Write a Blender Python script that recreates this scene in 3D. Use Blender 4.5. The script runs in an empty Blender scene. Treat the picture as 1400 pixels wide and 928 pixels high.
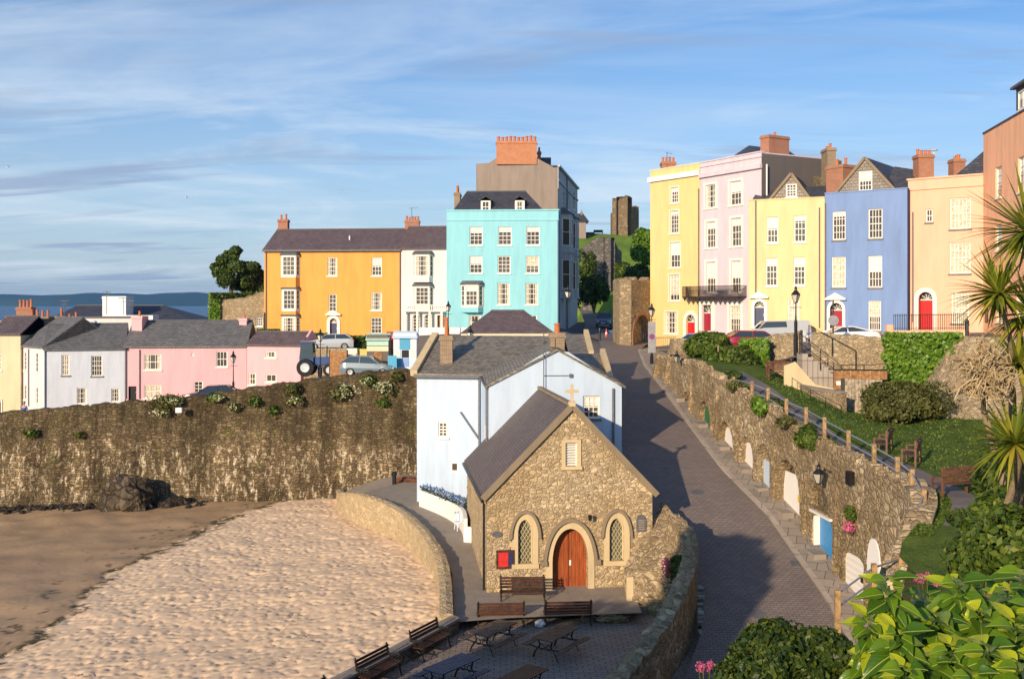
import bpy, bmesh, math, random
import numpy as np
from mathutils import Vector, Matrix, geometry
random.seed(7); np.random.seed(7)
R=math.radians; PI=math.pi
S=bpy.context.scene; C=S.collection
# ------------------------------------------------------------------ camera, world, sun, exposure
CZ=12.0; FPX=1400.0; CXP=700.0; HY=415.0
cam=bpy.data.cameras.new('camera'); co=bpy.data.objects.new('camera',cam); C.objects.link(co); S.camera=co
co.location=(0,0,CZ); co.rotation_euler=(R(90),0,0)
cam.sensor_width=36; cam.lens=36; cam.shift_y=-49/1400; cam.clip_start=0.1; cam.clip_end=60000
S.render.resolution_x=1024; S.render.resolution_y=678
SUN_EL=R(17); SUNH=Vector((0.50,0.866)).normalized()      # horizontal travel direction of the light
w=bpy.data.worlds.new('World'); S.world=w; w.use_nodes=True
def nd(nt,t,**k):
    n=nt.nodes.new(t)
    for a,b in k.items():
        if a=='ins':
            for i,v in b.items(): n.inputs[i].default_value=v
        else: setattr(n,a,b)
    return n
nt=w.node_tree; nt.nodes.clear(); L=nt.links.new
out=nd(nt,'ShaderNodeOutputWorld'); bg=nd(nt,'ShaderNodeBackground'); bg.inputs[1].default_value=0.135
sky=nd(nt,'ShaderNodeTexSky',sky_type='NISHITA'); sky.sun_disc=False; sky.sun_elevation=SUN_EL
sky.sun_rotation=math.atan2(-SUNH.x,-SUNH.y)%(2*PI); sky.air_density=1.0; sky.dust_density=1.2; sky.ozone_density=2.5
tc=nd(nt,'ShaderNodeTexCoord'); sp=nd(nt,'ShaderNodeSeparateXYZ'); L(tc.outputs['Generated'],sp.inputs[0])
def mth(nt,op,a,b=None,c=None):
    n=nt.nodes.new('ShaderNodeMath'); n.operation=op
    for i,x in enumerate((a,b,c)):
        if x is None: continue
        if isinstance(x,(int,float)): n.inputs[i].default_value=x
        else: nt.links.new(x,n.inputs[i])
    return n.outputs[0]
def ramp(nt,fac,stops,interp='LINEAR'):
    n=nt.nodes.new('ShaderNodeValToRGB'); e=n.color_ramp.elements; n.color_ramp.interpolation=interp
    while len(e)<len(stops): e.new(0.5)
    for i,(p,c) in enumerate(stops):
        e[i].position=p; e[i].color=(c,c,c,1) if isinstance(c,(int,float)) else (*c,1)
    nt.links.new(fac,n.inputs[0]); return n.outputs[0]
def mixc(nt,f,a,b,mode='MIX'):
    n=nt.nodes.new('ShaderNodeMix'); n.data_type='RGBA'; n.blend_type=mode
    for i,x in ((0,f),(6,a),(7,b)):
        if isinstance(x,(int,float)): n.inputs[i].default_value=x
        elif isinstance(x,tuple): n.inputs[i].default_value=(*x,1)
        else: nt.links.new(x,n.inputs[i])
    return n.outputs[2]
zz=mth(nt,'ADD',mth(nt,'MAXIMUM',sp.outputs[2],0.0),0.10)
cv=nd(nt,'ShaderNodeCombineXYZ'); L(mth(nt,'DIVIDE',sp.outputs[0],zz),cv.inputs[0]); L(mth(nt,'DIVIDE',sp.outputs[1],zz),cv.inputs[1])
def cn(scale,sx,sy,rot,loc,det,ro,dist=0.6):
    m=nd(nt,'ShaderNodeMapping'); m.inputs['Scale'].default_value=(sx,sy,1); m.inputs['Rotation'].default_value=(0,0,R(rot)); m.inputs['Location'].default_value=loc
    L(cv.outputs[0],m.inputs[0]); n=nd(nt,'ShaderNodeTexNoise'); n.inputs['Scale'].default_value=scale; n.inputs['Detail'].default_value=det
    n.inputs['Roughness'].default_value=ro; n.inputs['Distortion'].default_value=dist; L(m.outputs[0],n.inputs[0]); return n.outputs[0]
wisp=ramp(nt,cn(0.85,0.55,1.0,18,(3.1,1.2,0),10,0.62,1.2),[(0.47,0),(0.80,1)])
wis2=ramp(nt,cn(2.6,0.30,1.0,-8,(7.3,2.2,0),8,0.6,0.8),[(0.46,0),(0.85,0.7)])
wsum=mth(nt,'MINIMUM',mth(nt,'ADD',mth(nt,'MULTIPLY',wisp,0.55),mth(nt,'MULTIPLY',wis2,0.32)),0.85)
drk=ramp(nt,cn(1.25,0.32,1.0,4,(1.7,5.0,0),7,0.55,0.5),[(0.585,0),(0.66,0.75)])
skyc=mixc(nt,1.0,sky.outputs[0],(0.42,0.72,1.0),'MULTIPLY')
hzn=ramp(nt,sp.outputs[2],[(0.0,0.62),(0.10,0.40),(0.30,0.0)])
drk2=ramp(nt,cn(3.1,0.22,1.0,7,(4.4,9.0,0),6,0.55,0.6),[(0.57,0),(0.68,0.45)])
c1=mixc(nt,mth(nt,'MINIMUM',mth(nt,'ADD',wsum,hzn),0.9),skyc,(5.6,6.2,6.8)); c2=mixc(nt,mth(nt,'MAXIMUM',drk,drk2),c1,(2.3,2.9,4.1))
L(c2,bg.inputs[0]); L(bg.outputs[0],out.inputs[0])
sun=bpy.data.lights.new('sun','SUN'); sun.energy=5.0; sun.angle=R(0.5); sun.color=(1.0,0.775,0.53)
so=bpy.data.objects.new('sun',sun); C.objects.link(so)
d=Vector((SUNH.x*math.cos(SUN_EL),SUNH.y*math.cos(SUN_EL),-math.sin(SUN_EL)))
so.rotation_euler=d.to_track_quat('-Z','Y').to_euler(); so.location=(-30,-20,60)
S.view_settings.view_transform='Standard'; S.view_settings.look='None'; S.view_settings.exposure=0.16; S.view_settings.gamma=1
# ------------------------------------------------------------------ helpers
def W(px,py,D): return Vector(((px-CXP)*D/FPX,D,CZ-(py-HY)*D/FPX))
def XY(px,D): return Vector(((px-CXP)*D/FPX,D))
def thing(name,label,cat,loc=(0,0,0),rz=0,group=None):
    o=bpy.data.objects.new(name,None); C.objects.link(o); o.location=loc; o.rotation_euler=(0,0,rz); o.empty_display_size=0.3
    o['label']=label; o['category']=cat
    if group: o['group']=group
    return o
class MB:
    def __init__(s): s.v=[]; s.f=[]; s.uv=None
    def add(s,vs,fs):
        o=len(s.v); s.v+= [tuple(v) for v in vs]; s.f+=[tuple(i+o for i in f) for f in fs]; return s
    def hexa(s,b,t):
        n=len(b); s.add(list(b)+list(t),[tuple(range(n))[::-1],tuple(range(n,2*n))]+[(i,(i+1)%n,n+(i+1)%n,n+i) for i in range(n)]); return s
    def box(s,x0,x1,y0,y1,z0,z1):
        return s.hexa([(x0,y0,z0),(x1,y0,z0),(x1,y1,z0),(x0,y1,z0)],[(x0,y0,z1),(x1,y0,z1),(x1,y1,z1),(x0,y1,z1)])
    def bar(s,a,b,w_,h_=None):
        a=Vector(a);b=Vector(b);h_=h_ or w_; d=(b-a).normalized()
        up=Vector((0,0,1)) if abs(d.z)<0.95 else Vector((0,1,0))
        x=d.cross(up).normalized()*w_/2; y=x.cross(d).normalized()*h_/2
        return s.hexa([a-x-y,a+x-y,a+x+y,a-x+y],[b-x-y,b+x-y,b+x+y,b-x+y])
    def tube(s,pts,rad,n=8,cap=True):
        pts=[Vector(p) for p in pts]; rad=rad if isinstance(rad,(list,tuple)) else [rad]*len(pts); rings=[]
        for i,p in enumerate(pts):
            d=(pts[min(i+1,len(pts)-1)]-pts[max(i-1,0)]).normalized()
            up=Vector((0,0,1)) if abs(d.z)<0.9 else Vector((0,1,0)); x=d.cross(up).normalized(); y=x.cross(d)
            rings.append([p+(x*math.cos(2*PI*k/n)+y*math.sin(2*PI*k/n))*rad[i] for k in range(n)])
        vs=[q for r in rings for q in r]; fs=[]
        for i in range(len(pts)-1):
            for k in range(n): fs.append((i*n+k,i*n+(k+1)%n,(i+1)*n+(k+1)%n,(i+1)*n+k))
        if cap: fs+= [tuple(range(n))[::-1],tuple(range((len(pts)-1)*n,len(pts)*n))]
        return s.add(vs,fs)
    def lathe(s,prof,c=(0,0,0),n=12,sx=1,sy=1):
        c=Vector(c); vs=[]; fs=[]
        for r,z in prof:
            for k in range(n): vs.append(c+Vector((r*sx*math.cos(2*PI*k/n),r*sy*math.sin(2*PI*k/n),z)))
        for i in range(len(prof)-1):
            for k in range(n): fs.append((i*n+k,i*n+(k+1)%n,(i+1)*n+(k+1)%n,(i+1)*n+k))
        fs+= [tuple(range(n))[::-1],tuple(range((len(prof)-1)*n,len(prof)*n))]
        return s.add(vs,fs)
    def build(s,name,mat,parent=None,world=True,smooth=False,bevel=0,recalc=True,label=None):
        off=Vector((0,0,0))
        if parent is not None and world:
            p=parent
            while p.parent: p=p.parent
            off=Vector(p.location)
        me=bpy.data.meshes.new(name); bm=bmesh.new()
        uvl=bm.loops.layers.uv.new('UV'); vv=[bm.verts.new(v) for v in s.v]
        for fi,f in enumerate(s.f):
            try: fc=bm.faces.new([vv[i] for i in f])
            except ValueError: continue
            if s.uv:
                for l,i in zip(fc.loops,f): l[uvl].uv=s.uv[i]
        if recalc: bmesh.ops.recalc_face_normals(bm,faces=bm.faces)
        bm.normal_update()
        if not s.uv:
            Z=Vector((0,0,1))
            for fc in bm.faces:
                n=fc.normal; t=Z.cross(n)
                if t.length<0.2: t=Vector((1,0,0)); b=Vector((0,1,0))
                else: t.normalize(); b=n.cross(t)
                for l in fc.loops: l[uvl].uv=(l.vert.co.dot(t),l.vert.co.dot(b))
        if off.length>0:
            for v in bm.verts: v.co-=off
        if smooth:
            for fc in bm.faces: fc.smooth=True
        bm.to_mesh(me); bm.free(); me.materials.append(mat)
        o=bpy.data.objects.new(name,me); C.objects.link(o)
        if parent is not None: o.parent=parent
        if bevel:
            m=o.modifiers.new('bevel','BEVEL'); m.width=bevel; m.segments=2; m.limit_method='ANGLE'
        if label: o['label']=label
        return o
def tag(o,label,cat,group=None):
    o['label']=label; o['category']=cat
    if group: o['group']=group
    return o
def struct(o): o['kind']='structure'; return o
def smoothstep(a,b,x):
    t=max(0,min(1,(x-a)/(b-a))); return t*t*(3-2*t)
def lerp(a,b,t): return a+(b-a)*t
def interp(x,pts):
    if x<=pts[0][0]: return pts[0][1]
    for (a,b),(c,d_) in zip(pts,pts[1:]):
        if x<=c: return b+(d_-b)*(x-a)/(c-a)
    return pts[-1][1]
def copy_tree(o,parent=None):
    c=o.copy(); C.objects.link(c); c.parent=parent
    for ch in list(o.children): copy_tree(ch,c)
    return c
# ------------------------------------------------------------------ materials
def newmat(name,rough=0.8,spec=0.3):
    m=bpy.data.materials.new(name); m.use_nodes=True; nt=m.node_tree; b=nt.nodes['Principled BSDF']
    b.inputs['Roughness'].default_value=rough; b.inputs['Specular IOR Level'].default_value=spec
    return m,nt,b
def tex(nt,kind,scale,vec,**k):
    n=nt.nodes.new(kind); n.inputs['Scale'].default_value=scale
    for a,b in k.items():
        if a in n.inputs: n.inputs[a].default_value=b
        else: setattr(n,a,b)
    nt.links.new(vec,n.inputs[0]); return n
def coord(nt,which='Object',scale=(1,1,1),rot=(0,0,0)):
    t=nt.nodes.new('ShaderNodeTexCoord'); m=nt.nodes.new('ShaderNodeMapping'); m.inputs['Scale'].default_value=scale; m.inputs['Rotation'].default_value=rot
    nt.links.new(t.outputs[which],m.inputs[0]); return m.outputs[0]
def bump(nt,b,h,strength,dist,prev=None):
    n=nt.nodes.new('ShaderNodeBump'); n.inputs['Strength'].default_value=strength; n.inputs['Distance'].default_value=dist
    nt.links.new(h,n.inputs['Height'])
    if prev is not None: nt.links.new(prev,n.inputs['Normal'])
    nt.links.new(n.outputs[0],b.inputs['Normal']); return n.outputs[0]
MC={}
def paint(name,col,rough=0.75,grime=0.12,bs=0.3):
    if name in MC: return MC[name]
    m,nt,b=newmat(name,rough); c=coord(nt)
    big=tex(nt,'ShaderNodeTexNoise',0.45,c,Detail=6.0,Roughness=0.6)
    st=tex(nt,'ShaderNodeTexNoise',1.3,coord(nt,'Object',(1.4,1.4,0.22)),Detail=8.0,Roughness=0.65)
    f=mth(nt,'MULTIPLY',ramp(nt,st.outputs[0],[(0.42,0),(0.72,1)]),min(.85,grime*4.2))
    dk=tuple(x*0.62+0.02 for x in col)
    a=mixc(nt,f,col,dk)
    a=mixc(nt,mth(nt,'MULTIPLY',ramp(nt,big.outputs[0],[(0.35,0),(0.7,1)]),grime),a,tuple(min(1,x*1.12+0.03) for x in col))
    nt.links.new(a,b.inputs['Base Color'])
    fn=tex(nt,'ShaderNodeTexNoise',9,c,Detail=5.0,Roughness=0.7)
    bump(nt,b,fn.outputs[0],bs,0.03); MC[name]=m; return m
def plain(name,col,rough=0.6,metal=0,spec=0.4,var=0.1):
    if name in MC: return MC[name]
    m,nt,b=newmat(name,rough,spec); b.inputs['Metallic'].default_value=metal
    n=tex(nt,'ShaderNodeTexNoise',6,coord(nt),Detail=4.0)
    nt.links.new(mixc(nt,ramp(nt,n.outputs[0],[(0.3,0),(0.7,1)]),tuple(x*(1-var*2) for x in col),tuple(min(1,x*(1+var)) for x in col)),b.inputs['Base Color'])
    MC[name]=m; return m
def stone(name,cols,scale=3.0,mortar=(0.35,0.29,0.2),squash=1.6,bd=0.06,stain=None,mw=0.06,streak=None,green=0.0,rand=0.85):
    m,nt,b=newmat(name,0.9,0.2)
    c0=coord(nt,'Object',(1,1,squash))
    wn=tex(nt,'ShaderNodeTexNoise',1.7,c0,Detail=3.0)
    wv=nt.nodes.new('ShaderNodeMix'); wv.data_type='RGBA'; wv.blend_type='ADD'; wv.inputs[0].default_value=0.38
    nt.links.new(c0,wv.inputs[6]); nt.links.new(wn.outputs['Color'],wv.inputs[7]); c=wv.outputs[2]
    v=tex(nt,'ShaderNodeTexVoronoi',scale,c,feature='F1'); v.inputs['Randomness'].default_value=rand
    e=tex(nt,'ShaderNodeTexVoronoi',scale,c,feature='DISTANCE_TO_EDGE'); e.inputs['Randomness'].default_value=rand
    s=nt.nodes.new('ShaderNodeSeparateColor'); nt.links.new(v.outputs['Color'],s.inputs[0])
    k=len(cols); a=ramp(nt,s.outputs[0],[(i/(k-1),cc) for i,cc in enumerate(cols)])
    v2=tex(nt,'ShaderNodeTexVoronoi',scale*1.9,c,feature='F1'); e2=tex(nt,'ShaderNodeTexVoronoi',scale*1.9,c,feature='DISTANCE_TO_EDGE')
    s2=nt.nodes.new('ShaderNodeSeparateColor'); nt.links.new(v2.outputs['Color'],s2.inputs[0]); a2=ramp(nt,s2.outputs[1],[(i/(k-1),cc) for i,cc in enumerate(cols)])
    sel=ramp(nt,s.outputs[2],[(0.42,0),(0.44,1)],'LINEAR'); a=mixc(nt,sel,a,a2)
    emin=mth(nt,'MINIMUM',e.outputs[0],mth(nt,'ADD',mth(nt,'MULTIPLY',e2.outputs[0],1.3),mth(nt,'SUBTRACT',1.0,sel)))
    fn=tex(nt,'ShaderNodeTexNoise',14,coord(nt),Detail=6.0,Roughness=0.7)
    a=mixc(nt,0.55,a,mixc(nt,ramp(nt,fn.outputs[0],[(0.25,0),(0.75,1)]),(0.15,0.15,0.15),(1.7,1.65,1.6)),'MULTIPLY')
    edge=ramp(nt,emin,[(0,1),(mw,0.6),(mw*2.0,0)])
    a=mixc(nt,edge,a,mortar)
    big=tex(nt,'ShaderNodeTexNoise',0.35,coord(nt),Detail=7.0,Roughness=0.62)
    if stain: a=mixc(nt,mth(nt,'MULTIPLY',ramp(nt,big.outputs[0],[(0.42,0),(0.62,1)]),0.75),a,stain)
    if streak:
        o3=nt.nodes.new('ShaderNodeTexCoord'); s3=nt.nodes.new('ShaderNodeSeparateXYZ'); nt.links.new(o3.outputs['Object'],s3.inputs[0])
        m3=tex(nt,'ShaderNodeTexNoise',0.9,coord(nt,'Object',(1,1,.5)),Detail=8.0,Roughness=0.7)
        zf=mth(nt,'ADD',mth(nt,'MULTIPLY',s3.outputs[2],0.1),mth(nt,'MULTIPLY',m3.outputs[0],0.9))
        a=mixc(nt,ramp(nt,zf,[(0.84,0),(1.06,0.48)]),a,(0.055,0.042,0.02))
        sn=tex(nt,'ShaderNodeTexNoise',3.6,coord(nt,'Object',(1,1,0.36)),Detail=9.0,Roughness=0.75)
        o=nt.nodes.new('ShaderNodeTexCoord'); sz=nt.nodes.new('ShaderNodeSeparateXYZ'); nt.links.new(o.outputs['Object'],sz.inputs[0])
        hz=ramp(nt,mth(nt,'MULTIPLY',sz.outputs[2],0.1),streak[1])
        f=mth(nt,'MULTIPLY',ramp(nt,sn.outputs[0],[(0.53,0),(0.60,1)]),hz); a=mixc(nt,f,a,streak[0])
    if green:
        gn=tex(nt,'ShaderNodeTexNoise',1.1,coord(nt),Detail=8.0,Roughness=0.7)
        a=mixc(nt,mth(nt,'MULTIPLY',ramp(nt,gn.outputs[0],[(0.56,0),(0.66,1)]),green),a,(0.13,0.13,0.03))
    vs_=tex(nt,'ShaderNodeTexNoise',1.0,coord(nt,'Object',(1,1,.07)),Detail=5.0)
    if streak: a=mixc(nt,.6,a,mixc(nt,ramp(nt,vs_.outputs[0],[(.38,0),(.62,1)]),(.45,.42,.4),(1.5,1.5,1.5)),'MULTIPLY')
    nt.links.new(a,b.inputs['Base Color'])
    h=mth(nt,'ADD',ramp(nt,emin,[(0,0),(0.12,0.8),(0.35,1)]),mth(nt,'MULTIPLY',fn.outputs[0],0.55))
    bump(nt,b,h,0.9,bd); return m
def slate(name,c1,c2,sx=1.0,lich=None):
    m,nt,b=newmat(name,0.6,0.35); c=coord(nt,'UV',(sx,sx,1))
    t=tex(nt,'ShaderNodeTexBrick',1.0,c); t.inputs['Color1'].default_value=(*c1,1); t.inputs['Color2'].default_value=(*c2,1)
    t.inputs['Mortar'].default_value=(*tuple(x*0.35 for x in c1),1); t.inputs['Mortar Size'].default_value=0.012
    t.inputs['Brick Width'].default_value=0.32; t.inputs['Row Height'].default_value=0.24
    n=tex(nt,'ShaderNodeTexNoise',0.8,coord(nt),Detail=7.0,Roughness=0.65)
    a=mixc(nt,0.6,t.outputs[0],mixc(nt,n.outputs[0],(0.45,0.45,0.45),(1.35,1.35,1.35)),'MULTIPLY')
    if lich:
        n2=tex(nt,'ShaderNodeTexNoise',2.2,coord(nt),Detail=9.0,Roughness=0.75)
        a=mixc(nt,ramp(nt,n2.outputs[0],[(0.48,0),(0.66,0.6)]),a,lich)
    nt.links.new(a,b.inputs['Base Color'])
    sv=nt.nodes.new('ShaderNodeSeparateXYZ'); nt.links.new(c,sv.inputs[0])
    saw=mth(nt,'SUBTRACT',1.0,mth(nt,'FRACT',mth(nt,'DIVIDE',sv.outputs[1],0.24)))
    bump(nt,b,mth(nt,'ADD',saw,mth(nt,'MULTIPLY',t.outputs['Fac'],-0.6)),0.7,0.03); return m
def brickm(name,c1,c2,mo=(0.4,0.33,0.25)):
    m,nt,b=newmat(name,0.85,0.2); t=tex(nt,'ShaderNodeTexBrick',1.0,coord(nt,'UV'))
    for i,cc in (('Color1',c1),('Color2',c2),('Mortar',mo)): t.inputs[i].default_value=(*cc,1)
    t.inputs['Mortar Size'].default_value=0.01; t.inputs['Brick Width'].default_value=0.225; t.inputs['Row Height'].default_value=0.075
    n=tex(nt,'ShaderNodeTexNoise',1.5,coord(nt),Detail=7.0,Roughness=0.7)
    nt.links.new(mixc(nt,0.6,t.outputs[0],mixc(nt,n.outputs[0],(0.4,0.4,0.4),(1.4,1.4,1.4)),'MULTIPLY'),b.inputs['Base Color'])
    bump(nt,b,t.outputs['Fac'],-0.6,0.01); return m
def leafm(name,c1,c2,c3=None,rough=0.5,trans=0.3):
    m=bpy.data.materials.new(name); m.use_nodes=True; nt=m.node_tree; b=nt.nodes['Principled BSDF']; b.inputs['Roughness'].default_value=rough
    b.inputs['Specular IOR Level'].default_value=0.35
    g=nt.nodes.new('ShaderNodeNewGeometry'); st=[(0,c1),(0.6,c2),(1,c3 or c2)]
    a=ramp(nt,g.outputs['Random Per Island'],st)
    n=tex(nt,'ShaderNodeTexNoise',1.2,coord(nt),Detail=3.0)
    a=mixc(nt,0.5,a,mixc(nt,n.outputs[0],(0.4,0.45,0.4),(1.5,1.45,1.3)),'MULTIPLY')
    nt.links.new(a,b.inputs['Base Color']); tr=nt.nodes.new('ShaderNodeBsdfTranslucent'); nt.links.new(a,tr.inputs[0])
    mx=nt.nodes.new('ShaderNodeMixShader'); mx.inputs[0].default_value=trans; nt.links.new(b.outputs[0],mx.inputs[1]); nt.links.new(tr.outputs[0],mx.inputs[2])
    nt.links.new(mx.outputs[0],nt.nodes['Material Output'].inputs[0]); return m
M={}
M['white']=paint('white_paint',(0.80,0.78,0.75),0.5,0.05,0.05)
M['cream']=paint('cream_paint',(0.72,0.64,0.45),0.6,0.08,0.1)
M['orange']=paint('orange_render',(0.80,0.36,0.08),0.8,0.14)
M['turq']=paint('turquoise_render',(0.27,0.60,0.68),0.8,0.10)
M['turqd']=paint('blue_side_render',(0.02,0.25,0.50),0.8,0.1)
M['yellow']=paint('yellow_render',(0.78,0.56,0.25),0.8,0.10)
M['yellow2']=paint('soft_yellow_render',(0.78,0.57,0.30),0.8,0.12)
M['lilac']=paint('lilac_render',(0.66,0.55,0.60),0.8,0.10)
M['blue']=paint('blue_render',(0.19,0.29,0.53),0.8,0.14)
M['peach']=paint('peach_render',(0.80,0.47,0.32),0.8,0.10)
M['salmon']=paint('salmon_render',(0.95,0.50,0.29),0.8,0.16)
M['pink']=paint('pink_render',(0.76,0.43,0.46),0.8,0.10)
M['pale']=paint('pale_blue_white_render',(0.50,0.61,0.75),0.8,0.12)
M['whiter']=paint('white_render',(0.68,0.66,0.66),0.8,0.12)
M['creamr']=paint('cream_render',(0.72,0.58,0.38),0.8,0.14)
M['grey']=paint('grey_pebbledash',(0.30,0.24,0.20),0.95,0.2,1.0)
M['greyl']=paint('grey_render',(0.50,0.50,0.50),0.9,0.2)
M['slateh']=slate('slate_hung_gable',(0.22,0.19,0.16),(0.30,0.26,0.21))
M['church']=stone('church_rubble_stone',[(0.26,0.19,0.12),(0.62,0.48,0.29),(0.72,0.57,0.36),(0.42,0.32,0.20),(0.68,0.56,0.38)],4.3,(0.56,0.44,0.28),1.5,0.045,mw=0.045,stain=(0.42,0.30,0.16))
M['harb']=stone('harbour_wall_stone',[(0.15,0.105,0.06),(0.27,0.195,0.11),(0.19,0.14,0.08),(0.36,0.275,0.165),(0.11,0.08,0.05)],2.9,(0.11,0.08,0.045),2.0,0.08,stain=(0.065,0.048,0.025),
   streak=((0.60,0.50,0.35),[(0.0,0.35),(0.08,0.9),(0.36,1.0),(0.47,0.15),(0.9,0.03)]),green=0.5,rand=0.6)
M['arch']=stone('arch_wall_stone',[(0.24,0.18,0.115),(0.50,0.39,0.25),(0.62,0.50,0.33),(0.36,0.28,0.18),(0.18,0.14,0.09)],3.0,(0.44,0.33,0.19),1.3,0.07,stain=(0.24,0.17,0.09),mw=0.04,green=0.35)
M['archd']=stone('dark_stone_recess_shade',[(0.16,0.12,0.08),(0.26,0.20,0.13),(0.12,0.10,0.07)],3.2,(0.2,0.16,0.1),1.5,0.08,green=0.4)  # darker copy of the arch stone; puts recess shade into the colour
M['gard']=stone('garden_wall_stone',[(0.36,0.28,0.18),(0.52,0.42,0.28),(0.44,0.34,0.22),(0.28,0.22,0.15)],4.0,(0.42,0.34,0.22),1.3,0.06,stain=(0.36,0.26,0.15),mw=0.05,green=0.15)
M['tower']=stone('tower_stone',[(0.32,0.24,0.15),(0.50,0.39,0.24),(0.42,0.32,0.2),(0.24,0.18,0.12)],3.0,(0.38,0.29,0.18),1.5,0.09,green=0.3)
M['ruin']=stone('ruin_stone',[(0.22,0.16,0.10),(0.34,0.25,0.15),(0.26,0.2,0.13)],1.6,(0.2,0.15,0.1),1.5,0.15)
M['quay']=stone('quay_parapet_stone',[(0.42,0.32,0.18),(0.56,0.44,0.27),(0.5,0.38,0.22)],2.2,(0.45,0.35,0.22),1.4,0.04,mw=0.04,green=0.1)
M['coping']=stone('coping_stone',[(0.22,0.17,0.12),(0.36,0.29,0.2),(0.3,0.23,0.16)],4.5,(0.3,0.25,0.17),1.0,0.05,green=0.5)
M['rock']=stone('dark_rock',[(0.05,0.04,0.03),(0.10,0.08,0.06),(0.03,0.025,0.02)],2.2,(0.03,0.025,0.02),1.0,0.15)
M['dress']=paint('dressed_limestone',(0.62,0.49,0.29),0.8,0.15,0.3)
M['slg']=slate('grey_slate',(0.13,0.13,0.135),(0.20,0.195,0.19))
M['slp']=slate('purple_slate',(0.13,0.095,0.10),(0.20,0.145,0.145))
M['sld']=slate('dark_slate',(0.05,0.055,0.075),(0.09,0.09,0.11))
M['slc']=slate('church_roof_slate',(0.13,0.10,0.095),(0.175,0.135,0.115),1.9)
M['slo']=slate('old_stone_slate',(0.15,0.135,0.11),(0.30,0.265,0.215),1.3,lich=(0.29,0.25,0.18))
M['brick']=brickm('orange_brick',(0.50,0.15,0.05),(0.60,0.20,0.07))
M['brickr']=brickm('red_brick',(0.33,0.10,0.05),(0.42,0.14,0.07))
M['brickd']=brickm('weathered_brick',(0.20,0.14,0.09),(0.30,0.20,0.12))
M['pot']=plain('terracotta_pot',(0.52,0.17,0.06),0.8)
M['frame']=plain('white_joinery',(0.80,0.76,0.68),0.45,var=0.03)
M['sill']=plain('dark_sill',(0.22,0.2,0.17),0.7)
M['curt']=plain('cream_curtain',(0.62,0.54,0.42),0.9,var=0.2)
M['blind']=plain('white_blind',(0.75,0.72,0.66),0.8,var=0.03)
M['black']=plain('black_painted_iron',(0.015,0.014,0.014),0.4,var=0.2)
M['ironb']=plain('brown_iron',(0.05,0.03,0.022),0.5)
M['lead']=plain('lead_grey',(0.12,0.12,0.13),0.6)
M['pipe']=plain('grey_pipe',(0.16,0.16,0.18),0.5)
M['teakd']=plain('dark_stained_wood',(0.085,0.035,0.02),0.5,var=0.25)
M['post']=plain('weathered_wood_post',(0.42,0.27,0.12),0.8,var=0.25)
M['woodb']=plain('brown_board',(0.33,0.16,0.06),0.7,var=0.25)
M['reddoor']=plain('red_door_paint',(0.62,0.02,0.02),0.35,var=0.03)
M['crimson']=plain('crimson_door_paint',(0.35,0.02,0.04),0.4,var=0.03)
M['navy']=plain('navy_paint',(0.03,0.04,0.12),0.4,var=0.05)
M['green']=plain('green_door_paint',(0.02,0.15,0.07),0.5)
M['bluedoor']=plain('blue_door_paint',(0.05,0.28,0.62),0.45,var=0.08)
M['blued']=plain('blue_gate_paint',(0.02,0.10,0.42),0.45)
M['rub']=plain('tyre_rubber',(0.02,0.02,0.02),0.9)
M['rim']=plain('metal_rim',(0.5,0.5,0.5),0.3,0.6)
M['tail']=plain('red_tail_lens',(0.5,0.01,0.01),0.2)
M['lens']=plain('clear_lens',(0.6,0.6,0.6),0.1)
def glassm(name,col,rough=0.06,sp_=0.9):
    m,nt,b=newmat(name,rough,sp_); g=nt.nodes.new('ShaderNodeObjectInfo')
    a=mixc(nt,ramp(nt,g.outputs['Random'],[(0,0),(1,1)]),col,tuple(x*2.2+0.01 for x in col)); nt.links.new(a,b.inputs['Base Color'])
    n=tex(nt,'ShaderNodeTexNoise',1.1,coord(nt),Detail=2.0); bump(nt,b,n.outputs[0],0.15,0.05); return m
M['glass']=glassm('window_glass',(0.045,0.035,0.028))
M['cglass']=glassm('car_glass',(0.02,0.03,0.04),0.03)
M['lampg']=glassm('lamp_glass',(0.35,0.33,0.28),0.1)
def wood_door():
    m,nt,b=newmat('varnished_plank_door',0.4,0.4); c=coord(nt,'UV')
    wv=tex(nt,'ShaderNodeTexNoise',3.0,coord(nt,'UV',(6,0.5,1)),Detail=6.0)
    a=ramp(nt,wv.outputs[0],[(0.3,(0.22,0.05,0.015)),(0.7,(0.42,0.11,0.035))])
    s=nt.nodes.new('ShaderNodeSeparateXYZ'); nt.links.new(c,s.inputs[0])
    fr=mth(nt,'FRACT',mth(nt,'MULTIPLY',s.outputs[0],6.0)); g=ramp(nt,fr,[(0,0),(0.06,1),(0.94,1),(1,0)])
    nt.links.new(mixc(nt,g,(0.05,0.015,0.01),a),b.inputs['Base Color']); bump(nt,b,g,0.5,0.01); return m
M['plank']=wood_door()
def corrug():
    m,nt,b=newmat('white_boarded_shutter',0.6,0.3); s=nt.nodes.new('ShaderNodeSeparateXYZ'); nt.links.new(coord(nt,'UV'),s.inputs[0])
    fr=mth(nt,'PINGPONG',mth(nt,'MULTIPLY',s.outputs[1],8.0),1.0); b.inputs['Base Color'].default_value=(0.75,0.72,0.66,1); bump(nt,b,fr,0.6,0.03); return m
M['corr']=corrug()
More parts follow.
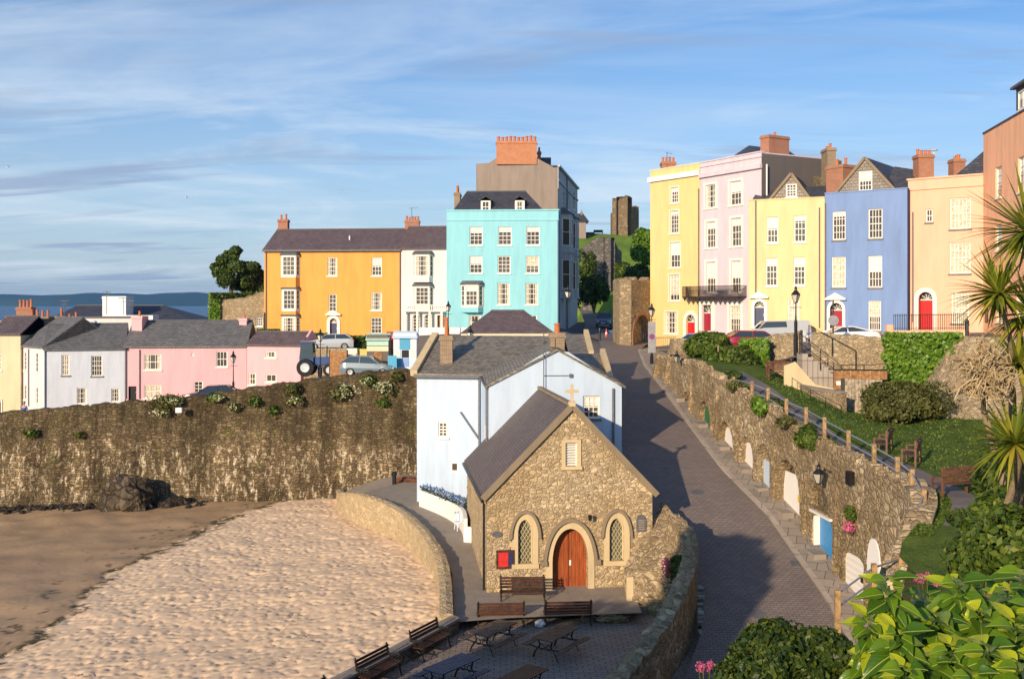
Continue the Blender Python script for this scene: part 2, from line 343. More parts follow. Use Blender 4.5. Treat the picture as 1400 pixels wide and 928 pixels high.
def sandm():
    m,nt,b=newmat('beach_sand',0.95,0.15); c=coord(nt)
    n1=tex(nt,'ShaderNodeTexNoise',0.25,c,Detail=6.0); n2=tex(nt,'ShaderNodeTexNoise',4.0,c,Detail=8.0,Roughness=0.7)
    at=nt.nodes.new('ShaderNodeAttribute'); at.attribute_name='wet'
    dry=mixc(nt,n2.outputs[0],(0.66,0.47,0.30),(0.84,0.63,0.43)); wet=mixc(nt,n1.outputs[0],(0.34,0.22,0.12),(0.50,0.34,0.20))
    aw=nt.nodes.new('ShaderNodeAttribute'); aw.attribute_name='weed'
    nt.links.new(mixc(nt,mth(nt,'MULTIPLY',aw.outputs['Fac'],ramp(nt,n2.outputs[0],[(.36,.25),(.5,.95)])),mixc(nt,at.outputs['Fac'],dry,wet),(0.05,0.045,0.015)),b.inputs['Base Color'])
    sp2=nt.nodes.new('ShaderNodeMath'); sp2.operation='MULTIPLY_ADD'; nt.links.new(at.outputs['Fac'],sp2.inputs[0]); sp2.inputs[1].default_value=-0.35; sp2.inputs[2].default_value=0.95
    nt.links.new(sp2.outputs[0],b.inputs['Roughness'])
    bump(nt,b,n2.outputs[0],0.5,0.03); return m
M['sand']=sandm()
def roadm(name,c1,c2,bw=0.22,rh=0.11,mo=None,rough=0.75):
    m,nt,b=newmat(name,rough,0.35); c=coord(nt,'UV')
    t=tex(nt,'ShaderNodeTexBrick',1.0,c); t.inputs['Color1'].default_value=(*c1,1); t.inputs['Color2'].default_value=(*c2,1)
    t.inputs['Mortar'].default_value=(*(mo or tuple(x*0.35 for x in c1)),1); t.inputs['Mortar Size'].default_value=0.014; t.inputs['Brick Width'].default_value=bw; t.inputs['Row Height'].default_value=rh
    n=tex(nt,'ShaderNodeTexNoise',0.6,coord(nt),Detail=8.0,Roughness=0.7)
    nt.links.new(mixc(nt,0.7,t.outputs[0],mixc(nt,n.outputs[0],(0.5,0.5,0.5),(1.4,1.4,1.4)),'MULTIPLY'),b.inputs['Base Color'])
    bump(nt,b,mth(nt,'MULTIPLY',t.outputs['Fac'],-1.0),0.8,0.015); return m
M['road']=roadm('brick_paved_road',(0.20,0.165,0.15),(0.25,0.205,0.185),0.26,0.15,mo=(0.13,0.105,0.095))
M['terr']=roadm('terrace_paving',(0.26,0.21,0.175),(0.33,0.27,0.225),0.4,0.2)
M['conc']=paint('worn_concrete',(0.30,0.25,0.20),0.9,0.3,0.8)
M['kerb']=roadm('kerb_stone',(0.34,0.29,0.24),(0.42,0.36,0.30),7.0,.9,mo=(.12,.1,.08)); M['pave']=roadm('pavement_slabs',(0.26,0.22,0.18),(0.33,0.28,0.23),.75,.6,mo=(.12,.1,.08))
M['asph']=paint('street_asphalt',(0.16,0.14,0.13),0.9,0.2,0.6)
M['gravel']=paint('garden_path_tarmac',(0.16,0.14,0.13),0.9,0.2,0.6)
def seam():
    m,nt,b=newmat('sea_water',0.12,0.5); b.inputs['Base Color'].default_value=(0.012,0.055,0.12,1)
    n=tex(nt,'ShaderNodeTexNoise',0.02,coord(nt,'Object',(1,4,1)),Detail=9.0,Roughness=0.7)
    nt.links.new(mixc(nt,n.outputs[0],(0.006,0.05,0.12),(0.02,0.10,0.20)),b.inputs['Base Color']); b.inputs['Roughness'].default_value=0.35
    n3=tex(nt,'ShaderNodeTexNoise',0.5,coord(nt),Detail=8.0); bump(nt,b,n3.outputs[0],1.0,0.6); return m
M['sea']=seam()
def grassm(name,c1,c2,c3=(0.2,0.16,0.08)):
    m,nt,b=newmat(name,0.95,0.1); n=tex(nt,'ShaderNodeTexNoise',0.9,coord(nt),Detail=9.0,Roughness=0.7); n2=tex(nt,'ShaderNodeTexNoise',14,coord(nt),Detail=4.0)
    a=mixc(nt,ramp(nt,n.outputs[0],[(0.35,0),(0.65,1)]),c1,c2); a=mixc(nt,mth(nt,'MULTIPLY',ramp(nt,n2.outputs[0],[(0.5,0),(0.75,1)]),0.5),a,c3)
    nt.links.new(a,b.inputs['Base Color']); bump(nt,b,n2.outputs[0],1.0,0.06); return m
M['lawn']=grassm('lawn_grass',(0.045,0.085,0.015),(0.11,0.16,0.025))
M['hill']=grassm('hill_grass',(0.10,0.19,0.02),(0.20,0.30,0.04))
M['headl']=grassm('headland_green',(0.025,0.045,0.03),(0.05,0.07,0.045),(0.04,0.05,0.04))
M['soil']=grassm('bank_soil',(0.05,0.05,0.02),(0.08,0.08,0.03))
M['bladed']=leafm('grass_blades',(0.07,0.13,0.02),(0.14,0.22,0.03),(0.2,0.25,0.06))
M['leafd']=leafm('dark_leaves',(0.02,0.05,0.01),(0.06,0.10,0.015),(0.13,0.17,0.02))
M['leafm']=leafm('mid_leaves',(0.03,0.07,0.01),(0.09,0.15,0.02),(0.20,0.24,0.03))
M['leafy']=leafm('ivy_leaves',(0.07,0.15,0.012),(0.13,0.25,0.02),(0.24,0.36,0.04),0.4)
M['leafo']=leafm('olive_leaves',(0.06,0.07,0.02),(0.12,0.13,0.03),(0.2,0.19,0.06))
M['leafb']=leafm('bright_large_leaves',(0.035,0.11,0.008),(0.16,0.29,0.012),(0.46,0.50,0.02),0.3,0.28)
def veins(m):
    nt=m.node_tree; b=nt.nodes['Principled BSDF']; src=b.inputs['Base Color'].links[0].from_socket
    s=nt.nodes.new('ShaderNodeSeparateXYZ'); nt.links.new(coord(nt,'UV'),s.inputs[0]); au=mth(nt,'ABSOLUTE',s.outputs[0])
    mid=ramp(nt,au,[(0.0,1),(0.035,0.8),(0.07,0)]); q=mth(nt,'FRACT',mth(nt,'ADD',mth(nt,'MULTIPLY',s.outputs[1],7.0),mth(nt,'MULTIPLY',au,-3.0)))
    sd=ramp(nt,q,[(0,.8),(0.07,0),(0.93,0),(1,.8)]); v=mth(nt,'MAXIMUM',mid,mth(nt,'MULTIPLY',sd,.55))
    bl=tex(nt,'ShaderNodeTexNoise',30,coord(nt),Detail=5.0,Roughness=.7)
    c=mixc(nt,0.5,src,mixc(nt,bl.outputs[0],(.45,.5,.4),(1.5,1.4,1.3)),'MULTIPLY'); c=mixc(nt,v,c,(0.42,0.50,0.10)); nt.links.new(c,b.inputs['Base Color'])
    bump(nt,b,mth(nt,'ADD',mth(nt,'MULTIPLY',v,-1.0),mth(nt,'MULTIPLY',bl.outputs[0],.4)),.8,.003)
veins(M['leafb'])
M['palm']=leafm('strap_leaves',(0.10,0.15,0.015),(0.26,0.30,0.03),(0.50,0.42,0.06),0.45,0.35)
M['dead']=leafm('dry_flower_spike',(0.34,0.24,0.13),(0.5,0.37,0.22),(0.62,0.5,0.33),0.9,0.15)
M['bark']=paint('bark',(0.16,0.11,0.06),0.95,0.4,1.0)
M['pbark']=paint('pale_trunk',(0.34,0.25,0.15),0.95,0.3,1.0)
M['pinkf']=leafm('pink_blossom',(0.55,0.07,0.22),(0.75,0.16,0.36),(0.85,0.3,0.5),0.7)
M['whitef']=leafm('pale_blossom',(0.5,0.52,0.2),(0.7,0.7,0.5),(0.8,0.8,0.7),0.7)
M['bluef']=leafm('blue_blossom',(0.12,0.2,0.5),(0.3,0.4,0.7),(0.7,0.75,0.85),0.7)
# ------------------------------------------------------------------ facade tools
class Fac:
    def __init__(s,A,B):
        s.A=Vector(A[:2]); s.B=Vector(B[:2]); s.L=(s.B-s.A).length; s.U=(s.B-s.A)/s.L; s.N=Vector((s.U.y,-s.U.x)); s.holes=[]
    def p(s,u,z,d=0):
        q=s.A+s.U*u+s.N*d; return Vector((q.x,q.y,z))
    def hit(s,px,py):
        rx=(px-CXP)/FPX; u=(s.A.x-s.A.y*rx)/(s.U.y*rx-s.U.x); D=s.A.y+u*s.U.y
        return u,CZ-(py-HY)*D/FPX
    def rect(s,x0,y0,x1,y1):
        xc=(x0+x1)/2; u0=s.hit(x0,y0)[0]; u1=s.hit(x1,y0)[0]; return u0,u1,s.hit(xc,y1)[1],s.hit(xc,y0)[1]
    def box(s,mb,u0,u1,z0,z1,d0,d1):
        return mb.hexa([s.p(u0,z0,d1),s.p(u1,z0,d1),s.p(u1,z0,d0),s.p(u0,z0,d0)],[s.p(u0,z1,d1),s.p(u1,z1,d1),s.p(u1,z1,d0),s.p(u0,z1,d0)])
    def poly(s,mb,pts,d0,d1):
        a=[s.p(u,z,d0) for u,z in pts]; b=[s.p(u,z,d1) for u,z in pts]; return mb.hexa(a,b)
    def panel(s,mb,outer,holes,rev=0.18,d=0.0):
        loops=[[Vector((u,z,0)) for u,z in outer]]+[[Vector((u,z,0)) for u,z in h] for h in holes]
        flat=[q for l in loops for q in l]; tris=geometry.tessellate_polygon(loops)
        def fl(t):
            a,b,c=[flat[i] for i in t]; return t if (b-a).cross(c-a).z>0 else t[::-1]
        mb.add([s.p(q.x,q.y,d) for q in flat],[fl(t) for t in tris])
        for h in holes:
            n=len(h); mb.add([s.p(u,z,d) for u,z in h]+[s.p(u,z,d-rev) for u,z in h],[(i,(i+1)%n,n+(i+1)%n,n+i) for i in range(n)])
def rectpts(u0,u1,z0,z1): return [(u0,z0),(u1,z0),(u1,z1),(u0,z1)]
def archpts(u0,u1,z0,z1,kind='round',n=8):
    w_=u1-u0; c=(u0+u1)/2
    if kind=='round':
        r=w_/2; zs=z1-r; a=[(c+r*math.cos(PI*k/n),zs+r*math.sin(PI*k/n)) for k in range(n+1)]
    elif kind=='pointed':
        h=w_*0.92; zs=z1-h; a=[]
        for k in range(n+1):
            t=k/n; a.append((u1-(w_/2)*(t**1.9),zs+h*math.sin(t*PI/2)**1.0*(1-0.08*t*(1-t))))
        a=a+[(2*c-x,z) for x,z in a[-2::-1]]
    else:
        h=w_*0.2; zs=z1-h; a=[(c+w_/2*math.cos(PI*k/n),zs+h*math.sin(PI*k/n)) for k in range(n+1)]
    return [(u0,z0),(u1,z0)]+a
def ring(F,mb,inner,outer,d0,d1):
    n=len(inner)-2                                   # skip the bottom edge: first two are feet
    I=inner[1:]+[inner[0]]; O=outer[1:]+[outer[0]]
    for i in range(len(I)-1):
        F.poly(mb,[I[i],O[i],O[i+1],I[i+1]],d0,d1)
def window(F,parent,r,cols=3,rows=4,blind=0.0,rev=0.18,fw=0.09,bw=0.045,sill='white',curt=False,surround=0,uz=False,fmat=None,arch=None,pm=None):
    u0,u1,z0,z1=r if uz else F.rect(*r)
    hole=archpts(u0,u1,z0,z1,arch) if arch else rectpts(u0,u1,z0,z1); F.holes.append(hole); fmat=fmat or M['frame']
    d0=-rev+0.02; d1=-rev+0.09; mb=MB()
    F.box(mb,u0+0.001,u0+fw,z0+0.001,z1-0.001,d0,d1); F.box(mb,u1-fw,u1-0.001,z0+0.001,z1-0.001,d0,d1); F.box(mb,u0+fw,u1-fw,z0+0.001,z0+fw,d0,d1)
    if not arch: F.box(mb,u0+fw,u1-fw,z1-fw*0.9,z1-0.001,d0,d1)
    iw=(u1-u0-2*fw); ih=(z1-z0-2*fw)
    for k in range(1,cols): x=u0+fw+iw*k/cols; F.box(mb,x-bw/2,x+bw/2,z0+fw,z1-fw*0.9,d0,d1-0.02)
    for k in range(1,rows):
        z=z0+fw+ih*k/rows; t=bw*(1.4 if (k*2==rows) else 1)/2; F.box(mb,u0+fw,u1-fw,z-t,z+t,d0,d1-0.015 if k*2==rows else d1-0.023)
    if surround:
        s_=surround; F.box(mb,u0-s_,u0-0.002,z0-0.05,z1+s_,-0.02,0.05); F.box(mb,u1+0.002,u1+s_,z0-0.05,z1+s_,-0.02,0.05); F.box(mb,u0-0.002,u1+0.002,z1+0.002,z1+s_,-0.02,0.05)
    w_=mb.build('window',fmat,parent)
    g=MB(); g.add([F.p(u,z,-rev+0.012) for u,z in rectpts(u0-0.05,u1+0.05,z0-0.05,z1+0.05)],[(0,1,2,3)]); g.build('pane',pm or M['glass'],w_)
    if blind==0 and not curt and arch is None and cols>1:
        q_=random.random()
        if q_<.35: curt=True
        elif q_<.6: blind=random.choice((.18,.3,.45))
    if blind>0 or curt:
        b=MB(); zb=z1-(z1-z0)*blind
        if curt and blind<=0:
            cw=(u1-u0)*0.26; F.box(b,u0+0.01,u0+cw,z0+fw,z1-0.01,-rev+0.016,-rev+0.019); F.box(b,u1-cw,u1-0.01,z0+fw,z1-0.01,-rev+0.016,-rev+0.019)
            b.build('curtain',M['curt'],w_)
        else:
            F.box(b,u0+0.01,u1-0.01,max(zb,z0+0.01),z1-0.01,-rev+0.016,-rev+0.019); b.build('blind' if not curt else 'curtain',M['curt'] if curt else M['blind'],w_)
    if sill:
        b=MB(); F.box(b,u0-0.08-surround,u1+0.08+surround,z0-0.12,z0-0.002,-0.05,0.09); b.build('sill',M['frame'] if sill=='white' else M['sill'],w_)
    return w_
def door(F,parent,r,mat,arch='round',rev=0.25,fan=True,surround=0.22,ped=False,uz=False,smat=None,doorw=1.0,label=None):
    u0,u1,z0,z1=r if uz else F.rect(*r); hole=archpts(u0,u1,z0,z1,arch) if arch else rectpts(u0,u1,z0,z1); F.holes.append(hole)
    zd=z1-(u1-u0)*0.5-0.05 if fan else z1
    mb=MB(); F.box(mb,u0-0.02,u1+0.02,z0,zd-0.06,-rev-0.03,-rev+0.03)
    for a,b_ in ((0.12,0.44),(0.56,0.88)):
        for c_,d_ in ((0.06,0.42),(0.5,0.94)):
            F.box(mb,u0+(u1-u0)*a,u0+(u1-u0)*b_,z0+(zd-z0)*c_,z0+(zd-z0)*d_,-rev+0.03,-rev+0.045)
    dd=mb.build('door',mat,parent,label=label)
    k=MB(); F.box(k,u1-0.16*(u1-u0),u1-0.10*(u1-u0),z0+1.0,z0+1.12,-rev+0.045,-rev+0.08); k.build('handle',M['rim'],dd)
    s=MB()
    if fan:
        F.box(s,u0,u1,zd-0.06,zd+0.02,-rev,-rev+0.05)
        g=MB(); g.add([F.p(u,z,-rev+0.01) for u,z in rectpts(u0,u1,zd,z1)],[(0,1,2,3)]); g.build('fanlight',M['glass'],dd)
        c_=(u0+u1)/2
        for k_ in range(1,5):
            a=PI*k_/5; s.bar(F.p(c_,zd,-rev+0.03),F.p(c_+math.cos(a)*(u1-u0)/2,zd+math.sin(a)*(u1-u0)/2,-rev+0.03),0.035)
    if surround:
        if arch=='round' or arch=='pointed': ring(F,s,hole,archpts(u0-surround,u1+surround,z0,z1+surround,arch),0.002,0.09)
        else:
            F.box(s,u0-surround,u0-0.003,z0,z1+surround,-0.02,0.09); F.box(s,u1+0.003,u1+surround,z0,z1+surround,-0.02,0.09); F.box(s,u0-0.003,u1+0.003,z1+0.003,z1+surround,-0.02,0.09)
    if ped:
        a,b_=u0-surround-0.1,u1+surround+0.1; zt=z1+surround; c_=(a+b_)/2
        F.poly(s,[(a,zt),(b_,zt),(b_,zt+0.12),(c_,zt+0.55),(a,zt+0.12)],0.095,0.3)
    s.build('door_surround',smat or M['frame'],parent); return dd
def wall_mesh(F,parent,mat,zb,zt,dep,outer=None,rev=0.18,name='wall',top=True,label=None):
    mb=MB(); o=outer or rectpts(0,F.L,zb,zt); F.panel(mb,o,F.holes,rev)
    L_=F.L; zt2=zt
    for u in (0,L_): mb.add([F.p(u,zb,0),F.p(u,zb,-dep),F.p(u,zt2,-dep),F.p(u,zt2,0)],[(0,1,2,3)])
    mb.add([F.p(0,zb,-dep),F.p(L_,zb,-dep),F.p(L_,zt2,-dep),F.p(0,zt2,-dep)],[(0,1,2,3)])
    if top: mb.add([F.p(0,zt2-0.001),F.p(L_,zt2-0.001),F.p(L_,zt2-0.001,-dep),F.p(0,zt2-0.001,-dep)],[(0,1,2,3)])
    return mb.build(name,mat,parent,label=label,recalc=False)
def gable_roof(F,parent,mat,ze,zr,dep,u0=None,u1=None,hl=0,hr=0,ov=0.25,d0=0.0,name='roof',th=0.12):
    u0=0 if u0 is None else u0; u1=F.L if u1 is None else u1; mid=d0-dep/2; mb=MB()
    e=[F.p(u0-(0.1 if not hl else ov),ze,d0+ov),F.p(u1+(0.1 if not hr else ov),ze,d0+ov),F.p(u1+(0.1 if not hr else ov),ze,d0-dep-ov),F.p(u0-(0.1 if not hl else ov),ze,d0-dep-ov)]
    r=[F.p(u0+hl-(0.1 if not hl else 0),zr,mid),F.p(u1-hr+(0.1 if not hr else 0),zr,mid)]; up=Vector((0,0,th))
    vs=e+r+[q+up for q in e]+[r[0]+up,r[1]+up]
    mb.add(vs,[(6,7,11,10),(8,9,10,11),(7,8,11),(9,6,10),(0,1,7,6),(2,3,9,8),(0,3,4),(1,5,2),(1,2,8,7),(3,0,6,9),(0,4,5,1),(2,5,4,3)])
    o=mb.build(name,mat,parent)
    rt=MB(); rt.tube([r[0]+up,r[1]+up],0.09,6); rt.build('ridge_tiles',M['lead'] if mat is not M['slo'] else M['coping'],o); return o
def chimney(parent,px0,py0,px1,py1,D,dep,mat,pots=3,world=None,potc=True,nm='chimney',ph=0.45,F=None,zb=None,pr=0.12):
    if F is None:
        F=Fac(XY(px0,D),XY(px1,D))
    z1=CZ-(py0-HY)*D/FPX; z0=CZ-(py1-HY)*D/FPX if zb is None else zb; L_=F.L
    mb=MB(); F.box(mb,0,L_,z0-0.6,z1-0.25,0,-dep); F.box(mb,-0.07,L_+0.07,z1-0.25,z1-0.12,0.07,-dep-0.07); F.box(mb,-0.03,L_+0.03,z1-0.12,z1,0.03,-dep-0.03)
    o=mb.build(nm,mat,parent)
    for i in range(pots):
        long=L_>=dep
        p=F.p(L_*(i+0.5)/pots,z1,-dep/2) if long else F.p(L_/2,z1,-dep*(i+0.5)/pots)
        h=ph*random.uniform(0.85,1.2); q=MB(); q.lathe([(pr*1.1,0),(pr,h*0.15),(pr*0.85,h*0.8),(pr*1.1,h*0.85),(pr*1.1,h),(pr*0.6,h)],p,10); q.build('chimney_pot',M['pot'] if potc else M['sill'],o,smooth=False)
    return o
def pipe(parent,F,px,y0,y1,mat=None,d=0.08,r=0.055):
    u,z1=F.hit(px,y0); z0=F.hit(px,y1)[1]; mb=MB(); mb.tube([F.p(u,z0,d),F.p(u,z1,d)],r,6); return mb.build('downpipe',mat or M['pipe'],parent)
# foliage
def leafmesh(name,P,Nn,size,mat,parent=None,world=True,aspect=1.8):
    P=np.asarray(P,float); n=len(P)
    a=np.random.normal(size=(n,3)); a+=Nn*0.0; a/=np.linalg.norm(a,axis=1)[:,None]
    nn=np.asarray(Nn,float)+np.random.normal(scale=0.55,size=(n,3)); nn/=np.linalg.norm(nn,axis=1)[:,None]
    t=np.cross(nn,a); t/=np.linalg.norm(t,axis=1)[:,None]; b=np.cross(nn,t)
    s=size*np.random.uniform(0.6,1.3,(n,1)); l=s*aspect/2; w_=s/2
    V=np.stack([P-t*l,P+b*w_-t*l*0.1+nn*w_*0.25,P+t*l,P-b*w_-t*l*0.1+nn*w_*0.25],1).reshape(-1,3)
    if parent is not None and world:
        p=parent
        while p.parent: p=p.parent
        V=V-np.array(p.location)
    me=bpy.data.meshes.new(name); me.vertices.add(4*n); me.vertices.foreach_set('co',V.ravel())
    me.loops.add(4*n); me.loops.foreach_set('vertex_index',np.arange(4*n)); me.polygons.add(n)
    me.polygons.foreach_set('loop_start',np.arange(n)*4); me.polygons.foreach_set('loop_total',np.full(n,4)); me.update(); me.validate()
    me.materials.append(mat); o=bpy.data.objects.new(name,me); C.objects.link(o)
    if parent is not None: o.parent=parent
    return o
def blobpts(c,r,n,lump=0.28,shell=0.55,k=14,flat=True):
    c=np.array(c,float); r=np.array(r,float)
    D_=np.random.normal(size=(n,3)); D_/=np.linalg.norm(D_,axis=1)[:,None]
    if flat: D_[:,2]=np.where(D_[:,2]<-0.8,-D_[:,2],D_[:,2])
    B=np.random.normal(size=(k,3)); B/=np.linalg.norm(B,axis=1)[:,None]; amp=np.random.uniform(-1,1,k)
    f=1+lump*(np.exp(6*(D_@B.T-1))@amp); rad=f*np.random.uniform(shell,1.0,n)**0.6
    P=c+D_*rad[:,None]*r; return P,D_
def bush(name,label,c,r,n,size,mat,cat='shrub',group=None,stem=True,lump=0.35,flowers=None):
    T=thing(name,label,cat,(c[0],c[1],c[2]-r[2]*0.7),0,group)
    Ps=[];Ns=[]; k=5
    for i in range(k):
        a=2*PI*i/k+random.random(); o=Vector((math.cos(a)*r[0]*0.42,math.sin(a)*r[1]*0.42,random.uniform(-0.15,0.3)*r[2])); q=random.uniform(0.55,0.72)
        P,N_=blobpts((c[0]+o.x,c[1]+o.y,c[2]+o.z),(r[0]*q,r[1]*q,r[2]*q),n//k,lump); Ps.append(P);Ns.append(N_)
    leafmesh('foliage',np.concatenate(Ps),np.concatenate(Ns),size,mat,T)
    if stem:
        mb=MB()
        for i in range(4):
            a=random.uniform(0,6.28); mb.tube([(c[0],c[1],c[2]-r[2]*0.95),(c[0]+math.cos(a)*r[0]*0.3,c[1]+math.sin(a)*r[1]*0.3,c[2]+r[2]*0.2)],[0.05*r[2],0.02*r[2]],6)
        mb.build('stem',M['bark'],T)
    if flowers:
        P,N_=blobpts(c,(r[0]*0.95,r[1]*0.95,r[2]*0.95),flowers[0],0.3,0.9); leafmesh('flowers',P,N_,flowers[1],flowers[2],T,aspect=1.1)
    return T
def fgrid(name,xs,ys,fz,mat,parent=None,fx=None):
    mb=MB(); nx=len(xs); vs=[]
    for y in ys:
        for x in xs:
            X=fx(x,y) if fx else x; vs.append((X,y,fz(X,y)))
    fs=[(j*nx+i,j*nx+i+1,(j+1)*nx+i+1,(j+1)*nx+i) for j in range(len(ys)-1) for i in range(nx-1)]
    mb.add(vs,fs); return mb.build(name,mat,parent,smooth=True)

# ------------------------------------------------------------------ sea, headland, beach
SEA=-3.2
mb=MB(); mb.add([(-9000,20,SEA),(9000,20,SEA),(9000,14000,SEA),(-9000,14000,SEA)],[(0,1,2,3)]); struct(mb.build('sea',M['sea']))
def headz(x):
    t=interp(x,[(-4500,95),(-3050,72),(-2750,76),(-2500,86),(-2250,84),(-1900,80),(-1500,80),(-1100,74),(-600,70),(2500,80)])
    return t+4*math.sin(x/90)+2*math.sin(x/37)
ys=[6000,6080,6250,6600,7000]; hs=[0,0.45,0.8,1.0,0.9]
xs=list(range(-4500,2600,50)); mb=MB(); vs=[]
for j,y in enumerate(ys):
    for x in xs: vs.append((x,y+60*math.sin(x/300+j),SEA-1+headz(x)*hs[j]*(1+0.05*math.sin(x/120+j*2))))
nx=len(xs); mb.add(vs,[(j*nx+i,j*nx+i+1,(j+1)*nx+i+1,(j+1)*nx+i) for j in range(4) for i in range(nx-1)])
struct(mb.build('headland_hills',M['headl'],smooth=True))
# dry / wet beach sheet with footprints
QW=[(-2.25,38.4),(-2.7,44.6),(-3.5,48.4),(-4.9,53),(-6.9,57),(-8.9,59.8),(-10.5,64),(-11.5,69.5)]          # quay parapet, outer line
QT=[0.3,0.5,0.68,0.88,1.0,0.95,0.05,-0.5]
SW=[(-2.3,38.4),(-5.7,31.9),(-9.0,26),(-12,20.5)]                                   # sea wall beside the terrace
def bz(x,y):
    t=max(0,min(1,(-x-2)/32)); v=-0.55-1.25*t-0.5*max(0,min(1,(45-y)/20)); return v
step=0.085; X=np.arange(-46,0.5,step); Y=np.arange(24,71.5,step); XX,YY=np.meshgrid(X,Y)
T_=np.clip((-XX-2)/32,0,1); Z=-0.55-1.25*T_-0.5*np.clip((45-YY)/20,0,1)
def blur(a,k):
    for _ in range(k): a=(a+np.roll(a,1,0)+np.roll(a,-1,0)+np.roll(a,1,1)+np.roll(a,-1,1))/5
    return a/a.std()
n1_=blur(np.random.normal(size=Z.shape),1); n2_=blur(np.random.normal(size=Z.shape),3); nb=blur(np.random.normal(size=Z.shape),90)
nz=-np.clip(n1_*.95+n2_*.3-0.1,0,1.9)*1.25+.06*nb
EB=[(-60,-30),(30,-26.5),(33,-20.0),(38,-18.9),(44,-19.2),(52,-19.4),(60,-17.8),(65,-16.9),(69,-14.5),(72,-12)]   # where wet sand meets dry sand
edge=np.interp(YY,[e[0] for e in EB],[e[1] for e in EB])+nb*0.30+nz*0.12
wet=1/(1+np.exp((XX-edge)/0.10))
n3_=blur(np.random.normal(size=Z.shape),14)
weed=np.clip(np.exp(-((XX-edge-.05)/0.36)**2)*(n3_+n2_*.6<0.35)*1.8,0,1)+np.clip(np.exp(-((XX-edge+1.7)/1.0)**2)*(n3_>1.0)*(n2_>.3)*1.2,0,.8)+(XX<edge)*(n2_>3.0)*.7
Z=Z+(1-wet)*nz*0.040+wet*nz*0.007*(nb>-1)+nb*0.03+(1-wet)*0.10*np.clip((XX-edge)/3,0,1)
me=bpy.data.meshes.new('beach'); ny,nx=Z.shape; V=np.stack([XX,YY,Z],2).reshape(-1,3)
i=np.arange(ny*nx).reshape(ny,nx); Q=np.stack([i[:-1,:-1],i[:-1,1:],i[1:,1:],i[1:,:-1]],2).reshape(-1,4)
me.vertices.add(len(V)); me.vertices.foreach_set('co',V.ravel()); me.loops.add(Q.size); me.loops.foreach_set('vertex_index',Q.ravel())
me.polygons.add(len(Q)); me.polygons.foreach_set('loop_start',np.arange(len(Q))*4); me.polygons.foreach_set('loop_total',np.full(len(Q),4)); me.update()
at=me.attributes.new('wet','FLOAT','POINT'); at.data.foreach_set('value',np.clip(wet,0,1).ravel()); at=me.attributes.new('weed','FLOAT','POINT'); at.data.foreach_set('value',np.clip(weed,0,1).ravel())
me.materials.append(M['sand']); bo=bpy.data.objects.new('beach',me); C.objects.link(bo); struct(bo); me.shade_smooth()
# ------------------------------------------------------------------ road
RS=[(22,-1.6),(33,-0.25),(38.5,1.0),(41.8,1.75),(45,2.68),(50.5,3.88),(57,5.08),(66.5,6.54),(76,7.39),(86,8.0),(98,8.5),(110,8.9),(125,9.6),(145,10.4),(175,11.2),(210,11.8)]
def rz(y): return interp(y,RS)
RR=[(22,8.4),(29,10.4),(33.5,11.4),(36,11.7),(38.5,11.75),(41.8,11.55),(45,11.25),(50.5,10.3),(57,9.95),(66.5,9.7),(76,9.8),(86,10.6),(92,12),(98,13.5),(104,11.5),(110,9.9),(125,12.8),(145,13.9),(210,17)]
RL=[(22,1.0),(29.5,4.0),(33,5.5),(36.4,6.8),(39.3,7.4),(42,6.6),(45,5.9),(51,5.6),(57,6.0),(66.5,6.9),(76,7.2),(86,7.6),(98,8.3),(104,7.6),(110,7.6),(125,8.9),(145,9.9),(210,13)]
mb=MB(); mb.uv=[]; ys=[22+i*1.0 for i in range(189)]; n=9
for y in ys:
    a,b=interp(y,RL),interp(y,RR); 
    for k in range(n):
        x=lerp(a,b,k/(n-1)); mb.v.append((x,y,rz(y)+0.04*math.sin(PI*k/(n-1)))); mb.uv.append((x-interp(y,RR),y))
mb.f=[(j*n+i,j*n+i+1,(j+1)*n+i+1,(j+1)*n+i) for j in range(len(ys)-1) for i in range(n-1)]
struct(mb.build('road',M['road'],smooth=True))
# kerb and pavement on the right of the road
mb=MB(); prev=None
for y in [24+i*1.0 for i in range(64)]:
    x=interp(y,RR); z=rz(y); q=[(x-0.02,y,z-0.3),(x-0.02,y,z+0.11),(x+0.16,y,z+0.12),(x+0.16,y,z-0.3)]
    if prev: mb.add(prev+q,[(0,1,5,4),(1,2,6,5),(2,3,7,6)])
    prev=q
struct(mb.build('kerb',M['kerb']))
mb=MB(); prev=None
for y in [24+i*1.0 for i in range(64)]:
    x=interp(y,RR)+0.162; z=rz(y)+0.115; q=[(x,y,z),(x+0.6,y,z+0.06),(x+2.6,y,z+0.12)]
    if prev: mb.add(prev+q,[(0,1,4,3),(1,2,5,4)])
    prev=q
struct(mb.build('pavement',M['pave'],smooth=False))
for x_,y_,lb in ((8.9,37.2,'round iron manhole cover low on the brick road'),(8.6,47.5,'round iron manhole cover on the shaded bend of the brick road')):
    mb=MB(); mb.lathe([(.31,0),(.31,.012),(.27,.014)],(x_,y_,rz(y_)+.035),20); T=thing('manhole_cover',lb,'drain cover',(x_,y_,rz(y_))); o=mb.build('cover',M['lead'],T); o.rotation_euler=(math.atan((rz(y_+1)-rz(y_-1))/2),0,0)
mb=MB(); y_=41.0; x_=interp(y_,RR)-.22; mb.hexa([(x_-.2,y_-.25,rz(y_-.25)),(x_+.1,y_-.25,rz(y_-.25)),(x_+.1,y_+.25,rz(y_+.25)),(x_-.2,y_+.25,rz(y_+.25))],[(x_-.2,y_-.25,rz(y_-.25)+.05),(x_+.1,y_-.25,rz(y_-.25)+.05),(x_+.1,y_+.25,rz(y_+.25)+.05),(x_-.2,y_+.25,rz(y_+.25)+.05)]); tag(mb.build('road_gully',M['lead']),'small square iron gully grate against the kerb','drain cover')
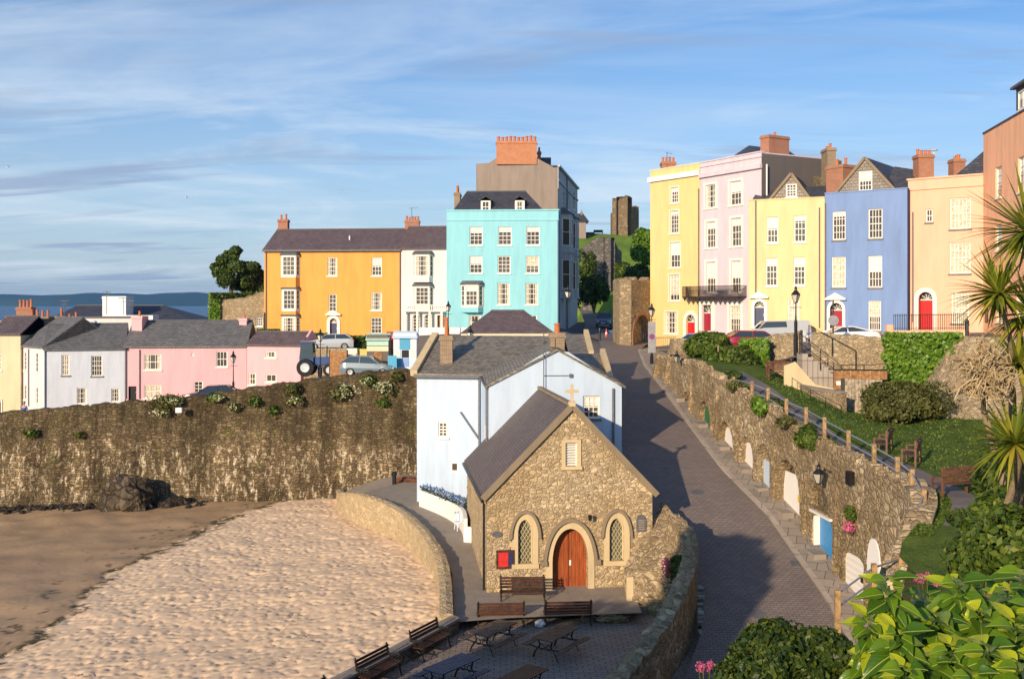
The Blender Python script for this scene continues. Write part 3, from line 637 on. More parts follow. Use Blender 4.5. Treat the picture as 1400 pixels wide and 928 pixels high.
# ------------------------------------------------------------------ terrace, platform, quay path
mb=MB(); mb.add([(-12,20.5,-0.3),(5.5,20.5,-0.3),(7.0,33,-0.3),(7.0,40.6,-0.3),(-2.0,40.6,-0.3),(-2.3,38.4,-0.3),(-5.7,31.9,-0.3),(-9,26,-0.3)],[(0,1,2,3,4,5,6,7)]); struct(mb.build('terrace',M['terr']))
mb=MB(); a=[(-2.35,38.6),(-1.2,40.5),(1.2,40.45),(3.8,40.55),(5.0,40.4),(6.4,40.9),(6.8,44),(-2.7,44.6)]
mb.hexa([(x,y,-0.7) for x,y in a],[(x,y,0.05) for x,y in a]); struct(mb.build('church_apron',M['conc']))
mb=MB(); pr=None
for (x,y),zt in zip(QW,[0.07,0.22,0.4,0.6,0.72,0.78,0.8,0.8]):
    q=[(x+0.1,y,zt if y<60 else (-.1 if y<66 else -.5)),(x+3.6 if y>50 else x+2.1,y+0.4,zt+0.03),(5,y+1.0,zt+0.05)]
    if pr: mb.add(pr+q,[(0,1,4,3),(1,2,5,4)])
    pr=q
struct(mb.build('quay_path',M['conc']))
def ribbon_wall(pts,zb,zt,th,mat,name,label,cat,cap=None,jit=0.0,sub=6,side=1,capname='coping',T=None):
    P=[]; n=len(pts)
    for i in range(n-1):
        for k in range(sub): t=k/sub; P.append((Vector(pts[i]).lerp(Vector(pts[i+1]),t),lerp(zb[i],zb[i+1],t),lerp(zt[i],zt[i+1],t)))
    P.append((Vector(pts[-1]),zb[-1],zt[-1])); 
    Q=[]                                           # smooth the plan line
    for i,(p,a,b) in enumerate(P):
        lo=max(0,i-sub//2); hi=min(len(P)-1,i+sub//2); m=min(i-lo,hi-i); s_=P[i-m:i+m+1]; Q.append((sum((q[0] for q in s_),Vector((0,0)))/len(s_),sum(q[1] for q in s_)/len(s_),sum(q[2] for q in s_)/len(s_)))
    T=T or thing(name,label,cat,(Q[len(Q)//2][0].x,Q[len(Q)//2][0].y,Q[len(Q)//2][1]))
    mb=MB(); cp=MB(); rows=[];cr=[]
    for i,(p,a,b) in enumerate(Q):
        d_=(Q[min(i+1,len(Q)-1)][0]-Q[max(i-1,0)][0]).normalized(); nn=Vector((d_.y,-d_.x))*side; j=random.uniform(-jit,jit)
        o=p; i_=p-nn*th; rows.append([(o.x+nn.x*.0,o.y,a),(o.x,o.y,b+j),(i_.x,i_.y,b+j),(i_.x,i_.y,a)])
        o2=p+nn*0.05; i2=p-nn*(th+0.05); cr.append([(o2.x,o2.y,b+j-0.02),(o2.x,o2.y,b+j+0.07),((o2.x+i2.x)/2,(o2.y+i2.y)/2,b+j+0.13),(i2.x,i2.y,b+j+0.07),(i2.x,i2.y,b+j-0.02)])
    for a,b in zip(rows,rows[1:]): mb.add(a+b,[(0,1,5,4),(1,2,6,5),(2,3,7,6)])
    for r in (rows[0],rows[-1]): mb.add(r,[(0,1,2,3)])
    mb.build('wall',mat,T)
    if cap:
        for a,b in zip(cr,cr[1:]): cp.add(a+b,[(k,k+1,5+k+1,5+k) for k in range(4)]+[(4,0,5,9)])
        for r in (cr[0],cr[-1]): cp.add(r,[(0,1,2,3,4)])
        cp.build(capname,cap,T)
    return T
ribbon_wall(QW,[-1.3]*8,QT,0.42,M['quay'],'quay_wall','pale stone quay wall curving between the beach and the path beside the church','wall',M['quay'],0.04,sub=12,capname='top_stones')
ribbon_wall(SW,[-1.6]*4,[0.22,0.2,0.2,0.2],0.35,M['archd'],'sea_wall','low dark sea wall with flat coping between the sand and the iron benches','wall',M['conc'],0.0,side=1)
# curved wall between terrace and road
CW=[(0.5,22),(1.9,27.2),(3.6,30.2),(5.0,33.0),(6.35,36.4),(7.15,39.0),(7.1,40.4),(6.75,41.6)]
ribbon_wall(CW,[-1.6,-1.2,-0.9,-0.7,-0.5,-0.5,-0.5,-0.5],[0.7,0.95,1.2,1.5,2.05,2.6,3.1,3.3],0.5,M['arch'],'curved_stone_wall','curved rubble stone wall separating the shaded terrace from the brick road','wall',M['arch'],0.09,side=1,sub=14,capname='top_stones')
# buttress bank beside the church
T=thing('stone_bank','rough stone retaining bank stepping up at the right corner of the church','wall',(5.8,41,0))
mb=MB(); b=[(4.62,40.95,-0.3),(5.9,40.2,-0.3),(6.75,39.6,-0.3),(7.3,41.5,-0.3),(6.6,44.5,-0.3),(5.95,43.4,-0.3),(4.62,41.75,-0.3)]
t=[(4.62,41.0,0.95),(5.85,40.5,1.6),(6.6,40.0,2.2),(7.0,41.5,3.05),(6.5,44.5,3.4),(5.95,43.4,2.9),(4.62,41.75,1.25)]
mb.hexa(b,t); o=mb.build('retaining_wall',M['arch'],T)
sm=o.modifiers.new('s','SUBSURF'); sm.subdivision_type='SIMPLE'; sm.levels=sm.render_levels=4
tx=bpy.data.textures.new('rough','CLOUDS'); tx.noise_scale=0.45; dm=o.modifiers.new('d','DISPLACE'); dm.texture=tx; dm.strength=0.22; dm.mid_level=0.5
mb=MB(); mb.box(4.58,4.85,40.86,41.1,-0.3,1.1); mb.build('end_post',M['dress'],T)
P,N_=blobpts((6.35,39.85,1.7),(0.42,0.3,0.55),420); T=thing('pink_valerian','pink valerian with green leaves growing on the bank by the church corner','plant',(6.35,39.9,1.3))
leafmesh('foliage',P+np.array([0.12,0,0]),N_,0.09,M['leafm'],T)
P,N_=blobpts((5.98,39.75,1.75),(0.2,0.2,0.5),260,0.4,0.3); leafmesh('flowers',P,N_,0.07,M['pinkf'],T,aspect=1.1)
# ------------------------------------------------------------------ harbour wall
HW=[(-62,71.5,3.6),(-35,70,4.45),(-22,69.4,5.6),(-13.3,68.5,6.85),(-9,67.8,7.45),(-4.5,67.0,7.75)]
T=thing('harbour_wall','tall weathered harbour wall with pale streaks rising behind the beach','wall',(-20,69.3,-1.8))
mb=MB(); vs=[]; nx_=260; nz_=26
for i in range(nx_+1):
    t=i/nx_; x=lerp(-62,-4.6,t); y=interp(x,[(a,b) for a,b,c in HW]); zt=interp(x,[(a,c) for a,b,c in HW])+0.05*math.sin(x*3.1)+random.uniform(-0.06,0.06)
    for j in range(nz_+1):
        f=j/nz_; z=lerp(-2.6,zt,f); vs.append((x+random.uniform(-.03,.03),y-0.75*(1-f)+random.uniform(-0.05,0.05),z))
    vs.append((x,y+0.35,zt+0.12)); vs.append((x,y+0.9,zt-0.05)); vs.append((x,y+0.9,zt-0.9))
k=nz_+4; mb.add(vs,[(i*k+j,(i+1)*k+j,(i+1)*k+j+1,i*k+j+1) for i in range(nx_) for j in range(k-1)])
mb.build('wall',M['harb'],T,smooth=True)
# wall plants
def wallplant(px,py,rx,rzz,fl,lab,cat='plant'):
    x=(px-CXP)*69/FPX; y=interp(x,[(a,b) for a,b,c in HW]); z=CZ-(py-HY)*y/FPX
    T=thing('wall_plant',lab,cat,(x,y-0.2,z),0,'plants growing out of the harbour wall')
    P,N_=blobpts((x,y-0.35,z),(rx*1.1,0.45,rzz*1.15),int(650*rx),0.9,0.12); leafmesh('foliage',P,N_,0.15,M['leafo'] if len(lab)%2 else M['leafm'],T)
    if fl: P,N_=blobpts((x,y-0.5,z+0.05),(rx*1.0,0.45,rzz*0.95),int(260*rx),0.9,0.5); leafmesh('flowers',P,N_,0.10,M['whitef'],T,aspect=1.1)
for a in ((232,547,.95,.45,1,'bushy wall plant with pale flowers on the wall top below the pink house'),(222,563,.55,.3,1,'small pale flowered plant just under the bushiest wall plant below the pink house'),
 (297,545,.7,.3,1,'flat pale flowered plant on the wall top below the dark parked hatchback'),(322,556,.4,.25,1,'small pale flowered tuft low beside the flat plant below the lamp'),(352,549,.35,.25,0,'small green tuft on the wall top right of the lamp'),
 (405,531,.5,.35,0,'green tuft at the wall top under the end of the pink houses'),(408,547,.5,.35,1,'sparse pale flowered plant a little below the tuft under the pink house end'),(376,561,.35,.25,0,'small dark tuft alone in the middle of the wall face'),
 (476,537,.85,.5,1,'round wall plant full of pale flowers below the tractor'),(508,521,.5,.35,1,'pale flowered plant high on the wall below the green stall'),(527,530,.8,.42,1,'broad pale flowered plant left of the white inn on the wall'),
 (547,515,.45,.35,0,'reddish green plant at the wall top beside the blue stall'),(528,550,.35,.25,0,'small low tuft under the broad flowered plant near the inn'),(40,592,.35,.2,0,'small green tuft on the far left of the wall'),(103,593,.3,.25,0,'small round tuft on the wall below the light blue house')): wallplant(*a)
# floodlight on wall
T=thing('flood_light','white box floodlight mounted on the face of the harbour wall','lamp',(-22.2,69,4.7)); mb=MB(); mb.box(-22.45,-22.05,68.3,68.6,4.72,5.05); mb.build('housing',M['white'],T); mb=MB(); mb.box(-22.3,-22.2,68.55,69,4.6,4.75); mb.build('bracket',M['black'],T)
# rocks
def rock(name,label,c,r,seed,mat,group=None,cat='rock'):
    rnd=random.Random(seed); bm=bmesh.new(); bmesh.ops.create_icosphere(bm,subdivisions=4,radius=1); off=Vector((rnd.uniform(0,99),)*3)
    from mathutils import noise
    for v in bm.verts:
        p=v.co.copy(); n=noise.noise(p*1.1+off)*0.5+noise.noise(p*2.7+off)*0.3+noise.noise(p*6+off)*0.12; v.co=Vector((p.x*r[0]*(1+n),p.y*r[1]*(1+n),p.z*r[2]*(1+n)))
    me=bpy.data.meshes.new(name); bm.to_mesh(me); bm.free(); me.materials.append(mat); o=bpy.data.objects.new(name,me); C.objects.link(o); o.location=c; tag(o,label,cat,group); return o
rock('boulder','large dark craggy boulder leaning on the foot of the harbour wall',(-25.0,67.2,-1.0),(1.9,1.2,1.7),3,stone('boulder_rock',[(0.09,0.07,0.05),(0.17,0.13,0.09),(0.05,0.04,0.03)],1.3,(0.05,0.04,0.03),1.0,0.12))
rock('boulder','low dark rock spreading to the right of the craggy boulder',(-22.6,67.9,-1.5),(1.4,.8,.55),5,M['rock'])
mb=MB()
for i in range(560):
    x=random.uniform(-60,-26) if i%14 else random.uniform(-26,-20); y=interp(x,[(a,b) for a,b,c in HW])-0.8-abs(random.gauss(0,0.8)); s_=random.uniform(.08,.32); z=bz(x,y)
    mb.lathe([(s_*.7,-s_*.3),(s_,s_*.1),(s_*.6,s_*.6),(s_*.1,s_*.75)],(x,y,z),5,random.uniform(.7,1.4),random.uniform(.7,1.2))
o=mb.build('weedy_stones',M['rock']); o['kind']='stuff'; o['label']='dark weedy stones strewn along the wall foot'; o['category']='stones'
# ------------------------------------------------------------------ town ground behind
PTS=[]
def gp(px,py,D): p=W(px,py,D); PTS.append((p.x,p.y,p.z))
for y in range(60,150,4):
    for x in (interp(y,RL)-0.5,(interp(y,RL)+interp(y,RR))/2,interp(y,RR)+0.5): PTS.append((x,y,rz(y)-0.22))
for a in ((-60,74,1.8),(-50,82,1.4),(-45,90,1.6),(-36,90,2.4),(-36,75,2.8),(-28,82,3.4),(-28,92,3.2),(-22,74,4.5),(-22,90,4.1),(-18,88,4.7),(-20,94.5,4.5),(-15,76,5.8),(-9,73,6.6),(-5,73,6.9),(-15,88,5.6),(-12,84,6.4),(-8,80,6.9),(-3,80,7.0),(0,76,7.0),(0,84,8.2),(4,85,8.0),
  (-25,102,8.3),(-15,102,8.4),(-8,100,9.0),(-6,98,9.1),(0,98,9.2),(4.8,98,9.3),(5,110,9.4),(-4,92,8.7),(-9,92,7.4),(-13,98,7.9),(-19,99,7.9),(-27,104,8),(-40,110,3),(-60,100,1.5),(-60,120,0),(-30,130,6)): PTS.append(a)
PA=np.array(PTS)
def gz(x,y):
    d=(PA[:,0]-x)**2+(PA[:,1]-y)**2+0.5; w_=1/d**2.6; return float((w_*PA[:,2]).sum()/w_.sum())
fgrid('town_ground',[-62+i*1.4 for i in range(53)],[70.5+i*1.4 for i in range(44)],gz,M['asph'])['kind']='structure'

# upper street in front of the right row, castle hill
def street_z(x,y):
    u=(x-12.9)/20.0; v=interp(x,[(11,8.05),(13,8.1),(16.4,8.7),(20,9.35),(24.3,9.85),(29.5,10.1),(34,10.25)]); return v-0.0*u
SL=[(11.2,88),(13.2,80),(14.3,70),(15.6,59.2),(16.3,56.3),(19.8,55.0),(23,53.4),(33,51.3)]     # front edge of the upper street (top of retaining walls)
mb=MB(); rows=[]
BK=[(12.0,97),(13.4,96),(16.6,91),(20.3,84),(24.4,81),(29.4,77),(33.4,74),(36,60)]
for k in range(9):
    rows.append([(lerp(a[0],b[0],k/8),lerp(a[1],b[1],k/8)) for a,b in zip(SL,BK)])
EZ=[8.1,8.15,8.35,8.7,9.2,9.3,9.4,9.5]; BZ=[8.0,8.05,8.7,9.2,9.6,9.85,10.0,10.1]
for k,r in enumerate(rows):
    for i,(x,y) in enumerate(r): mb.v.append((x,y,lerp(EZ[i],BZ[i],k/8)))
n=8; mb.f=[(j*n+i,j*n+i+1,(j+1)*n+i+1,(j+1)*n+i) for j in range(8) for i in range(n-1)]
struct(mb.build('upper_street',M['asph'],smooth=True))
def hz(x,y):
    c=interp(y,[(120,9.5),(150,12),(175,16),(200,22),(225,26.5),(245,28.6),(300,28.6)])
    r=(x-interp(y,[(120,10),(200,15),(300,22)])); e=interp(x,[(5,0.93),(14,0.97),(20,1.0),(26,1.0),(60,0.98)])
    side=smoothstep(10.0,13.5,x-(y-120)*0.03) if y<190 else 1
    return 9.0+(c-9.0)*e*side+0.3*math.sin(x*0.5+y*0.2)
fgrid('castle_hill',[-2+i*1.5 for i in range(52)],[120+i*3 for i in range(55)],lambda x,y:hz(x,y) if x>9.5+(y-120)*0.03 else min(hz(x,y),rz(y)-0.4 if y<190 else 99),M['hill'])['kind']='structure'
# ------------------------------------------------------------------ buildings, left
def house(name,label,A,B,zb,zt,dep,mat,wins=(),cat='house',group=None,doors=(),rev=0.18,top=True,outer=None,curtains=True):
    A=XY(*A) if len(A)==2 and abs(A[0])>60 or True else A
    B=XY(*B); F_=Fac(A,B); T=thing(name,label,cat,((A.x+B.x)/2,(A.y+B.y)/2,zb),0,group)
    for wd in wins: 
        k=wd[6] if len(wd)>6 else {}
        window(F_,T,wd[:4],wd[4],wd[5],rev=rev,**k)
    for dd in doors: door(F_,T,dd[:4],dd[4],**(dd[5] if len(dd)>5 else {}))
    wall_mesh(F_,T,mat,zb,zt,dep,outer,rev,top=top)
    return T,F_
def bay(T,F_,r,mat,proud=0.6,cols=3,rows=4,skirt=None,cap=M['lead'],under=None,blind=0,side=0.28):
    u0,u1,z0,z1=F_.rect(*r); s_=side; b=proud
    f0=F_.p(u0,0,0);f1=F_.p(u1,0,0);q0=F_.p(u0+s_,0,b);q1=F_.p(u1-s_,0,b)
    Bf=Fac((q0.x,q0.y),(q1.x,q1.y)); fw=0.09
    wn=MB(); o=None
    window(Bf,T,(0.06,Bf.L-0.06,z0+0.1,z1-0.12),cols,rows,uz=True,rev=0.08,blind=blind,sill=None)
    mb=MB(); Bf.panel(mb,rectpts(0,Bf.L,z0-0.1,z1),Bf.holes,0.08)
    for a_,b_ in ((f0,q0),(q1,f1)):
        Sf=Fac((a_.x,a_.y),(b_.x,b_.y)); window(Sf,T,(0.08,Sf.L-0.08,z0+0.1,z1-0.12),1,rows,uz=True,rev=0.06,sill=None,fw=0.05)
        Sf.panel(mb,rectpts(0,Sf.L,z0-0.1,z1),Sf.holes,0.06)
    mb.add([(f0.x,f0.y,z0-0.1),(q0.x,q0.y,z0-0.1),(q1.x,q1.y,z0-0.1),(f1.x,f1.y,z0-0.1)],[(0,1,2,3)])
    B=mb.build('bay_window',M['frame'],T,recalc=False)
    cp=MB(); e=0.14; base=[F_.p(u0-e,z1,0),F_.p(u0+s_-e,z1,b+e),F_.p(u1-s_+e,z1,b+e),F_.p(u1+e,z1,0)]
    tp=[F_.p(u0+0.1,z1+0.3,0),F_.p(u0+s_+0.1,z1+0.3,b*0.35),F_.p(u1-s_-0.1,z1+0.3,b*0.35),F_.p(u1-0.1,z1+0.3,0)]
    up=Vector((0,0,0.08)); cp.hexa(base,[q+up for q in base]); cp.hexa([q+up*1.02 for q in base],[q+up for q in tp]); cp.build('bay_roof',cap,B)
    if under:
        zb2=F_.hit((r[0]+r[2])/2,under)[1]; um=MB(); um.hexa([F_.p(u0,zb2,0),F_.p(u0+s_,zb2,b),F_.p(u1-s_,zb2,b),F_.p(u1,zb2,0)],[F_.p(u0,z0-0.102,0),F_.p(u0+s_,z0-0.102,b),F_.p(u1-s_,z0-0.102,b),F_.p(u1,z0-0.102,0)]); um.build('bay_panel',skirt or mat,B)
cu=dict(curt=True)
# orange house
A=(361,104.6);B=(548,103.4)
T,Fo=house('orange_house','wide orange rendered house with three stacked bay windows and a purple slate roof',A,B,6.8,17.35,9.0,M['orange'],
 [(447.5,352,461,377,3,4),(508,352,522,377,3,4),(449.5,402,460,426,2,4),(507,400,522,424,3,4,cu),(507,434,522,456,3,4)],
 doors=[(451,435,461,463,M['navy'],dict(ped=True,surround=0.3))])
gable_roof(Fo,T,M['slp'],17.35,19.75,9.0,u0=0,u1=Fo.L)
bay(T,Fo,(384,349,410,378),M['orange'],0.55,under=394); bay(T,Fo,(385,395,410,424),M['orange'],0.55,under=431); bay(T,Fo,(385,432,410,455),M['orange'],0.55,under=466)
chimney(T,380,300,393,320,109,1.0,M['brickr'],2,ph=0.5); pipe(T,Fo,364,345,462); pipe(T,Fo,547,345,462)
g=MB(); Fo.box(g,-0.1,Fo.L+0.1,17.28,17.4,0.28,0.38); g.build('gutter',M['lead'],T)
fx=MB(); fx.tube([Fo.p(8.4,18.0,-2),Fo.p(8.4,19.0,-2)],0.08,6); fx.build('vent_pipe',M['white'],T)
# white bay house
T,Fw=house('white_house','narrow white house with stacked bay windows and an arched ground floor arcade',(548.5,103.2),(612,102.8),6.8,17.45,9.0,M['whiter'],
 [(564,430,574.5,455,2,5,dict(arch='round')),(580,430,590.5,455,2,5,dict(arch='round'))],doors=[(598,431,607,460,M['woodb'],dict(arch=None,fan=False,surround=0.12))])
gable_roof(Fw,T,M['slp'],17.45,19.95,9.0)
bay(T,Fw,(565,348,592,379),M['whiter'],0.6,under=386); bay(T,Fw,(565,391,592,418),M['whiter'],0.6,under=424)
chimney(T,553.5,301,573,312,107.8,0.9,M['brickr'],5,ph=0.4)
mb=MB(); u0=0.25; Fw.box(mb,u0,Fw.L-0.1,CZ-(424-HY)*103/1400-0.15,CZ-(424-HY)*103/1400,0.003,0.7)
for k in range(22): x=u0+0.1+k*(Fw.L-0.45)/21; Fw.box(mb,x-0.03,x+0.03,11.35,11.8,0.6,0.66)
Fw.box(mb,u0,Fw.L-0.1,11.8,11.87,0.58,0.68); mb.build('balcony',M['frame'],T)
mb=MB()
for x in (0.5,1.75,3.0,4.2): Fw.box(mb,x-0.1,x+0.1,6.8,11.2,0.45,0.65)
mb.build('porch_posts',M['frame'],T)
mb=MB(); mb.tube([W(563,300,107.8),W(563,284,107.8)],0.03,5); a=W(563,285,107.8); mb.bar(a+Vector((-.3,0,0)),a+Vector((.7,0,.1)),0.04); mb.build('aerial',M['lead'],T)
# turquoise house
ZT=CZ+(415-288.5)*100/1400
T,Ft=house('turquoise_house','five storey turquoise rendered house with dormers behind its parapet',(610.5,100.3),(763.5,99.6),6.5,ZT,8.5,M['turq'],
 [(642,310,660,335,3,4,dict(blind=.35)),(681,310,699.5,335,3,4,dict(blind=.3)),(719.5,310,738,335,3,4,dict(blind=.25)),
  (642,350,659.5,373.5,3,4),(680.5,350,698,373.5,3,4),(719,350,737,373.5,3,4,dict(blind=.6,curt=True)),
  (680,387,697,416.5,3,4,cu),(718.5,387,735.5,416.5,3,4,cu),(641,431,657,450,2,2,cu),(718,431,734,450,3,2)],
 doors=[(683,436,695,458,M['navy'],dict(ped=True,surround=0.3))])
bay(T,Ft,(630.5,389,661,419),M['turq'],0.7,cols=3,rows=4,under=427,blind=0.3,side=0.45)
mb=MB(); z=Ft.hit(690,301)[1]; Ft.box(mb,-0.02,Ft.L+0.06,z-0.06,z+0.06,0.002,0.07); Ft.box(mb,-0.06,Ft.L+0.08,ZT-0.002,ZT+0.14,-0.3,0.09); mb.build('string_course',M['turq'],T)
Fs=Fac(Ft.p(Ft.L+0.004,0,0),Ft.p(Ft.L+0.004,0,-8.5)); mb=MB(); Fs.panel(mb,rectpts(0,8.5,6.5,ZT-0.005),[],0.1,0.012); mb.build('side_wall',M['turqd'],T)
zr=Ft.hit(690,268)[1]+0.8; gable_roof(Ft,T,M['sld'],ZT-0.1,zr,7.5,u0=0.5,u1=Ft.L-1.4,hl=1.0,hr=2.0,ov=0,d0=-0.6)
for x0 in (655.5,702.5):
    u0=Ft.hit(x0,280)[0]+0.05; u1=Ft.hit(x0+14,280)[0]; z1=Ft.hit(690,273)[1]; mb=MB(); D_=Fac(Ft.p(u0,0,-0.9),Ft.p(u1,0,-0.9))
    window(D_,T,(0.1,D_.L-0.1,ZT-0.1,z1-0.05),2,2,uz=True,rev=0.06,sill=None); D_.panel(mb,rectpts(0,D_.L,ZT-0.2,z1),D_.holes,0.06)
    for u in (0,D_.L): mb.add([D_.p(u,ZT-0.2,0),D_.p(u,ZT-0.2,-2),D_.p(u,z1,-2),D_.p(u,z1,0)],[(0,1,2,3)])
    dm=mb.build('dormer',M['frame'],T,recalc=False); rf=MB(); c_=D_.L/2
    rf.hexa([D_.p(-0.15,z1,0.15),D_.p(c_,z1+0.4,0.15),D_.p(c_,z1+0.4,-2.4),D_.p(-0.15,z1,-2.4)],[D_.p(-0.15,z1+0.08,0.15),D_.p(c_,z1+0.48,0.15),D_.p(c_,z1+0.48,-2.4),D_.p(-0.15,z1+0.08,-2.4)])
    rf.hexa([D_.p(c_,z1+0.4,0.15),D_.p(D_.L+0.15,z1,0.15),D_.p(D_.L+0.15,z1,-2.4),D_.p(c_,z1+0.4,-2.4)],[D_.p(c_,z1+0.48,0.15),D_.p(D_.L+0.15,z1+0.08,0.15),D_.p(D_.L+0.15,z1+0.08,-2.4),D_.p(c_,z1+0.48,-2.4)]); rf.build('dormer_roof',M['sld'],dm)
chimney(T,621,263,629,288,103.5,2.2,M['brickd'],3,ph=0.7); pipe(T,Ft,763,300,450)
# tall grey house behind
D1=108.5; A=XY(651,D1+.4);B=XY(762.5,D1); Fg=Fac(A,B)
T=thing('tall_grey_house','tall pale grey house with a pebbledashed gable end and long brick chimney stack','house',(A.x+4,D1,6.8))
gv=[Fg.hit(x,y) for x,y in ((651,224),(668,223),(679,216),(733.5,216),(757,229),(762.5,229))]
mb=MB(); Fg.panel(mb,[(0,6.8),(Fg.L,6.8)]+[(min(max(u,0),Fg.L),z) for u,z in gv[::-1]],[],0.1); mb.add([Fg.p(0,6.8),Fg.p(0,6.8,-17),Fg.p(0,gv[0][1],-17),Fg.p(0,gv[0][1])],[(0,1,2,3)])
zt=gv[0][1]-0.3
mb.build('gable_wall',M['grey'],T,recalc=False)
E=XY(789.5,130); Fs=Fac(B,E)
ws=[]
for y0,y1 in ((262,287),(303,331),(348,376)):
    for x0,x1 in ((769.5,773),(775,778.2),(783.3,786)):
        if y0>300 and x0<780: continue
        window(Fs,T,(x0,y0,x1,y1),2,4,rev=0.15)
mb=MB(); zp=CZ+(415-227)*D1/1400; Fs.panel(mb,rectpts(0,Fs.L,6.8,zp),Fs.holes,0.15); mb.build('front_wall',M['greyl'],T,recalc=False)
mb=MB(); Fs.box(mb,-0.1,Fs.L,zp-0.1,zp+0.12,0.003,0.25); Fs.box(mb,0,Fs.L,zp-1.6,zp-1.4,0.003,0.12); Fs.box(mb,-0.02,0.9,zp-2.4,zp-0.1,0.004,0.08); mb.build('cornice',M['greyl'],T)
for a,b_ in ((3.0,6.2),(9.5,12.7)):
    mb=MB(); Bf=Fac(Fs.p(a+0.5,0,1.1),Fs.p(b_-0.5,0,1.1)); Lf=Fac(Fs.p(a,0,0),Fs.p(a+0.5,0,1.1))
    for z0,z1 in ((18.3,21.3),(13.6,16.8)):
        for Q in (Bf,Lf): window(Q,T,(0.15,Q.L-0.15,z0,z1),2 if Q is Bf else 1,2,uz=True,rev=0.1,sill=None)
    for Q in (Bf,Lf): Q.panel(mb,rectpts(0,Q.L,12.6,21.8),Q.holes,0.1)
    Q=Fac(Fs.p(b_-0.5,0,1.1),Fs.p(b_,0,0)); Q.panel(mb,rectpts(0,Q.L,12.6,21.8),[],0.1)
    for z in (12.6,21.8): mb.add([Fs.p(a,z),Fs.p(a+.5,z,1.1),Fs.p(b_-.5,z,1.1),Fs.p(b_,z)],[(0,1,2,3)])
    bb=mb.build('bay_window',M['greyl'],T,recalc=False); cp=MB(); cp.hexa([Fs.p(a-.2,21.8,0),Fs.p(a+.35,21.8,1.3),Fs.p(b_-.35,21.8,1.3),Fs.p(b_+.2,21.8,0)],[Fs.p(a+.3,22.5,0),Fs.p(a+.6,22.5,.3),Fs.p(b_-.6,22.5,.3),Fs.p(b_-.3,22.5,0)]); cp.build('bay_roof',M['lead'],bb)
    cp=MB()
    for z in (12.55,17.5): cp.hexa([Fs.p(a-.1,z,0),Fs.p(a+.42,z,1.22),Fs.p(b_-.42,z,1.22),Fs.p(b_+.1,z,0)],[Fs.p(a-.1,z+.18,0),Fs.p(a+.42,z+.18,1.22),Fs.p(b_-.42,z+.18,1.22),Fs.p(b_+.1,z+.18,0)])
    cp.build('bay_moulding',M['greyl'],bb)
rf=MB(); zr=CZ+(415-216)*D1/1400-0.1
a=[Fg.p(0.3,zt,-0.15),Fg.p(Fg.L-0.3,zt,-0.15),Fs.p(Fs.L,zt,-.4),Vector((E.x-8,E.y,zt))]; t_=[Fg.p(2.6,zr,-0.15),Fg.p(Fg.L-2.6,zr,-0.15),Vector((E.x-3,E.y,zr)),Vector((E.x-5,E.y,zr))]
rf.hexa(a,t_); rf.build('roof',M['sld'],T)
for k in range(3):
    p=Fs.p(4+6.5*k,0,-1.2); mb=MB(); mb.box(p.x-1.6,p.x,p.y,p.y+1.7,zt,zt+1.5); dm=mb.build('dormer',M['sld'],T)
chimney(T,678.5,193,734,217,D1-0.02,1.1,M['brick'],10,ph=0.55,pr=0.17); chimney(T,735,207,739.5,218,D1+2,0.8,M['brick'],1)
mb=MB(); mb.tube([Fs.p(8,6.8,0.15),Fs.p(8,zp,0.15)],0.08,6); mb.build('downpipe',M['pipe'],T)
# small rooflet houses and benches far up by the castle
T=thing('distant_cottage','small dark roofed house end on the skyline just right of the tall grey house','house',(16,232,28)); q_=W(789,313,232); mb=MB(); mb.box(q_.x,q_.x+2.0,232,237,26,30.6); mb.build('wall',M['grey'],T); F2=Fac((q_.x-.4,231.8),(q_.x+2.4,231.8)); gable_roof(F2,T,M['sld'],30.5,32.4,5.4,hr=.8)
chimney(T,794,290,796.5,303,234,0.8,M['brickd'],1)
# hip roofed building with cream eaves behind the inn
A=XY(636,78);B=XY(752,78); Fh=Fac(A,B); T=thing('hipped_kiosk','low cream walled building with a purple hipped slate roof behind the inn','building',(0,78,6))
z1=Fh.hit(700,457)[1]; wall_mesh(Fh,T,M['creamr'],5.5,z1,6.5); zr=Fh.hit(700,437)[1]+0.45; gable_roof(Fh,T,M['slp'],z1,zr+0.1,6.5,hl=1.9,hr=1.9,ov=0.35)
mb=MB(); Fh.box(mb,-0.3,Fh.L+0.3,z1-0.18,z1+0.05,0.2,0.4); mb.build('fascia',M['cream'],T)
# yellowish lane wall, white forecourt wall
T=thing('white_forecourt_wall','low white forecourt wall in front of the white and turquoise houses','wall',(-4,97,8)); mb=MB()
F3=Fac(XY(573,98),XY(705,97.5)); F3.box(mb,0,F3.L,7,CZ-(447.5-HY)*98/1400,-0.25,0); mb.build('wall',M['white'],T)
# ------------------------------------------------------------------ low houses behind the harbour wall
T,Fp=house('pink_house','long pale pink two storey house with a grey slate roof behind the harbour wall',(171,93.6),(337,94.6),3.0,CZ-(475-HY)*94/1400,6.2,M['pink'],
 [(197,484,220.5,505.5,3,2,cu),(261.5,482.5,265.5,486.5,1,1,dict(sill=None)),(295.5,480,311,501.5,3,2),(197,526,220.5,544,3,2,dict(blind=.9,curt=True)),(265,521,277.5,537,2,3)],doors=[(175.5,528,186.5,552,M['black'],dict(arch=None,fan=False,surround=0))],rev=0.15)
ze=CZ-(475-HY)*94/1400; gable_roof(Fp,T,M['slg'],ze,ze+2.3,6.2)
chimney(T,180,432,194,452,95.4,1.5,M['pink'],1,ph=.45); chimney(T,327,435,337,452,97.0,1.2,M['pink'],1,ph=.3)
pipe(T,Fp,191,478,545); pipe(T,Fp,172.5,478,545)
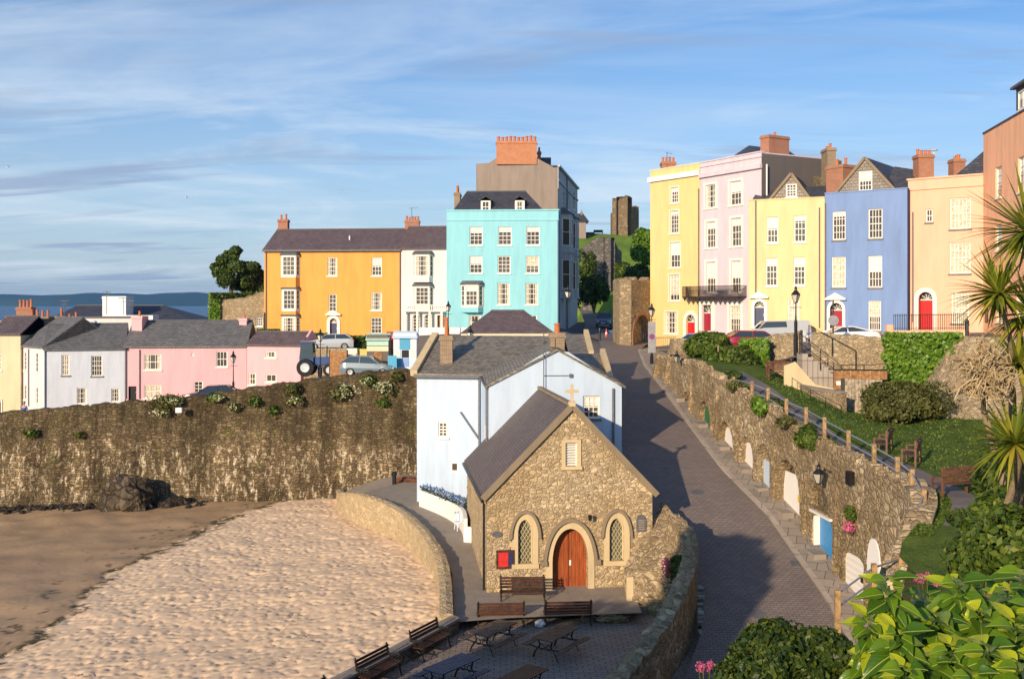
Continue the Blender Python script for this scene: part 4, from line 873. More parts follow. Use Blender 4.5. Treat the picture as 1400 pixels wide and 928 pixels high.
T,Fp2=house('pink_cottage','lower pink cottage end with a plain gable joined to the long pink house',(337.5,94.4),(411,93.2),3.0,CZ-(473-HY)*94/1400,4.6,M['pink'],
 [(363,480,377.5,489,2,1),(339.5,510,350,526,2,2),(363.5,511.5,377.7,522,2,1)],rev=0.15)
ze=CZ-(473-HY)*94/1400; gable_roof(Fp2,T,M['slp'],ze,ze+1.15,4.6)
F4=Fac(Fp2.p(Fp2.L+0.003,0,0),Fp2.p(Fp2.L+0.003,0,-4.6)); mb=MB(); F4.panel(mb,[(0,3),(4.6,3),(4.6,ze),(2.3,ze+1.45),(0,ze)],[],0.1,0.1); mb.add([F4.p(0,ze,.1),F4.p(2.3,ze+1.45,.1),F4.p(2.3,ze+1.45,-.1),F4.p(0,ze,-.1)],[(0,1,2,3)]); mb.build('gable_wall',M['pink'],T,recalc=False)
T,Fl=house('light_blue_house','pale blue white two storey house with dark slate roof left of the pink house',(61,91.5),(170.7,93.5),2.5,CZ-(478.5-HY)*92.5/1400,6.5,paint('pale_white_render',(0.62,0.66,0.74),0.8,0.12),
 [(84,485,95,513,3,4,dict(sill='dark',blind=.98,curt=True)),(124.5,486,140,514,4,4,dict(sill='dark')),(105,530,118.5,552,3,3,cu),(152,531,164,549,3,3,cu)],rev=0.15)
ze=CZ-(478.5-HY)*92.5/1400; gable_roof(Fl,T,M['slg'],ze,ze+2.2,6.5)
chimney(T,87,437,105,455,96.5,1.2,M['brickd'],2,ph=.6)
A=(28,95.2);B=(61,91.7)
T,Fn=house('narrow_white_house','narrow white house with its slate roof turned towards the light blue house','house' and A,B,2.0,CZ-(475-HY)*93.5/1400,7,M['whiter'],
 [(33,481,36,506,1,4),(48.5,482,52,509,1,4),(33,526,36,546,1,3),(49,529,52,552,1,3),(56,534,58,556,1,3)],rev=0.12) if False else house('narrow_white_house','narrow white house with a brown slate roof between the cream and light blue houses',A,B,2.0,CZ-(475-HY)*93.5/1400,7,M['whiter'],
 [(33,481,36,506,1,4),(48.5,482,52,509,1,4),(33,526,36,546,1,3),(49,529,52,552,1,3)],rev=0.12)
ze=CZ-(475-HY)*93.5/1400; gable_roof(Fn,T,M['slg'],ze,ze+2.6,7); pipe(T,Fn,40,477,555); pipe(T,Fl,61.5,478,560)
chimney(T,37,433,66,458,99,1.0,M['brickd'],4,ph=.7); chimney(T,74,432,88,447,100,1.0,M['brickd'],1,ph=.7)
T,Fc=house('cream_house','cream rendered house at the far left edge with a shaded doorway','house' and (-14,94.5),(28,94.5),1.5,CZ-(458-HY)*95/1400,7,M['creamr'],[(-3,483,2,506,2,4)],doors=[(-4,545,2,565,M['woodb'],dict(surround=0.1))])
ze=CZ-(458-HY)*95/1400; gable_roof(Fc,T,M['slp'],ze,ze+1.6,7); chimney(T,22,420,42,446,101,1.0,M['brickr'],4,ph=.7); chimney(T,-12,438,10,456,99,1.2,M['brickd'],2)
# dark hipped building behind
A=XY(64,122);B=XY(262,122); Fb=Fac(A,B); T=thing('large_white_building','long white building with a dark hipped roof and a square white roof tower','building',(-46,122,3))
ze=CZ-(441-HY)*122/1400; wall_mesh(Fb,T,M['whiter'],2,ze,10); gable_roof(Fb,T,M['sld'],ze,CZ-(419-HY)*126/1400,10,hl=1.5,hr=5,ov=.3)
chimney(T,140,405,172,436,121.0,2.4,M['white'],0,nm='roof_tower')
mb=MB(); q=W(184,441,119); mb.box(q.x-1.3,q.x+2.3,118.5,120.5,7,CZ-(431-HY)*119/1400); mb.build('parapet_block',M['white'],T)
mb=MB(); mb.box(W(108,0,119).x,W(200,0,119).x,118.4,118.8,7,CZ-(440-HY)*119/1400); mb.build('parapet',M['white'],T)
mb=MB()
for px in (88,146,178):
    a=W(px,418,119); b_=W(px,398 if px==146 else 410,119); mb.tube([a-Vector((0,0,1)),b_],0.05,5); mb.bar(b_+Vector((-.5,0,-.1)),b_+Vector((.5,0,-.1)),0.06); mb.bar(b_+Vector((-.35,0,-.5)),b_+Vector((.35,0,-.5)),0.05)
mb.build('aerial',M['lead'],T)
T=thing('sloping_white_roof_house','small white building behind the light blue roof with a skylight','building',(-40,110,4)); Fq=Fac(XY(84,108),XY(180,108)); wall_mesh(Fq,T,M['whiter'],3,CZ-(444-HY)*108/1400+.7,5); mb=MB(); Fq.box(mb,0,Fq.L,CZ-(444-HY)*108/1400+.7,CZ-(444-HY)*108/1400+.85,-5,.1); mb.build('flat_roof',M['lead'],T)
# stone garden wall and ivy left of the orange house
ribbon_wall([tuple(XY(288,107)),tuple(XY(330,106)),tuple(XY(361,105.2))],[5,5,5],[CZ+(415-409)*107/1400,CZ+(415-409)*106/1400,CZ+(415-399)*105/1400],0.6,M['gard'],'garden_wall','rough stone garden wall running left from the orange house','wall',M['coping'],0.1)
P=np.array([list(W(random.uniform(286,300),random.uniform(402,446),106.6+random.uniform(-.3,.1))) for _ in range(2200)]); o=leafmesh('wall_ivy',P,np.tile([-.4,-1,.2],(2200,1)),0.22,M['leafy']); tag(o,'bright green ivy over the left end of the stone garden wall','ivy')
P=np.array([list(W(random.uniform(289,345),random.uniform(401,407),106.3+random.uniform(-.3,.6))) for _ in range(1800)]); o=leafmesh('wall_top_shrubs',P,np.tile([0,-.5,1],(1800,1)),0.22,M['leafd']); tag(o,'dark ground cover along the top of the stone garden wall','plant')
T=thing('stone_outbuilding','small stone outbuilding with one white window beside the orange house','building',(-25.5,104,6)); F5=Fac(XY(338,104.4),XY(361,104.3)); window(F5,T,(350,434,359,446),3,3); wall_mesh(F5,T,M['gard'],6,CZ-(427-HY)*104/1400,1.2)
# ------------------------------------------------------------------ inn (white house behind the church)
T=thing('white_inn','white painted inn with an old stone slate roof and red chimney pots behind the church','house',(1,55,0))
A=XY(570,58.2);B=XY(658.5,57.6); F6=Fac(A,B); zi=7.92
window(F6,T,(599,577,612,597.5),2,4,rev=0.15); window(F6,T,(616,631.5,627,645),1,1,rev=0.1,sill=None)
mb=MB(); F6.panel(mb,rectpts(0,F6.L,0.4,zi),F6.holes,0.15)
C0=Vector(XY(668.3,51.2)); F7=Fac(B,C0); 
for z0,z1 in ((4.6,5.6),): window(F7,T,(3.0,3.9,z0,z1),1,2,uz=True,rev=0.1,sill=None)
F7.panel(mb,rectpts(0,F7.L,0.4,zi),F7.holes,0.1)
C1=Vector(XY(850,51.5)); F8=Fac(C0,C1); apx=F8.hit(762,481); ze7=7.85
window(F8,T,(797,541,820,572),3,4,rev=0.18,sill='dark'); uR,zR=F8.hit(850,529)
F8.panel(mb,[(0,0.4),(F8.L,0.4),(F8.L,zR),(apx[0]+0.55,apx[1]),(apx[0]-0.55,apx[1]),(0,ze7)],F8.holes,0.18)
mb.add([F6.p(0,.4),F6.p(0,.4,-9.5),F6.p(0,zi,-9.5),F6.p(0,zi)],[(0,1,2,3)]); 
bk=[F6.p(0,0,-9.5),Vector((C1.x+.6,C1.y+13,0))]; mb.add([(F8.B.x,F8.B.y,.4),(bk[1].x,bk[1].y,.4),(bk[1].x,bk[1].y,zR),(F8.B.x,F8.B.y,zR)],[(0,1,2,3)])
mb.build('wall',M['pale'],T,recalc=False)
# left roof
zr=CZ-(461-HY)*63.2/1400
r=MB(); a0=F6.p(-0.12,zi,0.25);a1=F6.p(F6.L+0.05,zi,0.25); b0=F6.p(-0.12,zr,-5.0); b1=F6.p(F6.L+4.1,zr,-5.0); c0=F6.p(-0.12,zi,-9.6); c1=F6.p(F6.L+4.1,zi,-9.6)
up=Vector((0,0,.12)); vt=[a0,a1,b0,b1,c0,c1]; vt=vt+[q+up for q in vt]
r.add(vt,[(6,7,9,8),(8,9,11,10),(0,1,7,6),(0,6,8,2),(2,8,10,4)]); 
# cross roof over the gable block: ridge runs back from the gable apex
g0=F8.p(apx[0],apx[1]+.05,0.12); g1=g0+Vector((0.1,11.2,0)); lo=F8.p(-0.15,ze7-0.05,0.12); ro=F8.p(F8.L+0.2,zR-0.08,0.12); ro1=ro+Vector((.1,6.0,0)); g2_=g0+Vector((.05,6,0)); inn=a1+Vector((0,0.0,0.12))
lo1=Vector((a1.x+.2,a1.y+3.0,zi+1.2)); 
r.add([g0+up,lo+up,inn,b1+up,g1+up,ro+up,ro1+up,g2_+up],[(0,1,2,3),(0,3,4),(0,7,6,5)]); r.add([g0,g0+up,lo+up,lo,ro+up,ro],[(0,1,2,3),(0,1,4,5)])
r.build('roof',M['slo'],T,recalc=False)
v=MB(); v.bar(a0+up*1.2,b0+up*1.2,0.4,0.35); v.build('verge_coping',M['dress'],T)
g=MB(); g.bar(F6.p(-0.1,zi-.02,0.3),F6.p(F6.L+.1,zi-.02,0.3),0.14); g.bar(F7.p(0,zi-.02,.1),F7.p(F7.L,ze7-.05,.1),0.12); g.build('gutter',M['lead'],T)
chimney(T,601.5,459,618.5,512,59.0,0.8,M['brickd'],1,ph=.9,zb=7.9)
chimney(T,752,455,772,482,52.2,0.8,M['brickd'],2,ph=.55,pr=.14)
for px in (655,660.5): pass
mb=MB(); mb.tube([F6.p(F6.L-.12,2,.1),F6.p(F6.L-.12,zi,.1)],.06,6); mb.tube([F7.p(F7.L-.1,2,.1),F7.p(F7.L-.1,zi,.1)],.06,6); mb.tube([F8.p(F8.hit(838,550)[0],4,.1),F8.p(F8.hit(838,550)[0],7.75,.1)],.06,6); mb.tube([F6.p(F6.L-1.2,5.9,.1),F6.p(F6.L-.15,4.4,.1)],.05,6)
mb.build('downpipe',M['pipe'],T)
mb=MB(); u=F8.hit(743,500)[0]; mb.tube([F8.p(u,7.6,.2),F8.p(u,10.6,.2)],.025,6); mb.bar(F8.p(u,10.0,-.3),F8.p(u,10.2,1.0),.03)
for k in range(5): q=F8.p(u,10.0+.04*k,-.2+.28*k); mb.bar(q-Vector((.35,0,0)),q+Vector((.35,0,0)),.02)
mb.bar(F8.p(u,8.4,.06),F8.p(u+1.3,8.4,.06),.03); mb.box(*[c for c in (F8.p(u+1.3,0,0).x,F8.p(u+1.3,0,0).x+.16,F8.p(u+1.3,0,0).y-.1,F8.p(u+1.3,0,0).y-.01,8.3,8.48)]); mb.build('aerial',M['lead'],T)
# annex roofs right behind the gable block
def annex(name,lab,pxa,pxb,D,yb,yt,dep):
    T=thing(name,lab,'building',((pxa-CXP)*D/FPX,D,4)); Fa=Fac(XY(pxa,D),XY(pxb,D)); z0=CZ-(yb-HY)*D/FPX; z1=CZ-(yt-HY)*(D+dep)/FPX
    mb=MB(); L_=Fa.L; mb.add([Fa.p(0,3,0),Fa.p(L_,3,0),Fa.p(L_,z0,0),Fa.p(0,z0,0),Fa.p(L_,3,-dep),Fa.p(L_,z1,-dep),Fa.p(0,z1,-dep),Fa.p(0,3,-dep)],[(0,1,2,3),(1,4,5,2),(4,7,6,5),(0,3,6,7)]); mb.build('wall',M['gard'],T)
    r=MB(); r.hexa([Fa.p(0,z0,.2),Fa.p(L_,z0,.2),Fa.p(L_,z1,-dep),Fa.p(0,z1,-dep)],[Fa.p(0,z0+.12,.2),Fa.p(L_,z0+.12,.2),Fa.p(L_,z1+.12,-dep),Fa.p(0,z1+.12,-dep)]); r.build('roof',M['slo'],T)
    v=MB(); v.bar(Fa.p(L_,z0+.15,.3),Fa.p(L_,z1+.25,-dep),.32,.4); v.build('verge_coping',M['dress'],T)
annex('lane_outhouse','lean-to outhouse with mossy slates right beside the brick road',762,834,59,522,486,5)
annex('stone_annex','small annex roof with pale stone verge behind the red chimney pots',765,808,66,487,459,4.5)

# ------------------------------------------------------------------ church
T=thing('stone_church','small rubble stone church with a steep slate roof and arched plank door beside the road','church',(2.4,42.5,0))
A=Vector((-1.02,42.0)); B=A+Vector((0.9921,0.1253))*6.95; F9=Fac(A,B); Lc=F9.L; DEP=10.0; zE=4.05; zA=7.65
uc=F9.hit(782,560)[0]
door_r=(755,722,804,808); u0,u1,z0,z1=F9.rect(*door_r); z0=0.08; hd=archpts(u0,u1,z0,z1,'pointed',10); F9.holes.append(hd)
def lancet(r):
    a,b,c,d_=F9.rect(*r); h=archpts(a,b,c,d_,'pointed',8); F9.holes.append(h)
    g=MB(); g.add([F9.p(u,z,-0.16) for u,z in rectpts(a-.05,b+.05,c-.05,d_+.05)],[(0,1,2,3)]); 
    fr=MB(); ring(F9,fr,archpts(a+.05,b-.05,c+.05,d_-.07,'pointed',8),[(x,z) for x,z in h],-0.15,-0.08)
    w_=b-a; n=9; st=w_/3.2
    k=-12
    while k<16:                                   # diamond leading, clipped to the lancet
        for sgn in (1,-1):
            pts=[]
            for j in range(40):
                t=j/39; x=a+t*w_; z=c+k*st*1.35+sgn*(x-a)*1.7+(0 if sgn>0 else 0)
                pts.append((x,z))
            run=[]
            for x,z in pts:
                top=d_ if False else np.interp(x,[p_[0] for p_ in sorted(h[2:])],[p_[1] for p_ in sorted(h[2:])])
                if c<z<top: run.append((x,z))
            if len(run)>3: fr.bar(F9.p(run[0][0],run[0][1],-.13),F9.p(run[-1][0],run[-1][1],-.13),0.022,.02)
        k+=1
    wn=fr.build('lancet_window',M['dress'],T); g.build('pane',M['lglass'],wn)
    s=MB(); ring(F9,s,h,archpts(a-.24,b+.24,c,d_+.26,'pointed',8),0.003,0.05); F9.box(s,a-.26,b+.26,c-.2,c-.003,-.1,.08); s.build('window_surround',M['dress'],wn)
    s=MB(); o1=archpts(a-.245,b+.245,c,d_+.265,'pointed',8); o2=archpts(a-.36,b+.36,c,d_+.40,'pointed',8); zz_=c+(d_-c)*0.45
    I=[p_ for p_ in o1[2:] if p_[1]>zz_];O=[o2[2:][i] for i,p_ in enumerate(o1[2:]) if p_[1]>zz_]
    for i in range(len(I)-1): F9.poly(s,[I[i],O[i],O[i+1],I[i+1]],0.0,0.14)
    s.build('hood_mould',M['hood'],wn)
M['lglass']=glassm('leaded_glass',(0.10,0.12,0.08),0.25); M['hood']=paint('dark_weathered_hood',(0.26,0.20,0.13),0.9,0.3)
lancet((708,710,728,770)); lancet((833,708,853,766))
a,b,c,d_=F9.rect(773,605,789,637); F9.holes.append(rectpts(a,b,c,d_)); lv=MB(); ww=lv
for k in range(9): z=c+(d_-c)*(k+.5)/9; lv.hexa([F9.p(a,z-.03,-.03),F9.p(b,z-.03,-.03),F9.p(b,z+.03,-.14),F9.p(a,z+.03,-.14)],[F9.p(a,z-.01,-.03),F9.p(b,z-.01,-.03),F9.p(b,z+.05,-.14),F9.p(a,z+.05,-.14)])
F9.box(lv,a,a+.05,c,d_,-.15,-.02);F9.box(lv,b-.05,b,c,d_,-.15,-.02); lo_=lv.build('louvre_opening',M['frame'],T)
s=MB(); F9.box(s,a-.05,b+.05,c-.05,d_+.05,-.2,-.17); s.build('backing',M['black'],lo_)
s=MB(); F9.box(s,a-.16,a-.003,c-.05,d_+.12,.002,.05); F9.box(s,b+.003,b+.16,c-.05,d_+.12,.002,.05); F9.box(s,a-.003,b+.003,d_+.003,d_+.14,.002,.05); F9.box(s,a-.2,b+.2,c-.14,c-.004,.0,.1); s.build('louvre_surround',M['dress'],lo_)
mb=MB(); F9.panel(mb,[(0,-.4),(Lc,-.4),(Lc,zE),(uc,zA),(0,zE)],F9.holes,0.38)
for u in (0,Lc): mb.add([F9.p(u,-.4),F9.p(u,-.4,-DEP),F9.p(u,zE,-DEP),F9.p(u,zE)],[(0,1,2,3)])
mb.add([F9.p(0,-.4,-DEP),F9.p(Lc,-.4,-DEP),F9.p(Lc,zE,-DEP),F9.p(uc,zA,-DEP),F9.p(0,zE,-DEP)],[(0,1,2,3,4)]); mb.build('wall',M['church'],T,recalc=False)
# plinth quoins
q=MB()
for k in range(9): q_=0.34 if k%2 else .22; F9.box(q,-0.012,q_,0.05+k*.42,0.05+k*.42+.39,-.2,.012)
q.build('quoins',M['church'],T)
r=MB(); up=Vector((0,0,.13)); ov=.14
def rp(u,z,d): return F9.p(u,z,d)
sl=(zA-zE)/uc; sr=(zA-zE)/(Lc-uc)
L0=[rp(-ov,zE-ov*sl,.1),rp(uc,zA,.1),rp(uc,zA,-DEP-.15),rp(-ov,zE-ov*sl,-DEP-.15)]; r.hexa(L0,[p_+up for p_ in L0])
L1=[rp(uc,zA,.1),rp(Lc+ov,zE-ov*sr,.1),rp(Lc+ov,zE-ov*sr,-DEP-.15),rp(uc,zA,-DEP-.15)]; r.hexa(L1,[p_+up for p_ in L1])
ro=r.build('roof',M['slc'],T)
v=MB(); v.bar(rp(-ov-.05,zE-ov*sl+.1,.06),rp(uc,zA+.12,.06),.16,.24); v.bar(rp(Lc+ov+.05,zE-ov*sr+.1,.06),rp(uc,zA+.12,.06),.16,.24); v.build('verge_coping',M['dress2'] if 'dress2' in M else M['hood'],T)
v=MB(); v.bar(rp(uc,zA+.16,0),rp(uc,zA+.16,-DEP),.2,.12); v.build('ridge_tiles',M['hood'],ro)
g=MB(); g.bar(rp(-ov-.05,zE-ov*sl,.1),rp(-ov-.05,zE-ov*sl,-DEP),.12); g.build('gutter',M['black'],T); g=MB(); g.tube([rp(-.1,.1,-.35),rp(-.1,zE-.3,-.35)],.05,6); g.build('downpipe',M['black'],T)
cr=MB(); F9.box(cr,uc-.13,uc+.13,zA+.1,zA+.3,-.15,.15); F9.box(cr,uc-.055,uc+.055,zA+.3,zA+1.0,-.055,.055); F9.box(cr,uc-.27,uc+.27,zA+.66,zA+.77,-.05,.05); cr.build('gable_cross',M['dress'],T,bevel=.01)
# door leaves
dm=MB(); c_=(u0+u1)/2; F9.poly(dm,[(x,z) for x,z in archpts(u0-.02,u1+.02,z0,z1+.02,'pointed',10)],-.42,-.36); dr=dm.build('door',M['plank'],T)
h=MB(); F9.box(h,c_+.02,c_+.10,z0+1.0,z0+1.22,-.36,-.33); h.build('handle',M['frame'],dr); h=MB(); F9.box(h,c_-.012,c_+.012,z0,z1-.1,-.36,-.35); h.build('meeting_joint',M['black'],dr)
s=MB(); ring(F9,s,hd,archpts(u0-.26,u1+.26,z0,z1+.28,'pointed',10),.003,.06); s.build('door_surround',M['dress'],dr)
s=MB(); o1=archpts(u0-.265,u1+.265,z0,z1+.285,'pointed',10); o2=archpts(u0-.40,u1+.40,z0,z1+.44,'pointed',10)
I=[p_ for p_ in o1[2:] if p_[1]>1.35];O=[o2[2:][i] for i,p_ in enumerate(o1[2:]) if p_[1]>1.35]
for i in range(len(I)-1): F9.poly(s,[I[i],O[i],O[i+1],I[i+1]],0.0,0.16)
F9.box(s,I[0][0]-.02,I[0][0]+.26,1.2,1.4,0,.18);F9.box(s,I[-1][0]-.26,I[-1][0]+.02,1.2,1.4,0,.18); s.build('hood_mould',M['hood'],dr)
s=MB(); F9.box(s,u0-.3,u1+.3,.04,.12,.02,.5); s.build('door_step',M['kerb'],T)
def text(body,loc,rot,size,mat,parent,name='lettering',extr=0.004):
    cu_=bpy.data.curves.new(name,'FONT'); cu_.body=body; cu_.size=size; cu_.extrude=extr; cu_.align_x='CENTER'; cu_.align_y='CENTER'; ob=bpy.data.objects.new(name,cu_)
    me=bpy.data.meshes.new_from_object(ob) if False else None
    C.objects.link(ob); dg=bpy.context.evaluated_depsgraph_get(); me=bpy.data.meshes.new_from_object(ob.evaluated_get(dg)); bpy.data.objects.remove(ob)
    me.materials.clear(); me.materials.append(mat); o=bpy.data.objects.new(name,me); C.objects.link(o); o.parent=parent; o.location=loc; o.rotation_euler=rot; return o
az9=math.atan2(F9.U.y,F9.U.x)
# notice board, plaques
a,b,c,d_=F9.rect(680,753,702,775); p0=F9.p(a,c)
N=thing('notice_board','red backed glazed notice board left of the church door','notice board',(p0.x,p0.y,c)); s=MB(); F9.box(s,a-.05,b+.05,c-.05,d_+.05,0.0,.06); s.build('case',M['teakd'],N)
s=MB(); F9.box(s,a+.04,a+(b-a)*.66,c+.04,d_-.04,.06,.07); s.build('red_notice',plain('red_notice_paper',(.62,.03,.03)),N); s=MB(); F9.box(s,a+(b-a)*.70,b-.03,c+.04,d_-.04,.06,.068); s.build('grey_panel',M['navy'],N)
a,b,c,d_=F9.rect(870,703,883,726); p0=F9.p(a,c); N=thing('slate_plaque','dark arched stone plaque with small lettering right of the church','plaque',(p0.x,p0.y,c)); s=MB(); F9.poly(s,archpts(a,b,c,d_,'round'),0,.05); s.build('plate',M['lead'],N)
s=MB()
for k in range(5): F9.box(s,a+.08,b-.08,c+.1+k*.09,c+.115+k*.09,.05,.055)
s.build('lettering',M['dress'],N)
a,b,c,d_=F9.rect(672,726,687,734); p0=F9.p((a+b)/2,(c+d_)/2); s=MB(); F9.poly(s,[((a+b)/2+(b-a)/2*math.cos(2*PI*k/16),(c+d_)/2+(d_-c)/2*math.sin(2*PI*k/16)) for k in range(16)],0,.04); tag(s.build('oval_plaque',M['lead']),'small grey oval plaque on the church left of the lancet window','plaque')
# small lamp over the door
p0=F9.p(F9.hit(806,704)[0],F9.hit(806,704)[1]); N=thing('door_lamp','small black lantern on a bracket above the church door','lamp',tuple(p0)); s=MB(); s.bar(p0,p0+Vector((0,-.35,.05)),.03); s.build('bracket',M['black'],N); s=MB(); s.lathe([(.02,.12),(.09,.08),(.07,-.12),(.02,-.14)],p0+Vector((0,-.35,-.02)),6); s.build('lantern',M['black'],N)
# ------------------------------------------------------------------ right row
def downp(T,F_,px,y0,y1,m=None): return pipe(T,F_,px,y0,y1,m)
bl=lambda b,**k: dict(blind=b,**k)
ZY=CZ+(415-234.5)*95/1400
T,Fa=house('yellow_end_house','bright yellow five storey end house with single sash windows next to the stone gate tower',(889,95),(957,89.6),6.5,ZY,9,M['yellow'],
 [(917,256,927.5,277.5,3,4,bl(0,surround=.08)),(916,288,928,319,3,5,bl(0,surround=.08)),(916,331,930,366,3,4,bl(.5,surround=.08)),(915,375,929,411,3,5,bl(.75,curt=True,surround=.08)),(909,426,926,456,4,4,bl(0,surround=.08))],
 doors=[(938.5,430,951,468,M['reddoor'],dict(surround=.35))])
mb=MB(); z=Fa.hit(889,246)[1]; Fa.box(mb,-.15,Fa.L,z-.25,z+.2,.002,.22); mb.build('cornice',M['white'],T); mb=MB(); Fa.box(mb,-.05,Fa.L,ZY,ZY+.1,-.3,.06); mb.build('parapet_coping',M['cream'],T)
chimney(T,905,221,924,234,95,1,M['brickr'],4,ph=.5); mb=MB(); mb.tube([W(912,234,95),W(912,208,95)],.03,5); a_=W(912,209,95); mb.bar(a_+Vector((-.1,0,0)),a_+Vector((.5,0,-.1)),.04); mb.build('aerial',M['lead'],T)
downp(T,Fa,956,258,465)
ZL=CZ+(415-223.5)*89.5/1400
T,Fb2=house('lilac_house','pale lilac house with an iron balcony across its first floor windows',(957.4,89.5),(1041,82.8),6.5,ZL,9,M['lilac'],
 [(964.5,252.5,978.5,284.5,3,4,bl(0,surround=.2,curt=False)),(998,247.5,1013.5,280.5,3,4,bl(0,surround=.2)),(965.5,303,978.5,339,3,4,bl(.25,surround=.2)),(999.5,298,1013.5,337,3,4,bl(.25,surround=.2)),
  (965.5,358,978.5,400,3,4,bl(.55,surround=.2)),(999.5,356.5,1013,399.5,3,4,bl(.55,surround=.2)),(997.5,418.5,1012.5,453,4,4,bl(.5,curt=True,surround=.25))],
 doors=[(960.5,417,973,452,M['crimson'],dict(arch=None,surround=.4))])
mb=MB(); 
for yy,hh,pr in ((238.5,.35,.25),(228,.1,.1)): z=Fb2.hit(957.4,yy)[1]; Fb2.box(mb,0,Fb2.L+.1,z-hh,z,.002,pr)
Fb2.box(mb,0,Fb2.L+.06,ZL,ZL+.1,-.3,.08); mb.build('cornice',M['lilac'],T)
b=MB(); ua=Fb2.hit(945,392)[0]; ub=Fb2.hit(1021,392)[0]; zb_=Fb2.hit(980,405)[1]; zt_=Fb2.hit(980,391)[1]
Fb2.box(b,ua,ub,zb_-.12,zb_,.0,1.0); Fb2.box(b,ua,ub,zt_-.04,zt_,.95,1.0)
for zz_ in (.35,.62): Fb2.box(b,ua,ub,zb_+zz_*1.0-.02,zb_+zz_+.0,.96,1.0)
n=58
for k in range(n+1): u=ua+(ub-ua)*k/n; Fb2.box(b,u-.018,u+.018,zb_,zt_,.955,.99)
for k in range(12): u=ua+(ub-ua)*(k+.5)/12; Fb2.poly(b,[(u-.25,zb_-.12),(u,zb_-.42),(u+.25,zb_-.12)],.93,.97)
for u in (ua,ub-.03):
    for dd in np.arange(.05,.95,.12): Fb2.box(b,u,u+.03,zb_,zt_,dd,dd+.03)
    Fb2.box(b,u,u+.03,zt_-.04,zt_,0,1.0)
b.build('balcony',M['ironb'],T)
# dark side wall, roof, chimney of lilac house
Fz=Fac(Fb2.p(Fb2.L+.004,0,0),Fb2.p(Fb2.L+.004,0,-9)); mb=MB(); Fz.panel(mb,[(0,15),(9,15),(9,ZL-.1),(0,ZL-.1)],[],.1,.02); mb.build('side_wall',paint('dark_slate_hung_wall',(.13,.115,.11)),T)
rf=MB(); ze_=ZL+.1; q_=[XY(985,91.0),XY(1043,84.6),XY(1112,93),XY(1055,101)]
rr_=[Vector((*XY(1024,91.5),CZ+(415-199)*91.5/1400)),Vector((*XY(1078,95),CZ+(415-206)*95/1400))]
bs=[Vector((p_.x,p_.y,ze_)) for p_ in q_]; rf.add(bs+rr_,[(0,1,4),(1,2,5,4),(2,3,5),(3,0,4,5),(3,2,1,0)]); rf.build('roof',M['sld'],T)
bw_=MB(); bw_.hexa([Vector((p_.x,p_.y,14)) for p_ in q_[1:]+[q_[3]+Vector((-.1,-.1))]][:3]+[Vector((q_[0].x+1,q_[0].y+1,14))],[Vector((p_.x,p_.y,ze_-.01)) for p_ in q_[1:]]+[Vector((q_[0].x+1,q_[0].y+1,ze_-.01))]); bw_.build('rear_wing_wall',paint('dark_slate_hung_wall',(.13,.115,.11),.9,.2,.8),T)
chimney(T,1051,186,1063,225,87,1.0,M['brickr'],1,F=Fac(XY(1051.5,86.2),XY(1079,87.5)),ph=.4,zb=ZL-1.5)
mb=MB(); mb.tube([Fb2.p(Fb2.L+.3,zL_,-0.3) for zL_ in (ZL-1,ZL-4.3)]+[Fb2.p(Fb2.L-.9,ZL-5.2,.4)],.07,6); mb.build('downpipe',M['white'],T)
# soft yellow house
ZQ=CZ+(415-274.8)*80.5/1400
T,Fy=house('soft_yellow_house','soft yellow three storey house with a slate gabled attic window beside the blue house',(1023.5,80.6),(1127.5,78.2),6.5,ZQ,9,M['yellow2'],
 [(1048.5,296.5,1064,332,3,4,bl(0)),(1085.5,294.5,1102,331,3,4,bl(.2)),(1047,352.5,1063,391,3,4,bl(.3)),(1085,351.5,1101,390,3,4,bl(.35)),(1077,409,1092.5,446,3,4,bl(1,curt=True))],
 doors=[(1031.5,412,1045,449,M['navy'],dict(ped=True,surround=.25))])
mb=MB(); Fy.box(mb,-.04,Fy.L,ZQ,ZQ+.1,-.3,.05); mb.build('parapet_coping',M['yellow2'],T)
def gable_dormer(T,F_,x0,x1,ya,yb,apx,win_,setb=1.0,dep=7,zbase=None,right=6.0,roofm=None):
    G=Fac(F_.p(0,0,-setb),F_.p(F_.L,0,-setb)); u0=G.hit(x0,yb)[0]; u1=G.hit(x1,yb)[0]; ua,za=G.hit(apx,ya); zb_=zbase
    a,b,c,d_=G.rect(*win_); window(G,T,(a,b,c,d_),4 if b-a>1 else 3,4,uz=True,rev=.12,fw=.1)
    mb=MB(); G.panel(mb,[(u0,zb_),(u1,zb_),(ua,za)],G.holes,.12); gw=mb.build('gable_wall',M['slateh'],T,recalc=False)
    r=MB(); up=Vector((0,0,.14)); q=[G.p(u0-.15,zb_-.1,.1),G.p(ua,za,.1),G.p(ua,za,-dep),G.p(u0-.15,zb_-.1,-dep)]; r.hexa(q,[p_+up for p_ in q]); q=[G.p(ua,za,.1),G.p(u1+.15,zb_-.1,.1),G.p(u1+.15,zb_-.1,-dep),G.p(ua,za,-dep)]; r.hexa(q,[p_+up for p_ in q])
    r.build('roof',roofm or M['sld'],T); v=MB(); v.bar(G.p(u0-.2,zb_-.1,.12),G.p(ua,za+.1,.12),.1,.2); v.bar(G.p(u1+.2,zb_-.1,.12),G.p(ua,za+.1,.12),.1,.2); v.build('bargeboard',M['hood'],T)
gable_dormer(T,Fy,1048,1110,239,268,1082,(1074.5,251.5,1089.5,269.5),zbase=ZQ-.3)
